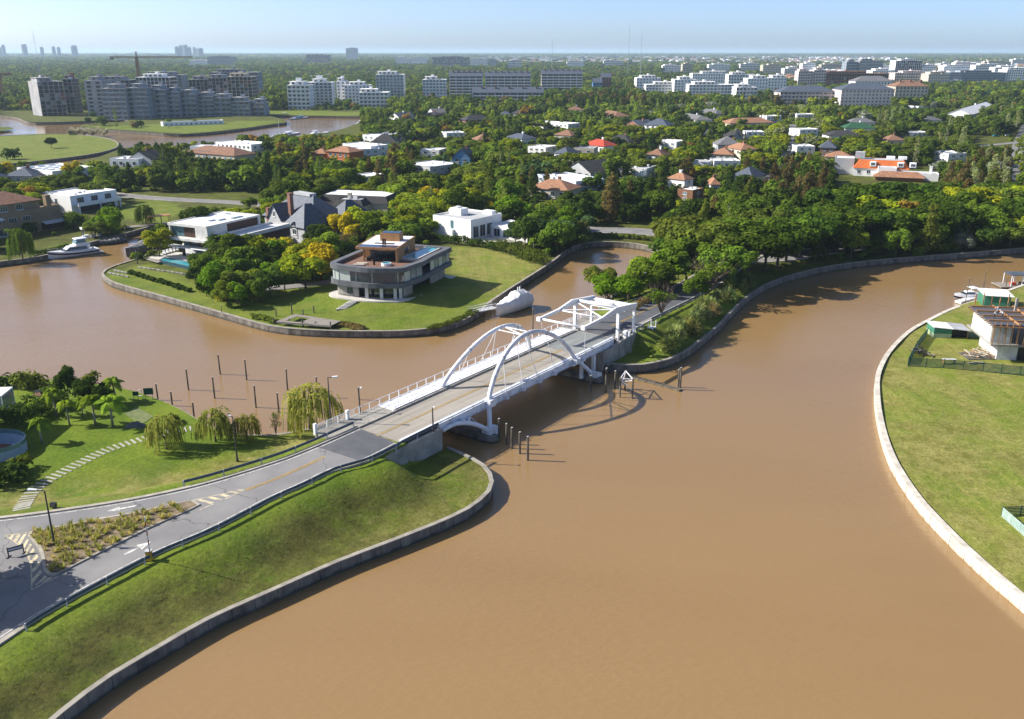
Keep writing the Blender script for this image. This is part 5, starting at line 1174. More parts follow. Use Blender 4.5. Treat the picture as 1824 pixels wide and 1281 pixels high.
block('white grey apartment tower with glass top floor', 671, 720, 182, 133, 24, 9, 'balcony', S_white, gm=A_glass); block('white ribbed mid rise beside the tower', 753, 795, 181, 142, 20, 7, 'balcony', S_white, gm=M_glassb)
block('brick apartment slab with chimneys, left one', 801, 860, 178, 136, 24, 8, 'balcony', S_brick, S_white, roof='gable', rm=R_slate, chim=6); block('brick apartment slab with chimneys, middle one', 864, 945, 172, 136, 24, 7, 'balcony', S_brick, S_white, roof='gable', rm=R_slate, chim=7); block('brick apartment slab with chimneys, right one', 964, 1037, 166, 132, 26, 7, 'balcony', S_brick, S_white, roof='gable', rm=R_slate, chim=7)
block('low brick apartment row with slate roof', 842, 968, 184, 165, 22, 3, 'balcony', S_brick, S_white, roof='gable', rm=R_slate, chim=5)
block('small blue gabled brick apartment house', 1056, 1072, 163, 147, 18, 3, 'punched', S_blue, roof='gable', rm=R_slate); block('brick gabled tower house beside the blue gable', 1070, 1088, 162, 138, 18, 5, 'punched', S_brick, roof='gable', rm=R_slate)
for i, (x0, x1, yb, t, fl, st, lab) in enumerate([(1133,1176,166,139,5,'punched','white end wing of the pale apartment complex'),(1150,1212,171,151,4,'balcony','low white front wing of the pale complex'),(1200,1240,172,142,6,'punched','pale wing under the blue gable emblem'),(1226,1308,178,151,5,'balcony','long white balcony front of the pale complex'),(1232,1296,158,131,5,'punched','rear white wing with drum shaped roof room'),(1296,1346,162,133,5,'balcony','white rear wing with rounded balconies'),(1310,1348,182,156,4,'balcony','black and white striped low office block'),(1330,1366,170,140,5,'punched','white gridded apartment block'),(1366,1399,170,139,6,'punched','white gridded apartment tower at the right end')]):
    block(lab, x0, x1, yb, t, 24, fl, st, S_white, gm=M_glassb if i % 2 else M_glass)
block('pink beige apartment house with slate hip roof, left one', 1388, 1486, 188, 164, 26, 4, 'balcony', S_pink, roof='hip', rm=R_slate); block('pink beige apartment house with slate hip roof, right one', 1496, 1590, 190, 160, 28, 5, 'punched', S_pink, roof='hip', rm=R_slate)
block('cream apartment house with brown tile roof', 1592, 1650, 184, 154, 26, 5, 'punched', S_cream, roof='hip', rm=R_rust, chim=3); block('white house block with grey roof behind the pink apartments', 1521, 1588, 172, 145, 24, 4, 'punched', S_white, roof='hip', rm=R_grey)
block('pinkish stepped tower left of the brown frame', 1420, 1446, 156, 127, 22, 6, 'balcony', S_pink); block('pinkish stepped tower beside the brown frame', 1447, 1470, 156, 125, 22, 6, 'balcony', S_pink); block('long brown unfinished frame building', 1470, 1582, 156, 131, 30, 4, 'frame', A_brickr, W_wood)
for i, (x0, x1, yb, t, fl, st, wm, lab) in enumerate([(1505,1526,140,110,6,'balcony',A_grey,'grey far block beside the lagoon'),(1528,1570,140,108,6,'balcony',A_conc,'glass fronted far block beside the lagoon'),(1592,1640,140,108,7,'frame',S_white,'white concrete frame tower far right'),(1640,1664,140,118,5,'punched',S_white,'narrow white block right of the frame tower'),(1592,1650,150,130,4,'balcony',S_pink,'pink low block behind the cream apartments'),(1652,1690,152,132,4,'punched',S_cream,'cream block with slate roof left of the glass building'),(1552,1592,146,126,4,'punched',S_white,'white mid rise in the far right cluster'),(1666,1690,151,130,5,'balcony',S_white,'white ribbed end of the glass office'),(1690,1796,150,129,5,'balcony',A_grey,'long dark glass office building'),(1680,1726,132,118,3,'punched',S_white,'white towers behind the glass office'),(1736,1792,132,116,4,'balcony',S_white,'white terraced building behind the glass office'),(1790,1850,150,124,6,'punched',S_white,'white building at the right frame edge'),(1446,1505,142,128,3,'punched',S_white,'low white row left of the grey far block')]):
    block(lab, x0, x1, yb, t, 30, fl, st, wm, parts=False, gm=M_glassb if 'glass' in lab else M_glass)
for i, (x0, x1, yb, t, fl, st, wm, lab) in enumerate([(705,730,114,102,5,'punched',S_white,'distant white apartment row, left end'),(732,762,114,102,5,'punched',S_white,'distant white apartment row, middle'),(770,836,118,102,5,'frame',A_conc,'distant unfinished dark frame building'),(838,868,117,105,5,'punched',S_white,'distant white block right of the dark frame'),(870,884,117,106,4,'punched',A_grey,'distant grey block right of the white one'),(617,637,106,86,9,'punched',A_grey,'distant dark tower alone on the plain'),(546,588,112,98,5,'frame',A_brickr,'distant brown building under construction'),(370,418,116,101,6,'balcony',A_grey,'distant dark office block left of centre'),(338,370,116,108,2,'punched',S_white,'distant low white hall beside the dark office')]):
    block(lab, x0, x1, yb, t, 40, fl, st, wm, parts=False)
for i, (x, w, t, m) in enumerate([(2,3,84,A_grey),(8,4,80,A_grey),(43,3,79,S_pink),(47,4,79,A_grey),(76,4,84,A_grey),(97,4,83,A_grey),(106,4,84,A_grey),(133,7,81,A_grey),(316,5,83,A_grey),(323,4,81,A_grey),(328,4,80,S_white),(333,4,80,A_grey),(339,4,84,A_grey),(347,4,84,S_pink),(353,4,86,S_white),(359,5,86,A_grey)]):
    a = G(x, 104.5, 1.6); ww = w*a.y/F_PX*1.05; hh = top_z(x, 104.5, 1.6, t)
    o = thing('skyline_tower', f'hazy skyline tower on the horizon, {ORD[i]} from the left', 'tower', a, 0, 'skyline towers'); b = MB(); b.box(-ww/2, ww/2, 0, ww, 0, hh*0.92); b.box(-ww*0.35, ww*0.35, ww*0.2, ww*0.8, hh*0.92, hh); b.build('shaft', m, o)
for i, (x0, x1, yb, t, fl, wm) in enumerate([(905,930,121,108,4,S_white),(1010,1040,120,109,4,S_white),(1075,1110,118,108,3,S_white),(1180,1212,130,117,4,S_white),(1215,1232,131,114,5,S_cream),(1262,1300,128,115,4,S_white),(1318,1352,126,114,4,S_white),(1358,1392,132,116,5,S_cream),(1396,1422,138,122,5,S_white),(1428,1452,130,113,5,S_white),(1462,1500,127,115,4,S_cream),(1545,1590,132,117,4,S_white),(1612,1660,129,117,3,S_white),(1700,1740,124,112,4,S_white),(1752,1800,122,110,4,S_cream),(1770,1830,138,120,5,S_white),(1802,1840,116,106,4,S_white)]):
    block(f'distant pale mid rise of the far town, {ORD[i]} from the left', x0, x1, yb, t, 26, fl, 'punched' if i % 2 else 'balcony', wm, parts=False)
# scattered town: hundreds of small far houses
twn = {0: MB(), 1: MB(), 2: MB()}; random.seed(4)
def town_area(x0, x1, y0, y1, n, smin, smax):
    for _ in range(n):
        x, y = random.uniform(x0, x1), random.uniform(y0, y1); p = G(x, y, 1.6)
        if not IN(p.x, p.y): continue
        w, d, h = random.uniform(smin, smax), random.uniform(smin, smax), random.uniform(6, 12); k = random.choices([0,1,2], [6,3,2])[0]
        b = twn[k].mat(0); b.box(p.x-w/2, p.x+w/2, p.y, p.y+d, 0.5, h)
        if k == 1: b.mat(1); b.hip(p.x-w/2, p.x+w/2, p.y, p.y+d, h, 3, over=0.5); b.mat(0)
town_area(850, 1500, 101, 113, 900, 16, 40); town_area(1400, 1840, 106, 135, 380, 14, 32); town_area(1380, 1840, 130, 152, 90, 12, 24); town_area(0, 800, 96, 108, 90, 20, 60); town_area(1500, 1840, 98, 106, 120, 25, 60); town_area(0, 760, 112, 150, 26, 10, 22)
for k, (ms, l) in enumerate(([[S_white, R_lgrey], 'white flat houses of the distant town'], [[S_cream, R_terra], 'tile roofed houses of the distant town'], [[S_grey, R_lgrey], 'grey buildings of the distant town'])):
    tag(twn[k].build('distant_town', ms), l, 'town', kind='stuff')
# lagoons on the plain
for i, pts in enumerate(([(1440,108),(1480,104),(1560,103),(1600,106),(1560,110),(1480,110)], [(1655,121),(1690,115),(1750,117),(1745,124),(1690,126)])):
    b = MB(); b.poly([tuple(G(x, y, 2.1)) for x, y in pts]); o = b.build('lagoon_water', M_water); outward(o.data); tag(o, kind='structure')
# tower cranes and masts
M_crane = mat('crane_steel', (0.34,0.17,0.07), (0.24,0.12,0.05), 0.5, 0.7)
def lattice(b, p, q, w, n, t=0.16):
    p, q = Vector(p), Vector(q); d = (q-p).normalized(); ref = Vector((0,1,0)); e1 = d.cross(ref).normalized()*w/2; e2 = e1.cross(d).normalized()*w/2; cs = [e1+e2, e1-e2, -e1-e2, -e1+e2]
    for c in cs: b.bar(p+c, q+c, t, t)
    for i in range(n):
        for k in range(4):
            a, c = cs[k], cs[(k+1)%4]; u0, u1 = lerp(p, q, i/n), lerp(p, q, (i+1)/n); b.bar(u0+a, u1+c, t*0.7, t*0.7)
def crane(label, x, yb, yt, jl, jr, yj):
    a = G(x, yb, 1.6); o = thing('tower_crane', label, 'crane', a); hz_ = top_z(x, yb, 1.6, yt)-1.6; hj = top_z(x, yb, 1.6, yj)-1.6; sc_ = a.y*cp/F_PX
    b = MB(); lattice(b, (0,0,0), (0,0,hj), 2.4, 18, 0.6); b.build('mast', M_crane, o); b = MB(); lattice(b, (0,0,hj), ((jr-x)*sc_,0,hj), 1.8, 20, 0.5); b.build('jib', M_crane, o); b = MB(); lattice(b, (0,0,hj), ((jl-x)*sc_,0,hj), 1.8, 10, 0.5); b.build('counter_jib', M_crane, o)
    MB().box((jl-x)*sc_, (jl-x)*sc_+4, -1, 1, hj-3, hj).build('counterweight', A_conc, o); b = MB(); lattice(b, (0,0,hj), (0,0,hz_), 1.2, 4, 0.3); b.build('apex', M_crane, o)
    for e in (jl, jr): MB().bar((0,0,hz_), ((e-x)*sc_*0.7,0,hj), 0.15, 0.15).build('tie', M_crane, o)
crane('tall brown tower crane above the unfinished blocks', 252, 172, 92, 205, 352, 102); crane('tower crane cut by the left frame edge', 6, 178, 125, -60, 30, 132)
for i, (x, t, yb, l) in enumerate([(72,56,140,'hair thin radio mast at the far left'),(983,72,140,'short radio mast on the central horizon'),(1118,48,140,'tall thin radio mast, left one of a pair'),(1140,58,140,'tall thin radio mast, right one of a pair')]):
    a = G(x, yb, 1.6); h = top_z(x, yb, 1.6, t); o = thing('radio_mast', l, 'mast', a); MB().tube([(0,0,0),(0,0,h)], [0.5,0.25], 4).build('shaft', A_grey, o)
    for s in (-1, 1): MB().tube([(0,0,h*0.9),(s*h*0.35,0,0)], 0.06, 3).build('guy_wire', A_grey, o)
# far pool and pergola building on the peninsula
ap = thing('garden_pool', 'turquoise curved pool on the apartment lawn across the inlet', 'pool', G(330,229,1.6)); q = [Vector((p.x-ap.location.x, p.y-ap.location.y)) for p in (G(312,228,1.6), G(322,226,1.6), G(330,224.5,1.6), G(352,227,1.6), G(368,228,1.6), G(385,228,1.6), G(378,231,1.6), G(350,232,1.6), G(325,231,1.6))]
o = ring(MB(), q, -3.0, -0.3, 0.12).build('paving', M_pave, ap); outward(o.data); o = MB().prism(q, -0.2, 0.08).build('water', M_pool, ap); outward(o.data)
pb = house('low white glazed pool house in front of the grey terraced apartments', (290,219), (398,215), 4.5, 8, 1, 'flat', 0, S_white, R_lgrey)
# ================================================================ trees and plants
def unit(a): return a/np.maximum(1e-9, np.linalg.norm(a, axis=-1, keepdims=True))
def leaf_quads(C, Nn, size, asp=1.5):
    n = len(C); Nn = unit(Nn); rnd = RNG.normal(size=(n,3)); t = unit(np.cross(Nn, rnd)); b = np.cross(Nn, t)
    s = (size if hasattr(size, '__len__') else np.full(n, size))[:, None]
    a, c = t*s*0.5*asp, b*s*0.5
    return np.stack([C-a, C-c*0.9, C+a, C+c*0.9], 1)
def quads_mesh(name, Q, m, trunk=None):
    """Q (n,4,3)"""
    n = len(Q); me = bpy.data.meshes.new(name)
    me.vertices.add(n*4); me.vertices.foreach_set('co', Q.reshape(-1).astype(np.float32))
    me.loops.add(n*4); me.loops.foreach_set('vertex_index', np.arange(n*4, dtype=np.int32))
    me.polygons.add(n); me.polygons.foreach_set('loop_start', np.arange(0, n*4, 4, dtype=np.int32))
    me.materials.append(m); me.update(calc_edges=True); me.validate(); return me
def blob_leaves(lobes, per, size, up=0.25, spread=0.75):
    Cs, Ns = [], []
    for (x, y, z, r, rz_) in lobes:
        n = int(per*r*r); d = unit(RNG.normal(size=(n,3))); d[:,2] = np.where((d[:,2] < -0.35) & (RNG.random(n) < 0.7), -d[:,2], d[:,2])
        rad = 0.55+0.5*RNG.random(n)**0.6
        P = d*rad[:,None]*np.array([r, r, rz_]); Cs.append(P+np.array([x, y, z]))
        Ns.append(d*spread+RNG.normal(size=(n,3))*0.36+np.array([0,0,up]))
    C, Nn = np.concatenate(Cs), np.concatenate(Ns)
    return leaf_quads(C, Nn, size*(0.7+0.6*RNG.random(len(C))))
def limbs(b, base, tips, r0, fork):
    f = Vector((base[0], base[1], fork)); b.tube([base, lerp(Vector(base), f, 0.5)+Vector((random.uniform(-.1,.1),random.uniform(-.1,.1),0)), f], [r0, r0*0.8, r0*0.65], 7)
    for t in tips:
        t = Vector(t); m = lerp(f, t, 0.5)+Vector((0,0,0.25)); b.tube([f, m, t], [r0*0.5, r0*0.32, r0*0.12], 5)
def gen_broad(seed, rx=3.9, rz_=3.4, cz=5.4, nl=17, leaf=0.52, per=58, trunk=2.4):
    random.seed(seed); lobes = []
    for i in range(nl):
        a = random.uniform(0, 2*math.pi); e = math.asin(random.uniform(-0.55, 1.0)); k = random.uniform(0.55, 0.85); r = random.uniform(1.15, 1.95)*rx/3.9
        lobes.append((math.cos(a)*math.cos(e)*rx*k, math.sin(a)*math.cos(e)*rx*k, cz+math.sin(e)*rz_*k, r, r*0.85))
    lobes.append((0, 0, cz, rx*0.6, rz_*0.6))
    cr = quads_mesh('crown', blob_leaves(lobes, per, leaf), M_leaf)
    b = MB(); limbs(b, (0,0,-0.4), [(l[0]*0.8, l[1]*0.8, l[2]-0.2) for l in lobes[:7]], 0.24, trunk)
    return cr, b.mesh('trunk', M_bark, True), cz+rz_
def gen_umbrella(seed): 
    random.seed(seed); lobes = []
    for i in range(26):
        a = random.uniform(0, 2*math.pi); k = random.uniform(0.1, 1)**0.5; r = random.uniform(1.1, 1.8)
        lobes.append((math.cos(a)*5.0*k, math.sin(a)*5.0*k, 6.3+random.uniform(-0.6,0.7)+1.5*(1-k*k), r, r*0.62))
    for i in range(6):
        a = random.uniform(0, 2*math.pi); lobes.append((math.cos(a)*3.6, math.sin(a)*3.6, 4.7, 1.1, 0.8))
    cr = quads_mesh('crown', blob_leaves(lobes, 62, 0.5, up=0.45), M_leaf)
    b = MB(); limbs(b, (0,0,-0.4), [(l[0]*0.75, l[1]*0.75, l[2]-0.3) for l in lobes[:9]], 0.3, 2.5)
    return cr, b.mesh('trunk', M_bark, True), 8.8
def gen_casuarina(seed):
    random.seed(seed); lobes = []; Hh = 14.0
    for i in range(34):
        z = random.uniform(1.8, Hh-0.6); rr = 2.7*(1-(z/Hh)**1.6)+0.35; a = random.uniform(0, 2*math.pi); k = random.uniform(0.35, 0.9); r = random.uniform(0.75, 1.25)*(1.15-0.5*z/Hh)
        lobes.append((math.cos(a)*rr*k, math.sin(a)*rr*k, z, r, r*1.35))
    lobes.append((0,0,Hh-0.6,0.5,1.0))
    cr = quads_mesh('crown', blob_leaves(lobes, 75, 0.42, up=-0.1, spread=0.6), M_leaf)
    b = MB(); b.tube([(0,0,-0.4),(0.1,0,6),(0,0.1,13.4)], [0.26,0.17,0.04], 7)
    for i in range(9):
        l = lobes[i]; b.tube([(0,0,max(1.2,l[2]-1)),(l[0],l[1],l[2])], [0.07,0.02], 5)
    return cr, b.mesh('trunk', M_bark, True), Hh+0.4
def gen_poplar(seed):
    random.seed(seed); lobes = []; Hh = 15.0
    for i in range(26):
        z = random.uniform(1.5, Hh-0.5); rr = 1.5*math.sin(math.pi*min(1, 0.12+z/Hh*0.86))+0.15; a = random.uniform(0, 2*math.pi); r = random.uniform(0.55, 0.95)
        lobes.append((math.cos(a)*rr*0.7, math.sin(a)*rr*0.7, z, r, r*1.7))
    cr = quads_mesh('crown', blob_leaves(lobes, 60, 0.36, up=0.1), M_leaf)
    b = MB(); b.tube([(0,0,-0.4),(0,0,7),(0,0,14.5)], [0.22,0.14,0.03], 7)
    for i in range(10): l = lobes[i]; b.tube([(0,0,max(1,l[2]-2.5)),(l[0],l[1],l[2])], [0.06,0.02], 4)
    return cr, b.mesh('trunk', M_barkp, True), Hh+0.5
def frond(out, az, elev, L, droop, w, nleaf=16):
    """one palm frond: leaflets hanging from an arching midrib"""
    d = np.array([math.cos(az), math.sin(az)]); pts = []
    for k in range(nleaf+1):
        t = k/nleaf; r = L*t*math.cos(elev)*(1-0.15*t); z = L*t*math.sin(elev)-droop*L*t*t
        pts.append(np.array([d[0]*r, d[1]*r, z]))
    side = np.array([-d[1], d[0], 0.0])
    for k in range(1, nleaf+1):
        p0, p1 = pts[k-1], pts[k]; t = k/nleaf; ww = w*math.sin(math.pi*min(1, 0.15+0.8*t))+0.05
        for s in (-1, 1):
            tip = side*s*ww+np.array([0,0,-ww*(0.45+0.4*t)])+(p1-p0)*0.8
            out.append([p0, p1, p1+tip*1.0, p0+tip*0.9])
def gen_palm(seed, Ht=6.0, nf=24, L=3.0, droop=0.8, w=0.72, r0=0.17, e0=0.1, e1=1.25, bark=None):
    random.seed(seed); out = []
    for i in range(nf):
        frond(out, i*2.4+random.uniform(-.3,.3), random.uniform(e0, e1), L*random.uniform(0.85,1.1), droop*random.uniform(0.8,1.15), w)
    Q = np.array(out)+np.array([0.25,0,Ht]); cr = quads_mesh('fronds', Q, M_leaf)
    b = MB(); b.tube([(0,0,-0.4),(0.02,0,Ht*0.4),(0.14,0,Ht*0.75),(0.25,0,Ht+0.1)], [r0*1.25,r0,r0*0.9,r0*0.7], 8)
    return cr, b.mesh('trunk', bark or M_barkp, True), Ht+L*0.7
def gen_willow(seed, Hh=6.5, rx=3.2, clumps=34, wide=0.07):
    """clumps of hanging strands of uneven length, open between the clumps"""
    random.seed(seed); Q = []
    for c in range(clumps):
        a0 = random.uniform(0, 2*math.pi); k0 = random.uniform(0.05, 1)**0.55*random.uniform(0.75, 1.1); ztop = Hh*(1-0.42*min(1,k0)**2.2)+random.uniform(-.7,.35); low = random.choice([0.12,0.2,0.3,0.45,0.55])
        for i in range(random.randint(6, 13)):
            a = a0+random.gauss(0, 0.10); k = k0+random.gauss(0, 0.06); x, y = math.cos(a)*rx*k, math.sin(a)*rx*k; zt = ztop+random.uniform(-.35,.25); zb = max(0.3, zt*low*random.uniform(0.6,1.5))
            if zb > zt-0.6: zb = zt-0.8
            n = max(3, int((zt-zb)/0.42)); ca, sa = math.cos(random.uniform(0,6.28)), math.sin(random.uniform(0,6.28)); sx, sy = math.cos(a)*0.45+random.uniform(-.2,.2), math.sin(a)*0.45+random.uniform(-.2,.2)
            for q in range(n):
                o0, o1 = q/n, (q+0.92)/n; z0 = lerp(zt, zb, o0); z1 = lerp(zt, zb, o1); w = wide*random.uniform(0.6,1.7); e0, e1 = o0**0.5, o1**0.5
                Q.append([[x+sx*e0-ca*w,y+sy*e0-sa*w,z0],[x+sx*e0+ca*w,y+sy*e0+sa*w,z0],[x+sx*e1+ca*w*.6,y+sy*e1+sa*w*.6,z1],[x+sx*e1-ca*w*.6,y+sy*e1-sa*w*.6,z1]])
    top = blob_leaves([(math.cos(a)*rx*0.55+random.uniform(-.4,.4), math.sin(a)*rx*0.55, Hh*random.uniform(0.75,0.95), random.uniform(.7,1.1), 0.55) for a in (0,0.9,1.8,2.7,3.6,4.5,5.4)]+[(0,0,Hh*0.97,0.9,0.5)], 42, 0.26)
    cr = quads_mesh('crown', np.concatenate([np.array(Q), top]), M_leaf)
    b = MB(); limbs(b, (0,0,-0.4), [(math.cos(a)*rx*0.6, math.sin(a)*rx*0.6, Hh*0.85) for a in (0.2,1.5,2.8,4.0,5.3)], 0.2, 1.9)
    return cr, b.mesh('trunk', M_bark, True), Hh+0.6
def gen_tuft(seed, n=240, Hh=1.9, rad=1.35, w=0.085, core=False):
    random.seed(seed); Q = []
    for i in range(n):
        a = random.uniform(0, 2*math.pi); sp_ = random.uniform(0.15, 1)*rad; h = Hh*random.uniform(0.6, 1.1); d = (math.cos(a), math.sin(a)); s = (-d[1]*w, d[0]*w); pts = []
        for t in (0, 0.4, 0.75, 1.0): pts.append((d[0]*sp_*t**1.3+d[0]*0.12, d[1]*sp_*t**1.3+d[1]*0.12, h*(t*1.55-0.75*t*t*(0.4+sp_/rad))))
        for p, q, k0, k1 in zip(pts[:-1], pts[1:], (1,.9,.6), (.9,.6,.15)):
            Q.append([[p[0]-s[0]*k0,p[1]-s[1]*k0,p[2]],[p[0]+s[0]*k0,p[1]+s[1]*k0,p[2]],[q[0]+s[0]*k1,q[1]+s[1]*k1,q[2]],[q[0]-s[0]*k1,q[1]-s[1]*k1,q[2]]])
    Q = np.array(Q)
    if core: Q = np.concatenate([Q, blob_leaves([(0,0,0.55,0.85,0.55),(0.4,0.2,0.8,0.5,0.5),(-0.4,-0.1,0.75,0.5,0.5)], 70, 0.3)])
    return quads_mesh('blades', Q, M_leaf)
def gen_shrub(seed, r=1.0, leaf=0.22, per=110):
    random.seed(seed); lobes = [(random.uniform(-.5,.5)*r, random.uniform(-.5,.5)*r, random.uniform(0.35,0.8)*r, random.uniform(0.4,0.65)*r, random.uniform(0.4,0.6)*r) for _ in range(8)]
    return quads_mesh('foliage', blob_leaves(lobes, per/(r*r) if r < 1 else per, leaf), M_leaf)
def gen_bare(seed):
    random.seed(seed); b = MB()
    for i in range(26):
        a = random.uniform(0, 2*math.pi); t = Vector((math.cos(a)*random.uniform(.5,2.2), math.sin(a)*random.uniform(.5,2.2), random.uniform(2.5,5)))
        b.tube([(0,0,0.8*random.random()), t*0.5+Vector((0,0,0.6)), t], [0.07,0.04,0.012], 4)
        for j in range(4): b.tube([t*0.7+Vector((0,0,0.3)), t+Vector((random.uniform(-.8,.8),random.uniform(-.8,.8),random.uniform(0,.9)))], [0.02,0.006], 3)
    lobes = [(random.uniform(-1.9,1.9),random.uniform(-1.9,1.9),random.uniform(2.4,4.9),random.uniform(.6,1.0),0.6) for _ in range(15)]
    return quads_mesh('crown', blob_leaves(lobes, 48, 0.24), M_leaf), b.mesh('trunk', M_bark, True), 5.4
KIND = {'broad': [gen_broad(s, nl=random.choice([14,17,20])) for s in (1,2,3,4,5)], 'umbrella': [gen_umbrella(s) for s in (11,12,13,14)], 'casuarina': [gen_casuarina(s) for s in (21,22,23)],
        'poplar': [gen_poplar(s) for s in (31,32)], 'palm': [gen_palm(s) for s in (41,42,43)], 'date': [gen_palm(s, 4.2, 42, 3.1, 0.5, 0.32, 0.34, -0.25, 1.35, M_bark) for s in (51,52)],
        'fan': [gen_palm(s, 11.0, 24, 1.7, 0.55, 0.45, 0.2, -0.6, 1.3) for s in (55,56)], 'willow': [gen_willow(s) for s in (61,62,63)], 'bare': [gen_bare(s) for s in (71,72)]}
TUFT = [gen_tuft(s, core=True) for s in (81,82,83)]; SHRUB = [gen_shrub(s) for s in (91,92,93,94)]
GRN = {'dark': (0.058,0.100,0.020), 'mid': (0.122,0.194,0.026), 'light': (0.217,0.297,0.035), 'olive': (0.130,0.173,0.032), 'yellow': (0.470,0.390,0.020), 'ygreen': (0.258,0.311,0.021), 'brown': (0.162,0.134,0.058),
       'rusty': (0.307,0.205,0.044), 'blue': (0.077,0.141,0.059), 'silver': (0.280,0.310,0.276), 'willow': (0.270,0.285,0.069), 'pampas': (0.340,0.380,0.149), 'palm': (0.192,0.288,0.032), 'street': (0.068,0.121,0.018), 'vivid': (0.141,0.256,0.020), 'sage': (0.282,0.320,0.162)}
NAMES = {'broad': 'broadleaf_tree', 'umbrella': 'spreading_tree', 'casuarina': 'casuarina_tree', 'poplar': 'poplar_tree', 'palm': 'palm_tree', 'date': 'date_palm', 'fan': 'fan_palm', 'willow': 'willow_tree', 'bare': 'sparse_tree'}
CATS = {'palm': 'palm', 'date': 'palm', 'fan': 'palm'}
PLACED = []
NTREE = {}
def tree(kind, pos, h, col, label, group=None, wide=1.0, rz=None, z=None, var=None):
    v = KIND[kind][var if var is not None else random.randrange(len(KIND[kind]))]; cr, tk, hh = v; s = h/hh
    zz = gz(pos[0], pos[1])-0.05 if z is None else z
    o = thing(NAMES[kind], label, CATS.get(kind, 'tree'), (pos[0], pos[1], zz), random.uniform(0, 6.28) if rz is None else rz, group)
    NTREE[kind] = NTREE.get(kind, 0)+1
    c = put('fronds' if kind in CATS else 'crown', cr, o); t = put('trunk', tk, o)
    c.scale = (s*wide, s*wide, s); t.scale = (s*wide, s*wide, s)
    k = GRN[col] if isinstance(col, str) else col; jb = random.uniform(0.85, 1.2); jr = random.uniform(0.92, 1.08); j = (jb*jr, jb, jb*0.95)
    c.color = (k[0]*j[0], k[1]*j[1], k[2]*j[2], 1)
    PLACED.append((pos[0], pos[1], h*0.42*wide)); return o
def ptree(kind, px, py, ty, col, label, group=None, wide=1.0, z=None, var=None):
    """foot at pixel (px,py), top at row ty"""
    z0 = 1.7 if z is None else z
    for _ in range(4): p = G(px, py, z0); z0 = gz(p.x, p.y)
    return tree(kind, p, top_z(px, py, z0, ty)-z0, col, label, group, wide, var=var)
def shrub(px, py, s, col, label, group=None, sz=None, name='shrub', cat='shrub'):
    z0 = 1.7
    for _ in range(4): p = G(px, py, z0); z0 = gz(p.x, p.y)
    o = put(name, random.choice(SHRUB), None, (p.x, p.y, z0-0.1), random.uniform(0, 6), (s, s, sz or s)); k = GRN[col]; o.color = (*[c*random.uniform(.85,1.15) for c in k], 1)
    return tag(o, label, cat, group)
def in_any(xs, ys, polys):
    m = np.zeros(xs.shape, bool)
    for f in polys:
        if not f: continue
        fx = [p[0] for p in f]; fy = [p[1] for p in f]; k = (xs > min(fx)) & (xs < max(fx)) & (ys > min(fy)) & (ys < max(fy))
        if k.any(): m[k] |= in_poly(xs[k], ys[k], f)
    return m
# ---- named foreground trees
P = ptree
for i, (x, y, t, w) in enumerate([(101,741,683,1.0),(124,757,703,0.9),(148,742,700,0.85),(170,757,694,1.0),(201,760,694,1.15),(207,716,664,1.1),(75,790,735,0.9),(58,742,712,0.9)]):
    P('palm', x, y, t, 'palm' if i != 5 else 'mid', ['queen palm at the dark edge of the lawn beside the timber terrace','short yellow green queen palm with its foot in shade','slim queen palm in front of the dark round tree','tall queen palm leaning over the middle of the lawn','bushy queen palm beside the covered mound on the lawn','queen palm behind the lawn nearest the canal edging','lone low queen palm in the shaded lawn','small drooping palm in the shaded hedge corner'][i], 'queen palms on the near lawn', w*1.25)
P('broad', 122, 712, 656, 'dark', 'tall narrow dark tree at the canal edge behind the palms', None, 0.7)
P('broad', 160, 722, 675, 'dark', 'round dark tree behind the slim queen palm', None, 1.1)
P('broad', 182, 724, 682, 'dark', 'low dark round tree between the palms and the canal', None, 1.0)
P('willow', 297, 800, 737, 'willow', 'yellow green weeping willow beside the stepping path', 'willows on the canal bank', 1.15, var=0)
P('willow', 385, 787, 725, 'willow', 'weeping willow left of the dark lamp post', 'willows on the canal bank', 1.1, var=1)
P('willow', 440, 783, 736, 'willow', 'low weeping willow right of the dark lamp post', 'willows on the canal bank', 1.2, var=2)
P('willow', 552, 765, 683, 'willow', 'largest weeping willow beside the bridge approach', 'willows on the canal bank', 1.3, var=2)
P('bare', 492, 776, 732, 'olive', 'small thin sapling between two willows', None, 0.5)
P('willow', 40, 462, 402, (0.10,0.16,0.02), 'dense green willow overhanging the quay in front of the tan house', None, 0.9, var=1)
# off-frame tree whose shade falls on the road at the lower left
tree('broad', (-58.5, 78.8), 9.5, 'mid', 'tree left of the frame shading the road corner', None, 1.2)
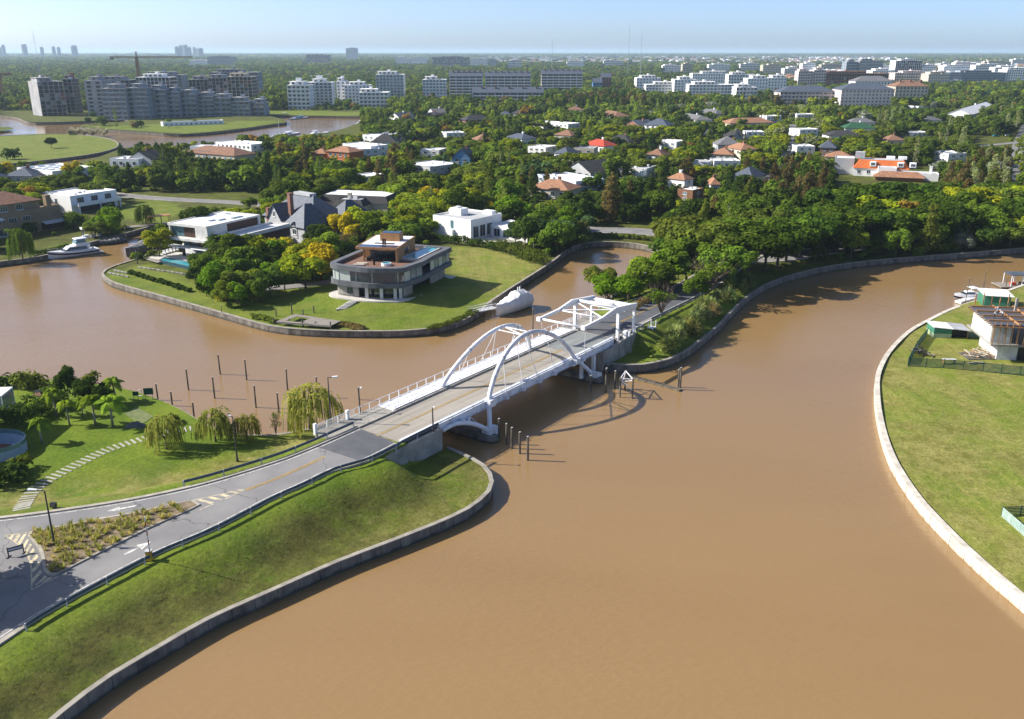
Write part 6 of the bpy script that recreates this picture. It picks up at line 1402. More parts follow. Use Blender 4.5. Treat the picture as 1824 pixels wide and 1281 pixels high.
# ---- trees of the peninsula
for kind, x, y, t, c, w, l in [
 ('date',392,468,408,'mid',1.0,'tall date palm in front of the white modern house'),('date',370,494,446,'mid',0.95,'shorter date palm beside the turquoise pool'),
 ('broad',425,482,418,'mid',0.95,'bright green tree right of the tall date palm'),('broad',455,478,418,'ygreen',0.85,'yellow green tree below the timber screened wing'),('broad',440,500,440,'mid',0.9,'leafy tree below the yellow green one'),
 ('broad',498,470,420,'yellow',0.8,'orange yellow tree in front of the grey manor'),('broad',388,532,470,'vivid',0.8,'fresh green tree on the quay below the date palms'),('broad',424,548,505,'vivid',0.7,'small fresh green tree at the quay edge'),
 ('broad',410,530,488,'olive',0.9,'olive green tree beside the fresh green quay tree'),('bare',445,535,488,'olive',1.0,'sparse brownish bush tree near the villa drive'),('broad',478,496,458,'dark',1.2,'dark dense tree left of the villa drive'),
 ('broad',508,521,473,'mid',0.9,'round green tree in front of the villa drive'),('broad',545,515,450,'ygreen',0.95,'yellow crowned tree left of the villa'),('broad',572,500,438,'yellow',0.9,'bright yellow tree touching the villa'),
 ('broad',530,500,452,'mid',0.8,'green tree behind the yellow crowned tree'),('broad',350,510,478,'dark',0.9,'dark palm like tree left of the quay trees'),('broad',368,528,490,'dark',0.7,'dark shrub tree at the quay wall'),
 ('broad',572,438,402,'mid',1.0,'green tree below the grey manor gable'),('broad',612,432,378,'yellow',0.8,'golden tree right of the grey manor'),('broad',640,430,372,'ygreen',0.85,'tall yellow green tree right of the golden one'),
 ('bare',606,452,410,'brown',1.3,'wide brown bush behind the villa roof terrace'),('broad',668,425,378,'mid',1.0,'green tree behind the villa penthouse'),('broad',696,420,376,'mid',0.8,'large green tree left of the white cubic house'),
 ('broad',722,412,374,'light',0.7,'light green tree beside the white cubic house'),('broad',770,395,352,'ygreen',0.8,'pale yellow green tree behind the white cubic house'),('broad',790,385,348,'yellow',0.9,'golden tree behind the white cubic house'),
 ('broad',742,388,360,'light',1.0,'small light tree left of the golden tree'),('broad',870,388,360,'yellow',0.7,'orange tree behind the white wing'),('broad',902,392,362,'yellow',0.7,'yellow tree right of the white wing'),('palm',862,418,380,'palm',1.0,'palm in front of the white cubic house'),('palm',848,425,402,'palm',1.0,'low palm by the corner of the white cubic house'),
 ('broad',935,445,382,'dark',0.8,'tall dark green tree at the end of the hedge'),('broad',960,440,392,'blue',0.9,'bluish green tree behind the hedge end'),('broad',1000,428,395,'vivid',0.9,'bright banana like tree by the basin'),('broad',918,440,398,'blue',0.8,'blue green tree over the patio'),('palm',975,445,415,'mid',1.2,'dark palm near the basin wall'),
 ('willow',1036,428,390,(0.14,0.16,0.05),0.9,'grey green willow at the head of the basin'),
 ('broad',285,462,405,'ygreen',0.7,'yellow green tree behind the grey covered boat'),('broad',200,420,372,'vivid',0.8,'green tree above the little boat pavilion'),('willow',260,400,362,(0.07,0.10,0.02),1.1,'dark rounded willow at the canal head'),
 ('broad',445,375,352,'mid',1.0,'round tree left of the grey manor'),('broad',625,338,300,'mid',0.9,'green tree behind the cream mansard house')]:
    P(kind, x, y, t, c, l, None, w*(1.3 if kind == 'broad' else 1.0))
def plant(poly, n, kinds, h0, h1, place, shrubs=0):
    """fill a garden bed (outline in photograph pixels) with trees kept apart from each other and off houses and drives"""
    xs_, ys_ = [p[0] for p in poly], [p[1] for p in poly]; k = 0; cnt = {}; tries = 0
    while k < n+shrubs and tries < 3000:
        tries += 1; x, y = random.uniform(min(xs_), max(xs_)), random.uniform(min(ys_), max(ys_))
        if not in_poly(np.array([x]), np.array([y]), poly)[0]: continue
        p = G(x, y, 1.6); z0 = gz(p.x, p.y); sh_ = k >= n; h = random.uniform(h0, h1)
        if in_any(np.array([p.x]), np.array([p.y]), FOOT)[0] or any(line_dist(np.array([p.x]), np.array([p.y]), pl)[0][0] < w+1.0 for pl, w in ((drive,2.0),(drive2,2.4),(inner_rd,3.0),(left_rd,4.2))): continue
        if not sh_ and any((a-p.x)**2+(b-p.y)**2 < (0.55*(c+h*0.42))**2 for a, b, c in PLACED): continue
        kd, c = random.choice(kinds); w_ = COLW[c]
        ph_ = 1.5 if sh_ else h; q0 = proj((p.x, p.y, z0)); q1 = proj((p.x, p.y, z0+ph_)); rp = F_PX*ph_*0.45/q0[2]
        if any(q0[2] < bz and q0[0]+rp > b0 and q0[0]-rp < b2 and q1[1] < b3 and q0[1] > b1 for b0, b1, b2, b3, bz in ((757,366,920,426,272),(463,345,600,402,285),(563,336,690,372,310))): continue
        if sh_:
            o = put('shrub', random.choice(SHRUB), None, (p.x, p.y, z0-0.15), random.uniform(0,6), random.uniform(1.0,2.2)); o.color = (*[q*random.uniform(.85,1.15) for q in GRN[c]], 1); cnt['s'+c] = cnt.get('s'+c, 0)+1; tag(o, f"{ORD[cnt['s'+c]-1]} {w_} shrub {place}", 'shrub', f'{w_} shrubs {place}')
        else:
            cnt[c] = cnt.get(c, 0)+1; tree(kd, p, h, c, f'{ORD[cnt[c]-1]} {w_} tree {place}' if cnt[c] < 20 else f'further {w_} tree {place}', f'{w_} trees {place}', random.uniform(1.0,1.35))
        k += 1
COLW = {'dark':'dark green','mid':'mid green','light':'light green','olive':'olive green','yellow':'golden yellow','ygreen':'yellow green','brown':'brownish','rusty':'rust tinged','blue':'bluish green','silver':'silvery','sage':'grey green','vivid':'fresh green'}
random.seed(77)
plant([(345,478),(400,470),(440,478),(492,470),(500,500),(470,545),(430,556),(385,545),(352,512)], 20, [('broad','mid'),('broad','dark'),('broad','light'),('broad','vivid'),('broad','olive'),('broad','ygreen')], 4.5, 7.5, 'between the turquoise pool and the villa drive', 26)
plant([(500,500),(520,455),(560,440),(590,445),(585,500),(545,500),(520,510)], 12, [('broad','ygreen'),('broad','mid'),('broad','yellow'),('broad','light'),('broad','dark')], 5, 8, 'left of the charcoal villa', 8)
plant([(560,425),(600,410),(690,395),(765,372),(766,425),(700,432),(640,440),(590,445)], 26, [('broad','light'),('broad','mid'),('broad','ygreen'),('broad','yellow'),('broad','light')], 5.5, 8.5, 'between the charcoal villa and the white cubic house', 10)
plant([(690,385),(760,352),(900,356),(915,372),(800,370),(760,378)], 14, [('broad','yellow'),('broad','ygreen'),('broad','mid'),('broad','dark')], 6, 9, 'behind the white cubic house')
plant([(905,395),(1030,395),(1040,430),(985,448),(955,462),(915,442)], 14, [('broad','dark'),('broad','blue'),('palm','mid'),('broad','vivid'),('broad','mid')], 5.5, 9.5, 'between the white cubic house and the basin', 10)
plant([(440,372),(470,366),(475,390),(560,345),(690,335),(700,350),(640,362),(600,400)], 8, [('broad','mid'),('broad','light'),('broad','dark')], 5, 8, 'around the grey manor')
plant([(120,405),(200,400),(215,415),(180,425),(135,420)], 6, [('broad','mid'),('broad','vivid'),('broad','olive')], 4, 6.5, 'behind the little boat pavilion', 8)
plant([(1060,520),(1120,498),(1190,462),(1205,485),(1160,525),(1090,550)], 10, [('broad','mid'),('broad','vivid'),('broad','light'),('broad','olive')], 4, 7, 'on the basin side of the causeway', 14)
# ---- street rows along the canal road
rowA = [(1400,462,388),(1424,456,382),(1455,449,378),(1490,444,374),(1530,441,372),(1572,438,374),(1612,435,370),(1655,432,368),(1698,429,366),(1733,426,366),(1770,423,362),(1808,420,358),(1845,417,352)]
for i, (x, y, t) in enumerate(rowA):
    P('umbrella', x, y+4, t, 'street' if i % 3 else 'mid', f'dark street tree on the canal bank, {ORD[i]} from the causeway', 'street trees along the canal road', 1.15)
for i, x in enumerate(range(1365, 1860, 36)):
    y = float(np.interp(x, [1365,1528,1633,1817,1860], [446,430,421,404,400])); P('umbrella', x, y-3, y-3-random.uniform(62,78), random.choice(['street','street','mid','olive','ygreen']), f'street tree on the far side of the canal road, {ORD[i]} from the causeway', 'far row of street trees', 1.15)
for i, x in enumerate(range(1330, 1860, 44)):
    y = float(np.interp(x, [1330,1528,1633,1860], [428,416,407,388])); P(random.choice(['umbrella','broad']), x, y-8, y-8-random.uniform(60,80), random.choice(['dark','street','mid']), f'garden tree behind the far street row, {ORD[i]} from the left', 'garden trees behind the street row', 1.15)
for kind, x, y, t, c, w, l in [('umbrella',1232,476,384,'olive',1.15,'yellow green spreading tree where the causeway meets the road'),('umbrella',1262,490,398,'olive',1.25,'olive yellow spreading tree beside the basin corner'),('umbrella',1330,496,402,'street',1.3,'big dark spreading tree at the road junction'),
  ('umbrella',1222,505,430,'mid',1.1,'green tree hiding the causeway basin side'),('broad',1160,516,458,'mid',1.25,'leafy tree on the basin side of the causeway'),('broad',1118,538,494,'vivid',1.2,'small leafy tree nearest the bridge portal'),('broad',1082,540,496,'vivid',1.1,'low bushy tree at the basin edge by the portal'),('broad',1192,508,446,'vivid',1.2,'fresh green tree halfway along the causeway'),
  ('broad',1138,530,478,'light',1.15,'pale green tree between the leafy causeway trees'),('broad',1176,520,470,'mid',1.1,'dense tree behind the causeway lamp post'),('umbrella',1205,488,420,'street',1.1,'dark spreading tree at the basin corner'),('umbrella',1362,484,398,'street',1.2,'dark spreading tree on the canal bank left of the row'),('umbrella',1300,478,392,'mid',1.2,'large green tree closing the end of the causeway'),('umbrella',1385,478,392,'street',1.15,'dark tree between the junction and the street row'),
  ('bare',1178,562,505,'mid',1.2,'sparse light crowned tree on the causeway verge'),('bare',1262,522,458,'mid',1.4,'pale trunked sparse tree above the pampas grass'),('umbrella',1292,512,440,'mid',1.1,'green tree leaning over the pampas grass'),('umbrella',1215,440,378,'dark',1.2,'dark tree behind the yellow green spreading tree'),('broad',1238,535,490,'mid',1.0,'small tree on the canal side of the causeway')]:
    P(kind, x, y, t, c, l, None, w)
for i, (x, y) in enumerate([(1300,425),(1318,425),(1335,422),(1352,420),(1372,418),(1405,412)]):
    P('palm', x, y, y-38, 'palm', f'feathery palm in the grove behind the road junction, {ORD[i]} from the left', 'palm grove behind the junction', 1.1)
# ---- pampas grass on the causeway bank, seen clump by clump
pam = []
for i in range(46):
    t = i/45; c = lerp(Vector((1192,622)), Vector((1328,508)), t)+Vector((random.uniform(-15,13), random.uniform(-13,10))); pam.append(c)
pam.sort(key=lambda c: -c.y)
for i, c in enumerate(pam):
    z0 = 2.5
    for _ in range(4): p = G(c.x, c.y, z0); z0 = gz(p.x, p.y)
    o = put('pampas_grass', TUFT[i%3], None, (p.x, p.y, z0-0.1), random.uniform(0,6), random.uniform(1.1,1.75)); k = GRN['pampas']; o.color = (*[q*random.uniform(.8,1.15) for q in k], 1)
    tag(o, 'pale green pampas grass clump on the causeway bank above the canal', 'grass clump', 'pampas grass clumps on the causeway bank')
for i in range(14):
    c = lerp(Vector((1140,552)), Vector((1200,498)), i/13)+Vector((random.uniform(-9,3), random.uniform(-5,5))); z0 = 2.5
    for _ in range(4): p = G(c.x, c.y, z0); z0 = gz(p.x, p.y)
    o = put('dry_grass', TUFT[i%3], None, (p.x, p.y, z0-0.1), random.uniform(0,6), random.uniform(0.6,1.0)); o.color = (0.34,0.27,0.14,1)
    tag(o, 'straw coloured ornamental grass between the causeway trees and kerb', 'grass clump', 'straw coloured grasses beside the causeway')
for i in range(14):
    c = Vector((125+i*5, random.uniform(236,242))); p = G(c.x, c.y, 1.5)
    o = put('pampas_grass', TUFT[i%3], None, p, random.uniform(0,6), random.uniform(1.6,2.4)); o.color = (0.5,0.47,0.38,1); tag(o, 'white plumed grass clump along the rim of the grassy island', 'grass clump', 'plumed grasses on the grassy island')
# tufted grass of the traffic island and rough growth of the embankment (uncountable)
def scatter_stuff(name, label, pts, meshes, colour, smin, smax, cat='grass'):
    """many small tufts joined in one mesh"""
    allq = []
    srcs = []
    for me in meshes:
        a = np.empty(len(me.vertices)*3, np.float32); me.vertices.foreach_get('co', a); srcs.append(a.reshape(-1,4,3))
    for p in pts:
        q = srcs[RNG.integers(len(srcs))]; a = RNG.uniform(0, 6.28); s = RNG.uniform(smin, smax); ca, sa = math.cos(a), math.sin(a)
        Rm = np.array([[ca,-sa,0],[sa,ca,0],[0,0,1]]); allq.append((q@Rm.T)*s+np.array(p))
    o = put(name, quads_mesh(name, np.concatenate(allq), M_leaf)); o.color = (*colour, 1); return tag(o, label, cat, kind='stuff')
small = [gen_tuft(s, 26, 0.75, 0.55, 0.045) for s in (101,102,103,104)]; tiny = [gen_tuft(s, 9, 0.42, 0.35, 0.04) for s in (111,112,113)]
xs, ys = grid(-70, -30, 60, 112, 0.62, 0.4); m = in_poly(xs, ys, [v2(p) for p in inn]); ipts = [(x, y, zr(x, y)+0.1) for x, y in zip(xs[m], ys[m]) if random.random() < 0.62]
scatter_stuff('island_grass', 'dry tufted grass filling the traffic island', ipts[::2], small, (0.28,0.29,0.075), 0.7, 1.15); scatter_stuff('island_grass_straw', 'straw grass between the green tufts of the traffic island', ipts[1::2], small, (0.40,0.36,0.15), 0.6, 1.1)
xs, ys = grid(-75, 0, 50, 118, 0.8, 0.45); m = in_poly(xs, ys, polyA) & ~in_poly(xs, ys, road_poly); xs, ys = xs[m], ys[m]
dl, _ = line_dist(xs, ys, RL); dr, _ = line_dist(xs, ys, RR); m = (dr < dl) & (dr > 2.2) & (RNG.random(xs.shape) < 0.75); xs, ys = xs[m], ys[m]; zz = zA(xs, ys); pts = list(zip(xs, ys, zz))
scatter_stuff('embankment_grass', 'rough grass on the foreground embankment', pts[::2], tiny, (0.19,0.20,0.035), 0.2, 0.42)
# ---- hedges
def hedge(label, pts_px, w, h, col, name='hedge', z=1.7):
    P3 = []
    for x, y in pts_px:
        z0 = z
        for _ in range(3): p = G(x, y, z0); z0 = gz(p.x, p.y)
        P3.append(Vector((p.x, p.y, z0)))
    run = catmull(P3, 1.0); lobes = []; o0 = run[0]
    for p in run:
        for k in range(3): q = p-o0; lobes.append((q.x+random.uniform(-.4,.4)*w, q.y+random.uniform(-.4,.4)*w, q.z+h*random.uniform(0.35,0.8), w*random.uniform(.35,.55), h*random.uniform(.3,.45)))
    o = put(name, quads_mesh(name, blob_leaves(lobes, 240/(w*w), 0.36), M_leaf), None, o0); o.color = (*GRN[col], 1); FOOT.append([]) ; return tag(o, label, 'hedge')
hedge('long clipped hedge between the villa field and white cubic house', [(768,428),(800,434),(850,440),(890,448)], 2.2, 2.4, 'dark')
hedge('taller sunlit hedge at the end of the mown field', [(892,450),(920,458),(945,466),(962,474)], 3.4, 3.6, 'olive')
hedge('orange tipped hedge between the tan and white houses', [(126,398),(150,405),(175,412),(190,417)], 3.0, 3.8, 'olive')
hedge('dark hedge beside the timber terrace and near lawn', [(20,760),(50,752),(80,738),(108,720)], 2.6, 2.2, 'dark'); hedge('dark shaded hedge in front of the glazed pavilion', [(0,752),(30,742),(62,728)], 2.6, 2.0, 'dark')
hedge('low clipped hedge rows in the peninsula garden', [(232,487),(265,498),(300,508),(335,520)], 1.2, 0.9, 'dark')
hedge('planted bank along the quay below the villa', [(770,585),(815,572),(845,556)], 1.6, 0.5, 'olive'); hedge('brown heap of soil and stems beside the timber dock', [(610,580),(630,584),(648,586)], 2.2, 0.7, 'brown'); hedge('shrub border along the dock end of the garden', [(455,566),(475,570),(492,574)], 1.8, 0.8, 'olive')
hedge('shrubs along the basin head below the road', [(1062,422),(1100,424),(1150,428),(1180,434)], 1.6, 1.3, 'olive')
hedge('hedge in front of the quay garden beside the motor yacht', [(60,455),(90,450),(118,442)], 1.3, 1.2, 'mid')
for i, (x, y, s, c, l) in enumerate([(242,462,1.6,'mid','round bush at the tip of the peninsula beside the covered boat'),(8,690,2.2,'dark','dark bush on the far lawn at the left edge'),(50,690,2.6,'olive','olive shrub along the far lawn edge'),(72,690,2.0,'olive','olive shrub beside the canal end of the lawn'),(40,838,1.8,'mid','leafy bush below the curved blue wall'),(8,862,2.6,'dark','dark bush in the lower left garden corner'),
   (28,850,1.6,'dark','dark low bush beside the leafy bush'),(310,752,1.3,'olive','grass clump at the path end'),(160,680,1.6,'olive','shrub behind the palms'),(88,705,1.5,'olive','bush on the corner of the timber terrace'),(22,284,5.0,'dark','dark bush on the grassy island quay'),(165,208,4.0,'dark','dark bush behind the far towers'),(185,224,6.0,'dark','large dark bush on the pool peninsula'),(250,226,4.0,'dark','dark bush pair member nearest the pool'),(240,228,4.0,'brown','brown bush beside the dark bush pair')]):
    shrub(x, y, s, c, l)
P('broad', 92, 264, 245, 'dark', 'lone dark tree on the grassy island', None, 1.1); P('poplar', 208, 227, 192, 'light', 'slim poplar on the pool peninsula'); P('broad', 158, 222, 209, 'dark', 'small round tree at the tip of the pool peninsula'); P('palm', 301, 228, 208, 'mid', 'palm beside the far swimming pool', None, 1.2); P('palm', 347, 222, 210, 'mid', 'second palm beside the far swimming pool', None, 1.2)
# ---- neighbourhood trees scattered between the houses
OPEN = [(205,198,335,252),(335,198,420,248),(420,198,640,238),(0,198,205,236),(0,236,212,286),(205,355,330,400),(800,436,968,520),(1053,398,1195,432),(190,470,345,560),(240,345,470,368),(0,420,190,480),(500,545,860,600),(1050,430,1190,470),(1730,244,1790,258)]
def INM(xs, ys): return in_poly(xs, ys, polyM)
HB = np.array(HOUSES+[(a, b, c, d, 1e9) for a, b, c, d in OPEN])
def hides(x, y, r, h):                       # would stand in front of a house or an open lawn
    px, pb, zc = proj((x, y, 1.5)); _, pt, _ = proj((x, y, 1.5+h)); rp = F_PX*r*0.75/zc
    return bool(np.any((zc < HB[:,4]+2) & (px+rp > HB[:,0]) & (px-rp < HB[:,2]) & (pt < HB[:,3]-2) & (pb > HB[:,1])))
ZONES = [  # (pixel box, kinds with weights and colours)
 ((180,262,500,352), [('broad','dark',3),('casuarina','dark',3),('broad','mid',3),('broad','olive',2),('broad','ygreen',1),('poplar','mid',1)]),
 ((500,290,760,345), [('casuarina','brown',3),('broad','mid',3),('broad','dark',2),('broad','light',2),('broad','ygreen',1)]),
 ((940,330,1300,408), [('casuarina','brown',4),('casuarina','dark',3),('broad','dark',3),('broad','mid',2)]),
 ((1300,310,1480,400), [('casuarina','brown',3),('broad','dark',3),('broad','mid',2),('casuarina','dark',2)]),
 ((1640,300,1824,400), [('casuarina','olive',3),('casuarina','brown',2),('broad','dark',2),('broad','silver',1),('poplar','sage',1)]),
 ((1560,200,1824,300), [('broad','dark',3),('umbrella','olive',2),('poplar','sage',1),('broad','mid',3),('broad','olive',2)]),
 ((430,230,640,300), [('broad','olive',3),('broad','rusty',2),('broad','ygreen',2),('broad','mid',2)]),
 ((1340,200,1480,300), [('umbrella','ygreen',2),('broad','light',3),('broad','sage',2),('broad','olive',2)]),
 ((0,300,200,345), [('broad','yellow',1),('broad','ygreen',3),('broad','mid',3)]),
 ((1000,168,1400,200), [('casuarina','brown',3),('casuarina','dark',4),('broad','mid',2)]),
 ((-200,0,2100,520), [('broad','mid',5),('broad','dark',2.5),('umbrella','olive',3),('broad','light',3.5),('umbrella','ygreen',2.5),('casuarina','dark',1.6),('casuarina','olive',1.2),('broad','olive',2),('palm','mid',0.35),('broad','rusty',0.4),('broad','silver',0.25),('poplar','light',1.0),('broad','blue',0.8)])]
PLACE_WORD = [(260,'beside the rear canal'),(520,'behind the white modern house'),(760,'between the manor and the orange villa'),(960,'along the shaded street'),(1200,'behind the boat basin'),(1460,'around the tan tile roofs'),(3000,'near the orange mansard villa')]
KW = {'broad':'rounded tree','umbrella':'spreading tree','casuarina':'conical casuarina','poplar':'narrow poplar','palm':'garden palm'}
random.seed(5)
cand = []
for st, y0, y1 in ((5.2, 225, 470), (7.0, 470, 1000)):
    gx, gy = grid(-700, 700, y0, y1, st, 0.45)
    vis = np.abs(gx) < (gy*cp+53*sp)*0.60; m = vis & INM(gx, gy); cand += list(zip(gx[m].tolist(), gy[m].tolist()))
ca_ = np.array(cand); bad = np.zeros(len(ca_), bool)
for pl, w in FAR_ROADS:
    m = (ca_[:,0] > min(p.x for p in pl)-9) & (ca_[:,0] < max(p.x for p in pl)+9) & (ca_[:,1] > min(p.y for p in pl)-9) & (ca_[:,1] < max(p.y for p in pl)+9)
    if m.any(): bad[m] |= line_dist(ca_[m,0], ca_[m,1], pl)[0] < w+1.2
bad |= in_any(ca_[:,0], ca_[:,1], FOOT)
cand = [tuple(p) for p in ca_[~bad].tolist()]
cand.sort(key=lambda p: p[1])
FARPTS = []; SCAT = []; hashg = {}
def near_placed(x, y, r):
    for i in range(int((x-9)//6), int((x+9)//6)+1):
        for j in range(int((y-9)//6), int((y+9)//6)+1):
            for (a, b, c) in hashg.get((i, j), ()):
                if (a-x)**2+(b-y)**2 < ((c+r)*0.52)**2: return True
    return False
for (a, b, c) in PLACED: hashg.setdefault((int(a//6), int(b//6)), []).append((a, b, c))
for (x, y) in cand:
    px, py, zc = proj((x, y, 2))
    for (bx_, ks) in ZONES:
        if bx_[0] <= px <= bx_[2] and bx_[1] <= py <= bx_[3]: break
    k, c, _ = random.choices(ks, [q[2] for q in ks])[0]
    h = {'broad': random.choice([random.uniform(5,7.5), random.uniform(7,10), random.uniform(9,12.5)]), 'umbrella': random.uniform(6.0,10.2), 'casuarina': random.uniform(10,16.5), 'poplar': random.uniform(11,17), 'palm': random.uniform(6,9)}[k]
    if y > 330 and k == 'casuarina' and py > 205: h *= 0.8
    wide = random.uniform(0.9, 1.35); r = h*0.42*wide if k not in ('casuarina','poplar') else h*0.17
    if y < 238 or near_placed(x, y, r) or hides(x, y, r, h): continue
    hashg.setdefault((int(x//6), int(y//6)), []).append((x, y, r))
    if NTREE.get(k, 0) < 297:
        w = next(t for lim, t in PLACE_WORD if px < lim); o = tree(k, (x, y), h, c, f'{COLW[c]} {KW[k]} {w}', f'{COLW[c]} {KW[k]}s {w}', wide, z=1.8 if y > 345 else None); SCAT.append((o, k, c, x, y))
    else: FARPTS.append((x, y, h, k, c, wide))
# name each scattered tree by the house it stands nearest to
STOP = {'at','with','near','of','the','in','and','by','behind','among','right','left','below','above','beside','between','beyond','a','on','front'}
def short(l):
    w = l.split()[:7]
    while w and w[-1] in STOP: w.pop()
    return ' '.join(w)
HS = [(o.location.x, o.location.y, short(o['label'])) for o in COL.objects if o.parent is None and o.get('category') in ('house','apartments')]
keyed = {}
for (o, k, c, x, y) in SCAT:
    hx, hy, nm = min(HS, key=lambda q: (q[0]+5-x)**2+(q[1]+5-y)**2); dx, dy = x-hx-5, y-hy-5
    rel = ('right of' if dx > 0 else 'left of') if abs(dx) > abs(dy) else ('behind' if dy > 0 else 'in front of'); keyed.setdefault((k, c, rel, nm), []).append((math.hypot(dx, dy), o))
for (k, c, rel, nm), l in keyed.items():
    l.sort(key=lambda q: q[0])
    for i, (_, o) in enumerate(l):
        o['group'] = f'{COLW[c]} {KW[k]}s {rel} {nm}'
        o['label'] = ('nearest ' if i == 0 and len(l) > 1 else '' if i == 0 else ORD[i]+' ' if i < 19 else 'outlying ')+f'{COLW[c]} {KW[k]} {rel} {nm}'
# ---- the wooded plain beyond, too many trees to count: instanced on points
def lo_tree(seed, tall=False):
    random.seed(seed); lobes = []
    for i in range(9):
        a = random.uniform(0, 6.28); k = random.uniform(0.2, 0.8)
        if tall: lobes.append((math.cos(a)*1.6*k, math.sin(a)*1.6*k, random.uniform(2,12), 1.3, 1.9))
        else: lobes.append((math.cos(a)*3.2*k, math.sin(a)*3.2*k, random.uniform(3.2,7.4), random.uniform(1.4,2.2), 1.6))
    return quads_mesh('tree_shape', blob_leaves(lobes, 15, 1.0), M_leaf)
LO = {'r1': lo_tree(201), 'r2': lo_tree(202), 'r3': lo_tree(203), 't1': lo_tree(204, True)}
def wood(name, label, pts, meshkey, col):
    """pts rows: x, y, z, scale, width"""
    if not len(pts): return
    a = np.array(pts); me = bpy.data.meshes.new(name); me.vertices.add(len(a)); me.vertices.foreach_set('co', a[:, :3].astype(np.float32).reshape(-1))
    at = me.attributes.new('sc', 'FLOAT_VECTOR', 'POINT'); sv = np.stack([a[:,3]*a[:,4], a[:,3]*a[:,4], a[:,3]], 1); at.data.foreach_set('vector', sv.astype(np.float32).reshape(-1))
    rt = me.attributes.new('rt', 'FLOAT_VECTOR', 'POINT'); rv = np.zeros((len(a),3), np.float32); rv[:,2] = RNG.uniform(0, 6.28, len(a)); rt.data.foreach_set('vector', rv.reshape(-1))
    src = bpy.data.objects.new(name+'_shape', LO[meshkey]); src.color = (*col, 1)
    ng = bpy.data.node_groups.new(name, 'GeometryNodeTree'); ng.interface.new_socket('Geometry', in_out='INPUT', socket_type='NodeSocketGeometry'); ng.interface.new_socket('Geometry', in_out='OUTPUT', socket_type='NodeSocketGeometry')
    N, L = ng.nodes, ng.links; gi, go = N.new('NodeGroupInput'), N.new('NodeGroupOutput'); ip_ = N.new('GeometryNodeInstanceOnPoints'); oi = N.new('GeometryNodeObjectInfo'); oi.inputs['Object'].default_value = src; oi.inputs['As Instance'].default_value = True
    for nm, key in (('sc','Scale'),('rt','Rotation')):
        na = N.new('GeometryNodeInputNamedAttribute'); na.data_type = 'FLOAT_VECTOR'; na.inputs['Name'].default_value = nm; L.new(na.outputs[0], ip_.inputs[key])
    L.new(gi.outputs[0], ip_.inputs['Points']); L.new(oi.outputs['Geometry'], ip_.inputs['Instance']); L.new(ip_.outputs[0], go.inputs[0])
    o = put(name, me); md = o.modifiers.new('trees', 'NODES'); md.node_group = ng; o.color = (*col, 1)
    return tag(o, label, 'trees', kind='stuff')
buck = {}
# undergrowth and small garden trees that close the gaps
random.seed(31); ux, uy = [], []
for st, y0, y1 in ((4.2, 240, 430), (6.5, 430, 1000)):
    gx, gy = grid(-700, 700, y0, y1, st, 0.48); m = (np.abs(gx) < (gy*cp+53*sp)*0.6) & INM(gx, gy); ux.append(gx[m]); uy.append(gy[m])
ux, uy = np.concatenate(ux), np.concatenate(uy); bad = np.zeros(ux.shape, bool)
for pl, w in FAR_ROADS:
    m = (ux > min(p.x for p in pl)-9) & (ux < max(p.x for p in pl)+9) & (uy > min(p.y for p in pl)-9) & (uy < max(p.y for p in pl)+9)
    if m.any(): bad[m] |= line_dist(ux[m], uy[m], pl)[0] < w+1.5
bad |= in_any(ux, uy, FOOT) | in_any(ux, uy, LAWNS)
for x, y in zip(ux[~bad].tolist(), uy[~bad].tolist()):
    h = random.uniform(1.6, 4.6)
    if random.random() < 0.25 or hides(x, y, h*0.5, h): continue
    c = random.choices(['dark','mid','olive','light','ygreen','blue'], [4,5,3,2.5,1.2,1])[0]; buck.setdefault((random.choice(['r1','r2','r3']), c), []).append((x, y, 1.0, h/8.2, random.uniform(1.0,1.5)))
for (x, y, h, k, c, wide) in FARPTS:
    key = 't1' if k in ('casuarina','poplar') else random.choice(['r1','r2','r3']); buck.setdefault((key, c), []).append((x, y, 1.7, h/(14 if key == 't1' else 9.2), wide))

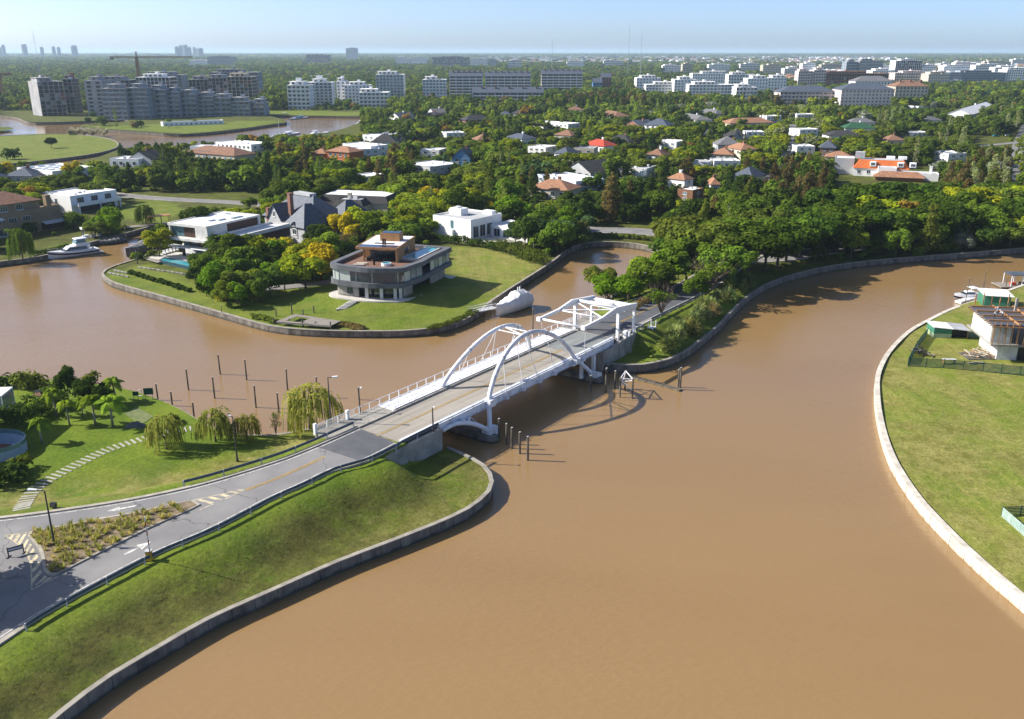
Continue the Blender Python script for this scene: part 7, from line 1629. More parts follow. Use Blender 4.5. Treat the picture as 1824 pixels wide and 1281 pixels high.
def far_wood():
    random.seed(9)
    xs, ys = [], []
    y = 1000.0
    bands = [(900,1500,10.5,0.9),(1500,2400,13,0.85),(2400,4200,19,0.7),(4200,8000,30,0.6),(8000,20000,70,0.55)]
    for (a, b, st, dens) in bands:
        gx, gy = grid(-b*0.66, b*0.66, a, b, st, 0.48); m = (np.abs(gx) < gy*0.66) & (RNG.random(gx.shape) < dens); xs.append(gx[m]); ys.append(gy[m])
    gx, gy = np.concatenate(xs), np.concatenate(ys); m = INM(gx, gy); gx, gy = gx[m], gy[m]
    # clearings: patchy noise
    cl = np.sin(gx*0.0061+1.3)*np.sin(gy*0.0047+0.4)+0.5*np.sin(gx*0.017+gy*0.011); m = (cl < 0.95); gx, gy = gx[m], gy[m]
    zc = gy*cp+53*sp; px = CX+F_PX*gx/zc; py = CY+F_PX*(53*cp-gy*sp)/zc
    keepm = np.ones(gx.shape, bool)
    town = (px > 850) & (px < 1500) & (py > 101) & (py < 115) & (RNG.random(px.shape) < 0.94); keepm &= ~town
    town2 = (px > 1400) & (py > 106) & (py < 152) & (RNG.random(px.shape) < 0.82); keepm &= ~town2
    lag = ((px > 1440) & (px < 1600) & (py > 102) & (py < 110)) | ((px > 1650) & (px < 1760) & (py > 114) & (py < 125)); keepm &= ~lag
    for (x0, y0, x1, y1, f) in BLK:
        fx = np.array([p[0] for p in f]); fy = np.array([p[1] for p in f]); mm = (gx > fx.min()-6) & (gx < fx.max()+6) & (gy > fy.min()-6) & (gy < fy.max()+6)
        hide = (px > x0-3) & (px < x1+3) & (py > y1-1) & (py < y1+7) ; keepm &= ~mm & ~hide
    gx, gy = gx[keepm], gy[keepm]
    for x, y in zip(gx.tolist(), gy.tolist()):
        c = random.choices(['dark','mid','olive','light','blue','ygreen','brown'], [3.5,5,3.5,2.4,1.2,1.2,1])[0]; key = random.choices(['r1','r2','r3','t1'], [3,3,3,1])[0]
        s = random.uniform(0.85,1.45)*(1.0 if y < 2400 else 1.25 if y < 4200 else 1.6 if y < 8000 else 2.2); wd = 1.15 if y < 2400 else 1.7 if y < 4200 else 2.2 if y < 8000 else 4.5
        buck.setdefault((key, c), []).append((x, y, 1.6, s*(0.75 if key == 't1' else 1), wd))
    WN = {'r1': 'rounded trees with broad heads', 'r2': 'rounded trees with uneven heads', 'r3': 'rounded trees with domed heads', 't1': 'tall narrow trees'}
    for (key, c), pts in buck.items(): wood('distant_wood', f'{COLW[c]} mass of {WN[key]} across the plain', pts, key, GRN[c])
far_wood()
# ================================================================ street furniture, boats, docks, small things
random.seed(21)
def Gg(px, py, z=1.7):
    for _ in range(5): p = G(px, py, z); z = gz(p.x, p.y)
    return Vector((p.x, p.y, z))
# ---- guard rails
def guardrail(label, pts, step=4.0):
    o0 = pts[0]; root = thing('guardrail', label, 'guard rail', o0); q = [p-o0 for p in pts]; b = MB()
    for dz in (0.52, 0.74): b.tube([p+Vector((0,0,dz)) for p in q], 0.085, 6)
    a = shift(q, 0.03); c = shift(q, -0.03)
    for i in range(len(q)-1): b.prism([(x.x,x.y) for x in (a[i],c[i],c[i+1],a[i+1])], [x.z+0.46 for x in (a[i],c[i],c[i+1],a[i+1])], [x.z+0.8 for x in (a[i],c[i],c[i+1],a[i+1])])
    o = b.build('beam', M_galv, root); outward(o.data)
    n = max(2, int(sum((q[i+1]-q[i]).length for i in range(len(q)-1))/step)); pm_ = MB().box(-0.07,0.07,-0.07,0.07,-0.5,0.84).mesh('post', M_galvp)
    for p in resample(q, n): put('post', pm_, root, p)
    return root
nr = [p for p in shift(RR, 1.0) if proj(p)[0] > 45]; guardrail('long dark guard rail along the embankment side of the road', [UV(88,76.75,5.0), UV(82,76.7,5.0)]+nr[1:])
fr_ = [p for p in shift(RL, -0.95) if proj(p)[0] > 322]; guardrail('dark guard rail between the road and the willow lawn', fr_)
cwr = shift(CW, -4.9); guardrail('guard rail on the canal side of the causeway', cwr[6:24]); guardrail('guard rail on the basin side of the causeway', shift(CW, 4.9)[8:22])
# ---- lamps
def lamp(label, px, py, ty, side=1, arm=1.5, p=None, h=None, head=M_lampw):
    a = p if p is not None else Gg(px, py); h = h or top_z(px, py, a.z, ty)-a.z
    o = thing('street_lamp', label, 'street lamp', a, 0, 'street lamps'); MB().tube([(0,0,-0.3),(0,0,h*0.5),(0,0,h)], [0.13,0.10,0.07], 8).build('pole', M_pole, o); MB().tube([(0,0,0),(0,0,0.35)], 0.19, 8).build('base', M_pole, o)
    MB().tube([(0,0,h-0.05),(side*arm*0.6,0,h+0.08)], 0.05, 6).build('arm', M_pole, o)
    MB().prism([(side*arm*0.45,-0.13),(side*arm*1.05,-0.2),(side*arm*1.05,0.2),(side*arm*0.45,0.13)], [h+0.03]*4, [h+0.14,h+0.22,h+0.22,h+0.14]).build('lamp_head', head, o); outward(o.children[-1].data)
lamp('tall lamp post standing in the planted traffic island', 97.6, 972.5, 874, -1, 1.7); lamp('lamp post beside the guard rail on the willow lawn', 423, 822, 742, -1, 0.5); lamp('lamp post at the start of the bridge railing', 614, 748, 686, 1, 1.3, p=UV(80.5,90.4,3.2), h=8.6)
lamp('short lamp on the bridge railing pillar', 675, 712, 680, 1, 0.4, p=UV(85.5,89.6,4.6), h=4.2); lamp('slim post lamp on the near edge of the bridge', 773, 749, 724, 1, 0.25, p=UV(87.2,77.0,4.8), h=3.4)
lamp('lamp post among the trees beside the causeway', 1140, 532, 487, 1, 1.0); lamp('lamp post in the causeway trees nearest the basin', 1078, 545, 514, 1, 1.0); lamp('lamp post deep in the causeway trees', 1208, 498, 454, 1, 1.2); lamp('lamp post by the canal road bank', 1546, 448, 420, 1, 0.8)
# ---- mooring posts
posts = [(281.6,712.6,684),(307,723,698),(336,695,658),(346,746,717),(382.6,709.5,672),(392.6,667,632),(439.5,677,641),(456,726,687),(512,695,658),(565,708,672),(640,712,690),(497,735,700)]
near = [(889,782,746),(902,791,755),(912,799,762),(926,808,770),(940,820,778)]; farp = [(1052,699,669),(1079,700,656),(1095,692,661)]
def post(p, h, label, group, r=0.16):
    o = thing('mooring_post', label, 'mooring post', (p.x, p.y, -1.0), 0, group); MB().tube([(0,0,0),(random.uniform(-.06,.06),random.uniform(-.06,.06),h+1.0)], [r*1.1,r], 8).build('pile', M_pile, o); MB().tube([(0,0,h+1.0),(0,0,h+1.06)], r*0.9, 8).build('cap', M_galvp, o)
for i, (x, y, t) in enumerate(sorted(posts)): post(G(x, y, 0), top_z(x, y, 0, t), f'thin dark mooring post in the left canal arm, {ORD[i]} from the left', 'mooring posts in the left canal arm', 0.13)
for i, (x, y, t) in enumerate(near): post(G(x, y, 0), top_z(x, y, 0, t), f'fender pile beside the near bridge pier, {ORD[i]} from the pier', 'fender piles by the near pier')
for i, (x, y, t) in enumerate(farp): post(G(x, y, 0), top_z(x, y, 0, t), f'fender pile beside the far bridge pier, {ORD[i]} from the left', 'fender piles by the far pier')
post(G(1211,694,0), top_z(1211,694,0,655), 'tall pile at the outer end of the floating boom', None); post(G(1208,690,0), top_z(1208,690,0,658), 'shorter pile touching the boom end pile', None)
post(G(949,596,0), 5.5, 'dark post standing behind the bridge arches', None, 0.12)
# braced dolphin
o = thing('dolphin_frame', 'three piles joined by white cross braces beside the far pier', 'pile frame', G(1115,702,0)); c3 = [G(1104,708,0)-o.location, G(1126,710,0)-o.location, G(1113,694,0)-o.location]; hh = top_z(1104,708,0,673)
for c in c3: MB().tube([(c.x,c.y,-1),(c.x,c.y,hh)], 0.15, 8).build('pile', M_pile, o)
for a, b_ in ((0,1),(1,2),(2,0)): MB().bar((c3[a].x,c3[a].y,hh-0.1), (c3[b_].x,c3[b_].y,hh-0.1), 0.12, 0.14).build('brace', M_steel, o); MB().bar((c3[a].x,c3[a].y,hh-0.3), (c3[b_].x,c3[b_].y,hh-2.0), 0.08, 0.1).build('brace', M_steel, o)
o = thing('floating_boom', 'low floating timber boom reaching from the far bank to a pile', 'boom', G(1180,685,0)); a, b_ = G(1085,662,0)-o.location, G(1213,697,0)-o.location
for k in range(9): p, q = lerp(a, b_, k/9), lerp(a, b_, (k+0.95)/9); MB().bar((p.x,p.y,0.12), (q.x,q.y,0.12), 0.9, 0.35).build('float', M_wood, o)
for k in range(14): p = lerp(a, b_, 0.35+k*0.045); MB().bar((p.x-0.3,p.y-0.2,0.36), (p.x+0.4,p.y+0.25,0.42), 0.08, 0.08).build('debris_stick', W_grey, o)
# ---- signs and the barrier
o = thing('road_barrier', 'dark two legged road barrier board at the hatched corner', 'barrier', GR(28,985)); a, b_ = GR(16,993)-o.location, GR(43,985)-o.location
for c in (a, b_): MB().bar((c.x,c.y,0), (c.x,c.y,1.15), 0.1, 0.1).build('leg', M_pole, o); MB().bar((c.x-0.05,c.y-0.35,0.05), (c.x+0.05,c.y+0.35,0.05), 0.08, 0.08).build('foot', M_pole, o)
MB().bar((a.x,a.y,0.85), (b_.x,b_.y,0.85), 0.06, 0.5).build('board', M_galv, o); MB().bar((a.x,a.y,0.85), (b_.x,b_.y,0.85), 0.075, 0.2).build('stripe', M_galvp, o)
o = thing('boom_gate', 'yellow boom gate cabinet with raised striped pole at the kerb', 'barrier', GR(267,998)); MB().box(-0.3,0.3,-0.25,0.25,0,1.15).build('cabinet', mat('yellow_paint', (0.55,0.33,0.03), rough=0.5), o); MB().box(-0.34,0.34,-0.29,0.29,1.15,1.22).build('lid', M_galvp, o)
for k in range(8): MB().bar((0.25,-0.3,1.0+k*0.55), (0.28,-0.3,1.0+(k+1)*0.55), 0.08, 0.1).build('pole_band', M_white if k % 2 else R_red, o)
for (x, y, w, h, l) in ((243,713,0.9,0.7,'small dark green sign board on the lawn near the canal'),(266,711,1.5,1.1,'larger dark green sign board beside the canal edging')):
    o = thing('sign_board', l, 'sign', Gg(x, y), R(8)); MB().box(-w/2,w/2,-0.04,0.04,0.8,0.8+h).build('panel', mat('sign_green', (0.02,0.09,0.05), rough=0.5), o)
    for s in (-0.35, 0.35): MB().box(w*s-0.03,w*s+0.03,-0.03,0.03,0,0.8).build('leg', M_pole, o)
o = thing('floodlight', 'black floodlight box in the grass by the road', 'floodlight', Gg(96,905)); MB().box(-0.35,0.35,-0.2,0.2,0.15,0.7).build('housing', M_black, o); MB().box(-0.3,0.3,-0.23,-0.2,0.2,0.65).build('lens', M_glass, o); MB().box(-0.05,0.05,-0.05,0.05,0,0.15).build('stand', M_pole, o)
o = thing('hoop_stand', 'small white hoop stand beside the canal edging', 'stand', Gg(250,706)); MB().tube([(0.35*math.cos(a), 0, 0.75+0.35*math.sin(a)) for a in np.linspace(-0.6, 3.74, 12)], 0.06, 6).build('hoop', M_white, o); MB().box(-0.3,0.3,-0.08,0.08,0,0.12).build('base', M_white, o)
# ---- stepping path
path = catmull([Gg(*p) for p in ((38,912),(46,893),(62,872),(84,856),(108,843),(144,824),(190,802),(240,786),(290,773),(350,762))], 0.3); n = int(sum((path[i+1]-path[i]).length for i in range(len(path)-1))/0.8); path = resample(path, n)
M_conc2 = mat('worn_slab', (0.40,0.38,0.33), (0.26,0.26,0.21), 0.6, 0.9)
o = thing('stepping_path', 'curving path of pale concrete stepping slabs across the lawn', 'path', path[0])
for i in range(1, len(path)-1):
    t = path[i+1]-path[i-1]; nn_ = Vector((-t.y, t.x, 0)).normalized(); p = path[i]-o.location; zz = gz(path[i].x, path[i].y)-o.location.z; MB().obox((p.x,p.y), (nn_.x+random.uniform(-.05,.05),nn_.y), 0.95, 0.17, zz-0.1, zz+0.05).build('slab', M_conc2, o)
o = thing('lawn_terrace', 'flat paved square pad in the lawn beside the covered mound', 'paving', Gg(245,735)); q = [Gg(*p)-o.location for p in ((222,738),(243,726),(274,742),(252,757))]; ob = MB().prism([(p.x,p.y) for p in q], [p.z-0.2 for p in q], [p.z+0.06 for p in q]).build('slab', mat('mossy_paving', (0.16,0.19,0.07), (0.11,0.13,0.05), 0.8, 0.9), o); outward(ob.data)
o = thing('covered_mound', 'low heap under a dark grey tarpaulin on the lawn', 'tarpaulin', Gg(240,760)); b = MB(); nx, ny = 9, 5; ids = {}
for i in range(nx):
    for j in range(ny):
        u, v = i/(nx-1)*2-1, j/(ny-1)*2-1; b.v.append((u*1.4, v*0.7, max(0, (1-u*u)*(1-v*v))*0.75+random.uniform(0,0.06)+0.3*max(0,u)*(1-v*v)*(1-abs(u)))); ids[i,j] = len(b.v)-1
for i in range(nx-1):
    for j in range(ny-1): b.face([ids[i,j], ids[i+1,j], ids[i+1,j+1], ids[i,j+1]])
b.build('tarpaulin', mat('grey_tarp', (0.10,0.11,0.12), rough=0.6), o, smooth=True)
# ---- left garden: terrace, pavilion, curved basin, house out of frame
tw = thing('timber_deck', 'brown timber deck with dark table at the end of the left lawn', 'deck', Gg(80,700)); q = [Gg(x, y)-tw.location for x, y in ((60,705),(82,692),(101,696),(94,712))]
for k in range(11): p, r_ = lerp(q[0], q[1], k/10), lerp(q[3], q[2], k/10); MB().bar((p.x,p.y,0.25), (r_.x,r_.y,0.25), 0.36, 0.08).build('plank', W_deck, tw)
tb = thing('garden_table', 'dark garden table standing on the brown timber deck', 'table', Gg(73,707)+Vector((0,0,0.3))); MB().box(-0.9,0.9,-0.5,0.5,0.68,0.76).build('top', M_black, tb)
for sx in (-0.8,0.8):
    for sy in (-0.4,0.4): MB().box(sx-0.04,sx+0.04,sy-0.04,sy+0.04,0,0.68).build('leg', M_black, tb)
M_bluec = mat('blue_render', (0.34,0.44,0.56), (0.26,0.35,0.46), 0.8, 0.6)
cb = thing('curved_terrace', 'sunken curved terrace with pale blue wall at the left frame edge', 'terrace', Gg(-14,806)); arc = [(4.6*math.cos(a), 3.9*math.sin(a)) for a in np.linspace(-1.3, 2.2, 26)]
for i in range(len(arc)-1):
    a, c = arc[i], arc[i+1]; MB().prism([(a[0]*0.93,a[1]*0.93),a,c,(c[0]*0.93,c[1]*0.93)][::1], -0.2, 1.25).build('wall_segment', M_bluec, cb); outward(cb.children[-1].data); MB().prism([(a[0]*0.99,a[1]*0.99),a,c,(c[0]*0.99,c[1]*0.99)], 1.27, 1.9).build('glass_rail', M_glassb, cb); outward(cb.children[-1].data)
MB().prism([(x*0.7,y*0.7) for x, y in arc]+[(-4,1),(-4,-2)], 0.02, 0.12).build('floor', S_brown, cb); outward(cb.children[-1].data); MB().prism([(x*0.9,y*0.9) for x, y in arc]+[(-4.5,2),(-4.5,-3)], 0.0, 0.06).build('ledge', M_bluec, cb); outward(cb.children[-1].data)
gp_ = thing('glass_pavilion', 'white framed glass pavilion cut by the left frame edge', 'pavilion', Gg(-12,735), R(5)); MB().box(-3,1.7,0,4,2.5,2.75).build('roof', M_white, gp_); MB().box(-3,1.7,0,4,-0.2,0.3).build('base', M_white, gp_)
for x in (-2.9,-0.8,1.55): MB().box(x,x+0.12,0,0.12,0.3,2.5).build('mullion', M_white, gp_)
for x in (-2.75,-0.65): MB().box(x,x+2.0 if x < -1 else x+2.15,0.03,0.07,0.32,2.48).build('pane', M_glassb, gp_)
MB().box(1.58,1.62,0.12,3.9,0.32,2.48).build('pane', M_glassb, gp_); MB().box(1.55,1.67,3.88,4.0,0.3,2.5).build('mullion', M_white, gp_)
a, b_ = Gg(-110,824), Gg(-8,752); dv = b_-a; oh = thing('garden_house', 'house left of the frame whose shadow crosses the lawn', 'house', (a.x, a.y, 1.6), math.atan2(dv.y, dv.x)); LL = dv.length; MB().box(0,LL,0,8,-0.5,8.4).build('wall', S_white, oh); flat_roof(oh, 0, LL, 0, 8, 8.4, S_white, R_lgrey)
for x in (2,6): put('window', win_mesh(2,1.6), oh, (x,-0.004,4.5)); put('window', win_mesh(2,1.6), oh, (x,-0.004,1.0))
# ---- garden slab rows on the peninsula tip
for l, (p0, p1), n in (('upper row of pale slabs edging the peninsula lawn', ((246,477),(338,491)), 11), ('lower row of pale slabs at the peninsula tip', ((193,487),(230,495)), 5), ('short middle row of pale slabs at the peninsula tip', ((203,483),(228,488)), 4)):
    a, c = Gg(*p0), Gg(*p1); o = thing('slab_row', l, 'edging', a)
    for k in range(n):
        p, q = lerp(a, c, k/n)-a, lerp(a, c, (k+0.82)/n)-a; MB().bar((p.x,p.y,p.z+0.2), (q.x,q.y,q.z+0.2), 0.35, 0.4).build('slab', M_conc, o)
# ================================================================ boats
def hull(L, B, D, bow=0.9, stern=0.8, zb=-0.4, flare=0.75, n=12):
    """rings from stern (x=0) to bow (x=L): keel, chine, gunwale"""
    S = []
    for i in range(n+1):
        t = i/n; w = B/2*(stern+(1-stern)*math.sin(min(1, t*2.2)*math.pi/2)) * (1-max(0,(t-0.45)/0.55)**2.3); top = D+bow*t**2.2; kz = zb+ (0.9*D)*max(0,(t-0.75)/0.25)**2*0.6
        S.append((L*t, max(w, 0.02), kz, top))
    return S
def hull_mesh(b, S, stripe=None, base=0, deck=1, stripem=2):
    rings = []
    for (x, w, k, t) in S:
        lv = [(0,k),(w*0.72,lerp(k,t,0.35)),(w*0.93,lerp(k,t,0.62)),(w,lerp(k,t,0.85)),(w,t)]
        rings.append(([(x,-y,z) for y, z in lv], [(x,y,z) for y, z in lv]))
    for i in range(len(rings)-1):
        for s in (0, 1):
            for j in range(4):
                b.mat(stripem if (stripe is not None and j == stripe) else base); q = [rings[i][s][j], rings[i+1][s][j], rings[i+1][s][j+1], rings[i][s][j+1]]; b.poly(q if s == 1 else q[::-1])
        b.mat(deck); b.poly([rings[i][0][4], rings[i+1][0][4], rings[i+1][1][4], rings[i][1][4]])
    b.mat(base); b.poly(rings[0][0]+rings[0][1][::-1])
M_gel = mat('white_gelcoat', (0.82,0.83,0.85), (0.76,0.77,0.80), 0.5, 0.2, spec=0.5); M_navy = mat('navy_gelcoat', (0.012,0.02,0.06), rough=0.15, spec=0.6)
def boat_root(name, label, cat, bow_px, stern_px, group=None):
    s, bw_ = G(*stern_px, 0), G(*bow_px, 0); d = bw_-s; return thing(name, label, cat, (s.x, s.y, 0), math.atan2(d.y, d.x), group), d.length
yr, L = boat_root('motor_yacht', 'white motor yacht with navy hull stripe moored at the left quay', 'yacht', (87,463), (174,450))
b = MB(); hull_mesh(b, hull(L, 4.6, 1.5, 0.8), 2); o = b.build('hull', [M_gel, M_gel, M_navy], yr); outward(o.data)
def cabin(b, x0, x1, w0, w1, z0, z1, rake=0.9, back=0.2):
    b.v += [(x0,-w0,z0),(x1,-w1,z0),(x1,w1,z0),(x0,w0,z0),(x0+back,-w0*0.9,z1),(x1-rake,-w1*0.85,z1),(x1-rake,w1*0.85,z1),(x0+back,w0*0.9,z1)]; k = len(b.v)-8
    for q in ((4,5,6,7),(0,1,5,4),(1,2,6,5),(2,3,7,6),(3,0,4,7)): b.face([k+i for i in q])
b = MB(); cabin(b, L*0.2, L*0.74, 1.85, 1.4, 1.5, 3.0, 2.2); b.build('cabin', M_gel, yr); b = MB(); cabin(b, L*0.24, L*0.705, 1.88, 1.46, 1.9, 2.75, 1.5); b.build('cabin_window', M_glass, yr)
MB().box(L*0.16, L*0.5, -1.8, 1.8, 3.0, 3.12).build('flybridge_deck', M_gel, yr); b = MB(); cabin(b, L*0.2, L*0.47, 1.6, 1.4, 3.12, 3.75, 0.7); b.build('flybridge', M_gel, yr); b = MB(); cabin(b, L*0.24, L*0.46, 1.5, 1.3, 3.75, 4.75, 0.9); b.build('flybridge_glass', M_glassb, yr); b = MB(); cabin(b, L*0.2, L*0.45, 1.65, 1.4, 4.75, 4.95, 0.3); b.build('hardtop', M_gel, yr)
for x in (0.23, 0.27): MB().tube([(L*x,0.5,4.9),(L*x-0.1,0.5,7.2)], 0.035, 5).build('antenna', M_gel, yr)
MB().tube([(L*0.24,-0.3,4.9),(L*0.24,-0.3,5.4)], 0.3, 8).build('radar', M_gel, yr); b = MB(); S = hull(L, 4.6, 1.5, 0.8); rl_ = [(s[0], -s[1]*0.95, s[3]+0.6) for s in S[6:]]+[(s[0], s[1]*0.95, s[3]+0.6) for s in S[6:][::-1]]; b.tube(rl_, 0.03, 5)
for p in rl_[::1]: b.tube([p, (p[0],p[1],p[2]-0.6)], 0.02, 4)
b.build('bow_rail', M_galvp, yr); MB().box(-1.1, 0.05, -1.9, 1.9, 0.3, 0.45).build('swim_platform', M_gel, yr)
for y in (-1.3, 1.3): MB().tube([(L*0.12,y,1.5),(L*0.12,y,2.2)], 0.25, 8).build('fender', M_white, yr)
def wrapped(label, bow, stern, B, D, peak, m, bowr=0.6, seed=3):
    r, L = boat_root('covered_boat', label, 'boat', bow, stern); S = hull(L, B, D, bowr); b = MB(); hull_mesh(b, S); o = b.build('hull', [m, m], r); outward(o.data)
    rr = random.Random(seed); b = MB(); n = len(S); rows = []
    for i, (x, w, k, t) in enumerate(S):
        tt = i/(n-1); rz_ = t+peak*float(np.interp(tt, [0,0.12,0.2,0.42,0.5,0.62,0.8,1.0], [0.55,0.8,1.0,0.96,0.66,0.52,0.28,0.04]))+rr.uniform(-.1,.1)
        rows.append([(x,-w*1.03,t-0.5),(x,-w*1.03,t),(x,-w*0.72,lerp(t,rz_,0.72)+rr.uniform(-.14,.14)),(x,0,rz_),(x,w*0.72,lerp(t,rz_,0.72)+rr.uniform(-.14,.14)),(x,w*1.03,t),(x,w*1.03,t-0.5)])
    for i in range(n-1):
        for j in range(6): b.poly([rows[i][j], rows[i+1][j], rows[i+1][j+1], rows[i][j+1]])
    b.poly(rows[0]); b.poly(rows[-1][::-1]); o = b.build('cover', m, r); outward(o.data)
    for i in range(1, n-1, 2): MB().tube([(q[0], q[1]*1.01, q[2]+0.02) for q in rows[i]], 0.035, 4).build('strap', M_galvp, r)
    return r, L
r1, L1 = wrapped('white shrink wrapped motor boat moored beside the gangway', (884,566), (941,545), 3.9, 2.0, 2.6, M_fab, 0.7, 4); 
for x in (0.3, 0.36): MB().tube([(L1*x,0.2,4.6),(L1*x,0.2,5.3)], 0.16, 6).build('radar_dome', M_fab, r1)
MB().bar((L1*0.2,-1.99,1.3), (L1*0.55,-1.99,1.35), 0.05, 0.14).build('hull_stripe', M_navy, r1)
wrapped('boat under a dark grey tarpaulin beside the modern house', (226,462), (277,447), 4.4, 2.2, 1.8, mat('charcoal_tarp', (0.13,0.13,0.14), (0.09,0.09,0.10), 0.8, 0.8), 0.8, 5)
wrapped('low grey covered boat on the lift at the little pavilion', (176,438), (222,431), 3.0, 1.0, 0.7, mat('lift_tarp', (0.10,0.105,0.11), rough=0.8), 0.4, 8)
def sportboat(label, bow, stern, B=2.6, cover=None, group=None, mast=False, hm2=None):
    r, L = boat_root('motor_boat', label, 'boat', bow, stern, group); b = MB(); hull_mesh(b, hull(L, B, 0.95, 0.5), 1 if hm2 else None); o = b.build('hull', [M_gel, M_gel, hm2 or M_gel], r); outward(o.data)
    b = MB(); cabin(b, L*0.3, L*0.72, B*0.36, B*0.26, 0.95, 1.75, 1.1); b.build('cabin', cover or M_gel, r); b = MB(); cabin(b, L*0.34, L*0.7, B*0.37, B*0.27, 1.25, 1.65, 0.9); b.build('windscreen', M_glass, r)
    MB().box(L*0.22, L*0.45, -B*0.38, B*0.38, 2.5, 2.6).build('hardtop', cover or M_gel, r)
    for y in (-1, 1): MB().bar((L*0.24,y*B*0.36,1.0), (L*0.3,y*B*0.36,2.5), 0.12, 0.1).build('arch', M_gel, r)
    if mast: MB().tube([(L*0.4,0,1),(L*0.4,0,13)], 0.12, 6).build('mast', M_galvp, r)
    return r
sportboat('white sports boat at the white floating dock on the right', (1698,533), (1747,530), 2.9, hm2=M_navy)
o = thing('floating_dock', 'white floating dock beside the sports boat', 'dock', G(1725,538,0)); a, c = G(1706,541,0)-o.location, G(1770,523,0)-o.location
for k in range(5): p, q = lerp(a, c, k/5), lerp(a, c, (k+0.97)/5); MB().bar((p.x,p.y,0.35), (q.x,q.y,0.35), 1.5, 0.5).build('pontoon', M_walk, o)
for i, (x, y, t) in enumerate([(1719,541,495),(1751,517,483),(1791,514,494),(1822,505,475)]): post(G(x, y, 0), top_z(x, y, 0, t), f'leaning timber mooring pole by the sports boat dock, {ORD[i]} from the left', 'mooring poles by the right dock', 0.09)
for i, (bw_, st, l, cv, ms) in enumerate([((515,214),(547,210),'boat with bright blue canopy moored in the far inlet',S_blue,False),((497,207),(512,205),'small white boat at the far quay corner',None,False),((480,247),(532,238),'large white cruiser moored behind the autumn trees',None,False),((508,250),(492,246),'white yacht with tall mast behind the trees',None,True),((553,243),(565,238),'white boat in the inlet, left of a pair',None,False),((570,247),(586,240),'white boat in the inlet, right of a pair',None,False),((640,210),(662,206),'long white cruiser at the inlet end',None,False),((664,208),(678,205),'white boat beside the inlet end cruiser',None,False),((634,224),(648,219),'white boat below the inlet end lawn',None,False),((2,199),(20,197),'white boat in the far left marina',None,True),((24,199),(40,196),'second white boat in the far left marina',None,False),((52,196),(70,194),'third white boat in the far left marina',None,False)]):
    sportboat(l, bw_, st, 4.5, cv, 'boats in the far inlet', ms)
# ================================================================ docks
gw = thing('gangway', 'white railed gangway platform beside the wrapped boat', 'gangway', G(858,552,1.5)); a, c = G(838,556,1.6)-gw.location, G(880,547,1.6)-gw.location; d = (c-a).normalized(); n_ = Vector((-d.y,d.x,0))
MB().obox(((a+c)/2)[:2], d[:2], (c-a).length/2, 0.9, -0.1, 0.12).build('deck', M_galvp, gw)
for s in (-0.85, 0.85):
    for z in (0.55, 1.05): p, q = a+n_*s, c+n_*s; MB().bar((p.x,p.y,z), (q.x,q.y,z), 0.06, 0.06).build('rail', M_white, gw)
    for k in range(7): p = lerp(a, c, k/6)+n_*s; MB().box(p.x-0.03,p.x+0.03,p.y-0.03,p.y+0.03,0.1,1.08).build('rail_post', M_white, gw)
for k in (0.05, 0.5, 0.95):
    for s in (-0.7, 0.7): p = lerp(a, c, k)+n_*s; MB().tube([(p.x,p.y,-2.5),(p.x,p.y,-0.1)], 0.12, 6).build('pile', M_wood, gw)
td = thing('timber_dock', 'weathered timber dock with square opening along the villa quay', 'dock', G(545,575,2.2)); Q = [G(x, y, 2.2)-td.location for x, y in ((492,573),(526,559.5),(607,572),(589,580.5))]
def bil(u, v): return lerp(lerp(Q[0], Q[3], u), lerp(Q[1], Q[2], u), v)
for k in range(34):
    u0, u1 = k/34, (k+0.93)/34
    for v0, v1 in (((0,1),) if not 4 <= k <= 13 else ((0,0.16),(0.8,1))):
        p = [bil(u0,v0), bil(u1,v0), bil(u1,v1), bil(u0,v1)]; MB().prism([(x.x,x.y) for x in p], -0.08, 0.02+random.uniform(0,0.02)).build('plank', W_grey, td); outward(td.children[-1].data)
for v in (0.02, 0.98): p, q = bil(0,v), bil(1,v); MB().bar((p.x,p.y,-0.2), (q.x,q.y,-0.2), 0.2, 0.24).build('beam', W_grey, td)
for x, y, t in ((489,588,566),(494,588,569),(517,590,568),(540,594,568),(541,592,572),(563,594,573),(590,598,573),(493,574,553),(521,570,540),(541,574,551),(560,568,545)): p = G(x, y, 0)-td.location; h = top_z(x, y, 0, t); MB().tube([(p.x,p.y,-3.2),(p.x,p.y,h-2.2)], 0.14, 7).build('pile', M_pile, td)
pv_ = thing('boat_pavilion', 'little roofed boat pavilion on the quay behind the yacht', 'pavilion', Gg(170,424), R(30)); MB().box(-3.4,3.4,0,4.0,-1.5,0.15).build('deck', W_grey, pv_); MB().box(-3.7,2.2,-0.2,4.2,2.8,2.92).build('canopy', R_white, pv_)
for x in (-3.2,-0.7,1.8):
    for y in (0.2,3.8): MB().box(x-0.1,x+0.1,y-0.1,y+0.1,0.15,2.8).build('post', M_pole, pv_)
for k in range(3): MB().box(-2.8+k*1.9,-1.6+k*1.9,1.2,2.6,0.15,0.85).build('lounge_seat', M_fab, pv_)
cd_ = thing('canal_dock', 'plank dock with pergola at the head of the small canal', 'dock', Gg(258,402), R(32))
for k in range(16): MB().box(-9+k*1.0,-8.05+k*1.0,-2.2,1.2,0.0,0.2).build('plank', W_grey, cd_)
MB().box(1,8,-1.8,1.6,2.8,2.95).build('pergola_roof', W_wood, cd_)
for x in (1.1,7.7):
    for y in (-1.6,1.4): MB().box(x,x+0.18,y,y+0.18,0.2,2.8).build('pergola_post', W_wood, cd_)
for i, (x, y, t) in enumerate([(225,424,398),(288,400,376),(245,470,440)]): post(Gg(x, y, 0), top_z(x, y, 0, t), ['bare timber pole at the little pavilion','bare timber pole beside the canal pergola','timber pole beside the grey covered boat'][i], None, 0.15)
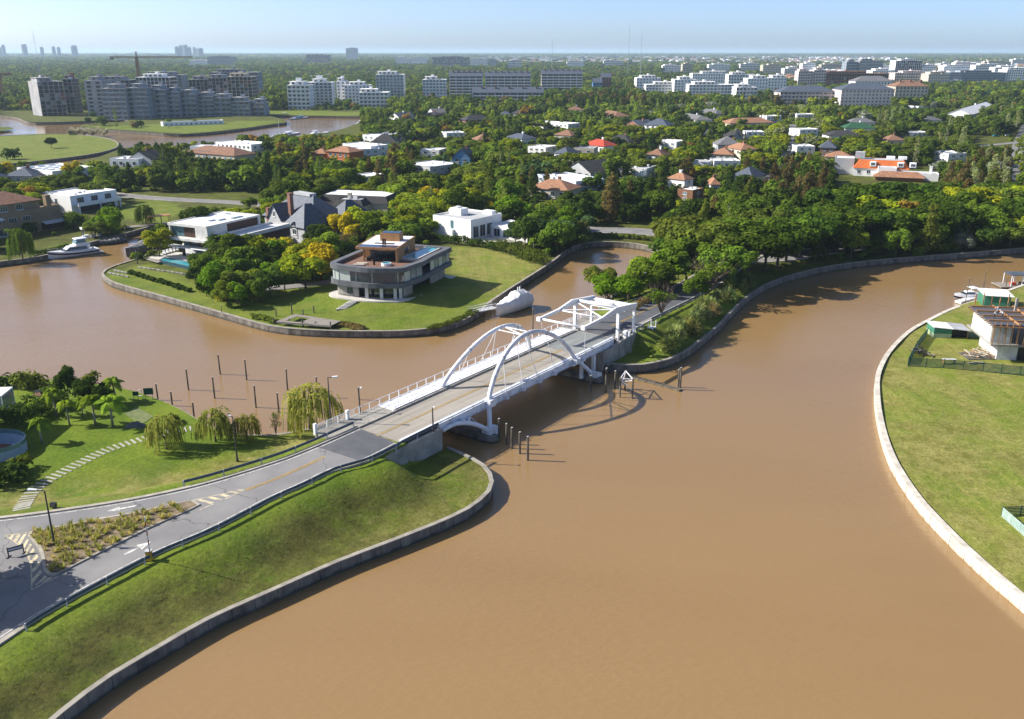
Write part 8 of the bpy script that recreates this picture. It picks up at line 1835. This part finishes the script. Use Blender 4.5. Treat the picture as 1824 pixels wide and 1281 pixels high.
post(G(396,568,0), top_z(396,568,0,545), 'white mooring pole at the peninsula quay', None, 0.08)
# ================================================================ construction plot on the right
sh1 = thing('site_shed', 'green plywood site shed with flat white roof by the dock', 'shed', Gg(1752,547), R(-14)); MB().box(0,5.2,0,6,0,2.6).build('wall', mat('green_ply', (0.05,0.20,0.13), (0.04,0.15,0.10), 0.6, 0.8), sh1); MB().box(-0.3,5.8,-0.3,6.6,2.6,2.72).build('roof', R_white, sh1); MB().box(5.2,5.3,0.6,5.5,0.1,2.4).build('opening', M_black, sh1)
M_gply = MATS['green_ply']
sh2 = thing('tool_shed', 'small striped green tool shed with white roof on the building plot', 'shed', Gg(1662,602), R(-6)); MB().box(0,3.4,0,4.2,0,0.9).build('lower_wall', mat('pale_green', (0.35,0.45,0.28), rough=0.8), sh2); MB().box(0,3.4,0,4.2,0.9,1.9).build('upper_wall', M_gply, sh2); MB().box(3.4,6.6,0.8,4.2,0,1.7).build('open_bay', M_black, sh2); b = MB(); b.xz([(-0.3,2.3),(3.5,2.0),(3.5,1.9),(-0.3,2.2)], -0.3, 4.5); o = b.build('roof', R_white, sh2); outward(o.data); b = MB(); b.xz([(3.5,2.1),(6.9,1.75),(6.9,1.68),(3.5,2.0)], -0.5, 4.5); o = b.build('bay_roof', R_lgrey, sh2); outward(o.data); MB().box(6.3,6.42,-0.3,-0.18,0,1.75).build('post', W_wood, sh2)
M_dgreen = mat('dark_green_fence', (0.02,0.075,0.06), (0.014,0.055,0.045), 0.8, 0.8); M_lfence = mat('pale_green_fence', (0.34,0.44,0.40), (0.24,0.33,0.30), 0.8, 0.8)
def fence(label, pts_px, h, slats, m, group=None, gap=0.45, step=3.0):
    pts = [Gg(*p) for p in pts_px]; o = thing('slat_fence', label, 'fence', pts[0], 0, group)
    for a, c in zip(pts[:-1], pts[1:]):
        n = max(1, round((c-a).length/step))
        for k in range(n):
            p, q = lerp(a, c, k/n)-o.location, lerp(a, c, (k+1)/n)-o.location
            for s in range(slats): z = (s+0.5)*h/slats; MB().bar((p.x,p.y,p.z+z), (q.x,q.y,q.z+z), 0.04, h/slats*(1-gap)).build('slat', m, o)
            MB().box(p.x-0.05,p.x+0.05,p.y-0.05,p.y+0.05,p.z-0.2,p.z+h+0.05).build('post', m, o)
    return o
fence('dark green slat fence along the front of the building plot', [(1618,653),(1680,656),(1750,662),(1850,672)], 1.7, 8, M_dgreen); fence('dark green fence on the water side of the building plot', [(1617,651),(1632,622),(1652,596)], 1.6, 7, M_dgreen); fence('pale green fence between the tool shed and the unfinished house', [(1712,599),(1745,601),(1772,603)], 1.5, 6, M_lfence)
fence('pale blue slat pen on the lawn at the right frame edge', [(1850,978),(1784,920)], 1.25, 7, M_lfence, gap=0.25, step=2.0); fence('dark back fence of the pale blue pen', [(1784,919),(1850,916)], 1.25, 6, M_dgreen, step=2.0)
# unfinished house
cs = thing('unfinished_house', 'unfinished concrete house with timber formwork on its upper slab', 'house', Gg(1777,644), R(-8)); MB().box(0,9,1.0,10,-0.2,2.7).build('lower_wall', S_stone, cs); MB().box(3.5,9,0.9,1.0,0,2.4).build('opening', M_black, cs); MB().box(-2.0,9,-0.8,12,2.7,3.0).build('floor_slab', M_conc, cs)
for x in (-1.9,0.2,5,8.6): MB().box(x,x+0.3,-0.3,0.0,3.0,6.0).build('column', M_conc, cs)
MB().box(-1.9,1.5,0.2,10,3.0,6.0).build('upper_wall', S_stone, cs); MB().box(-2.2,9,-1.0,12,6.0,6.25).build('roof_slab', mat('wet_slab', (0.10,0.10,0.115), (0.07,0.07,0.08), 0.5, 0.5), cs)
for k in range(14): MB().box(-2.5,9.2,-1.2+k*1.0,-1.05+k*1.0,5.85,6.0).build('formwork_joist', W_wood, cs)
for k in range(11): MB().box(-2.0+k*1.05,-1.9+k*1.05,-1.1,-0.95,3.0,6.6).build('prop', W_wood, cs)
for k in range(4): MB().box(-2.3,9,1.2+k*3.2,1.4+k*3.2,6.25,6.5).build('formwork_board', W_wood, cs)
for x in (2.0, 5.6): MB().box(x,x+0.2,-1,12,6.25,6.5).build('formwork_board', W_wood, cs)
for k in range(9): MB().bar((2.5+k*0.75,0.1,3.0), (2.6+k*0.75,0.15,6.0), 0.1, 0.1).build('prop', S_brown if k % 2 else W_wood, cs)
cs.scale = (1, 1, 1.16)
for k in range(7): MB().box(-1.6+k*1.5,-1.45+k*1.5,11.2,11.4,6.25,8.0+random.uniform(-.5,.6)).build('rebar_column', W_wood, cs)
for x, y in ((4.5,8.0),(7.5,4.0)): MB().box(x,x+0.4,y,y+0.4,6.25,8.6).build('column', M_conc, cs)
random.seed(3)
tp = thing('timber_pile', 'heap of loose timber props beside the unfinished house', 'timber', Gg(1748,634))
for k in range(70):
    c = Vector((random.uniform(-2.6,2.4), random.uniform(-1.4,1.6), random.uniform(0.1,0.9))); a = random.uniform(0.2,2.6); l = random.uniform(0.8,1.5); d = Vector((math.cos(a)*l, math.sin(a)*l, random.uniform(-.2,.25))); MB().bar(c-d, c+d, 0.09, 0.08).build('timber', random.choice([W_grey, W_wood, S_cream]), tp)
MB().box(-3.4,3.0,-2.2,2.2,-0.3,0.08).build('slab', M_conc, tp)
ph = thing('scrap_heap', 'heap of black mesh and scrap against the plot fence', 'scrap', Gg(1640,630))
for k in range(30): c = Vector((random.uniform(-1.2,1.4), random.uniform(-2.0,2.2), random.uniform(0.1,1.0))); d = Vector((random.uniform(-.9,.9), random.uniform(-.9,.9), random.uniform(-.3,.5))); MB().bar(c-d, c+d, random.uniform(.08,.35), 0.06).build('scrap_piece', random.choice([M_black, M_black, M_pole, W_grey]), ph)
wb = thing('work_bench', 'grey work bench with planks beside the dark green fence', 'work bench', Gg(1690,648)); MB().box(-1.2,1.2,-0.4,0.4,0.8,0.9).build('top', M_galvp, wb)
for x in (-1,1): MB().box(x-0.05,x+0.05,-0.3,0.3,0,0.8).build('leg', W_wood, wb)
for k in range(6): MB().box(3.5+k*0.5,3.9+k*0.5,-0.3+k*0.05,0.5,0.05,0.25).build('plank', W_grey, wb)
# open dock shelter at the right edge
ds = thing('dock_shelter', 'white framed dock shelter with dark flat roof at the right edge', 'shelter', G(1812,515,0)); MB().box(-4,6,0,5,0.3,0.5).build('deck', W_grey, ds); MB().box(-1.6,6,0.4,4.6,3.2,3.35).build('roof', R_slate, ds)
for x in (-1.4,1.2,3.8):
    for y in (0.6,4.3): MB().box(x,x+0.18,y,y+0.18,-1.0,3.2).build('post', M_white, ds)
for x, m in ((-0.8,R_red),(1.5,M_black),(3.0,S_orange)): MB().box(x,x+1.2,1.5,2.6,0.5,1.2).build('stored_box', m, ds)
# ---- workers on the roof slab (body is one skinned mesh)
def person(label, loc, rz, shirt, trousers, bend, hat):
    o = thing('person', label, 'person', loc, rz); me = bpy.data.meshes.new('body'); hip_ = Vector((0,0,0.92)); c = math.cos(bend); s = math.sin(bend); T = lambda y, z: Vector((0, -s*z+0*y, c*z))
    chest = hip_+Vector((0,-s*0.42,c*0.42)); neck = hip_+Vector((0,-s*0.56,c*0.56)); head = neck+Vector((0,-s*0.2-0.03,c*0.2+0.02)); V = [hip_, hip_+Vector((0,-s*0.2,c*0.2)), chest, neck, head]; E_ = [(0,1),(1,2),(2,3),(3,4)]; Rr = [0.16,0.14,0.17,0.065,0.105]
    for sd in (-1, 1):
        k = len(V); V += [Vector((sd*0.1,0.0,0.86)), Vector((sd*0.13,-0.08-0.1*s,0.48)), Vector((sd*0.13,0.03,0.09)), Vector((sd*0.13,-0.16,0.05))]; E_ += [(0,k),(k,k+1),(k+1,k+2),(k+2,k+3)]; Rr += [0.11,0.075,0.05,0.045]
        k = len(V); sh_ = chest+Vector((sd*0.2,0,0.06)); el = sh_+Vector((sd*0.06,-0.12,-0.26)); ha = el+Vector((-sd*0.03,-0.2,-0.12)); V += [sh_, el, ha, ha+Vector((0,-0.08,-0.05))]; E_ += [(2,k),(k,k+1),(k+1,k+2),(k+2,k+3)]; Rr += [0.075,0.052,0.04,0.035]
    me.from_pydata([tuple(v) for v in V], E_, []); bo = put('body', me, o); md = bo.modifiers.new('skin', 'SKIN'); 
    for i, r_ in enumerate(Rr): me.skin_vertices[0].data[i].radius = (r_, r_)
    me.skin_vertices[0].data[0].use_root = True; bo.modifiers.new('sub', 'SUBSURF').levels = 1; bo.modifiers['sub'].render_levels = 1
    m, nt, N, Lk, bs = nodes_mat('worker_clothes'); co = N.new('ShaderNodeTexCoord'); sx = N.new('ShaderNodeSeparateXYZ'); Lk.new(co.outputs['Object'], sx.inputs[0]); cr = N.new('ShaderNodeValToRGB'); cr.color_ramp.interpolation = 'CONSTANT'
    ez = cr.color_ramp.elements; ez[0].position = 0.0; ez[0].color = rgb((0.05,0.04,0.03)); ez[1].position = 0.06; ez[1].color = rgb(trousers); e = ez.new(0.47); e.color = rgb(shirt); e = ez.new(min(0.95, neck.z/2+0.01)); e.color = rgb((0.32,0.18,0.12)); dv_ = N.new('ShaderNodeMath'); dv_.operation = 'MULTIPLY'; dv_.inputs[1].default_value = 0.5; Lk.new(sx.outputs['Z'], dv_.inputs[0]); Lk.new(dv_.outputs[0], cr.inputs[0]); Lk.new(cr.outputs[0], bs.inputs['Base Color']); me.materials.append(m)
    b = MB(); b.tube([head+Vector((0,0,0.02)), head+Vector((0,0,0.09)), head+Vector((0,0,0.13))], [0.135,0.12,0.03], 10); b.build('hard_hat', hat, o, smooth=True)
base = Vector(cs.location); M = Matrix.Translation(base+Vector((0,0,1.0))) @ Matrix.Rotation(R(-8), 4, 'Z')
person('worker in blue shirt crouching on the unfinished roof slab', M @ Vector((0.4,5.2,6.25)), R(150), (0.06,0.12,0.30), (0.03,0.035,0.05), 0.8, M_white); person('worker in white shirt bending over the roof formwork', M @ Vector((0.9,3.6,6.25)), R(210), (0.7,0.7,0.7), (0.04,0.05,0.09), 1.0, M_white); person('worker in grey shirt at the edge of the roof slab', M @ Vector((-0.8,3.2,6.25)), R(30), (0.35,0.36,0.38), (0.05,0.05,0.06), 0.6, MATS['yellow_paint'])
# ---- parked cars
def car(label, px, py, rz, paint):
    p = Gg(px, py); o = thing('parked_car', label, 'car', (p.x, p.y, p.z+0.12), rz, 'parked cars'); b = MB(); b.xz([(-2.1,0.35),(2.1,0.35),(2.1,0.75),(1.9,0.9),(1.0,0.95),(-1.9,0.98),(-2.1,0.8)], -0.85, 0.85); ob = b.build('body', paint, o); outward(ob.data); b = MB(); b.xz([(1.0,0.95),(0.35,1.45),(-1.1,1.48),(-1.8,0.98)], -0.74, 0.74); ob = b.build('cabin', M_glass, o); outward(ob.data); MB().box(-1.05,0.3,-0.7,0.7,1.47,1.52).build('roof', paint, o)
    for x in (-1.3, 1.35):
        for y in (-0.86, 0.66): MB().tube([(x,y,0.32),(x,y+0.2,0.32)], 0.32, 10).build('wheel', M_black, o)
car('dark car parked beside the lawn street', 1438, 303, R(10), M_char); car('white car on the junction street at the right', 1795, 243, R(5), M_white); car('teal car on the junction street at the right', 1774, 244, R(5), mat('teal_paint', (0.03,0.22,0.24), rough=0.3)); car('silver car under the trees of the shaded street', 895, 315, R(60), M_galvp)
for i in range(9): car(f'car in the parking row by the white apartments, {ORD[i]} from the left', 704+i*7.5, 191+i*0.2, R(80), [M_navy, S_blue, R_red, M_char, M_galvp, M_white, M_char, M_galvp, M_white][i])
# ================================================================ air
hz = MB().box(-47000, 47000, -420, 61500, -2.0, 120.0)
me = hz.mesh('haze', [])
hm = bpy.data.materials.new('haze_air'); hm.use_nodes = True; N = hm.node_tree.nodes; N.remove(N['Principled BSDF'])
pv = N.new('ShaderNodeVolumePrincipled'); pv.inputs['Color'].default_value = (0.62,0.80,1.0,1); pv.inputs['Density'].default_value = 0.000065; pv.inputs['Anisotropy'].default_value = 0.2
hm.node_tree.links.new(pv.outputs[0], N['Material Output'].inputs['Volume'])
me.materials.append(hm); tag(put('haze', me), kind='stuff')
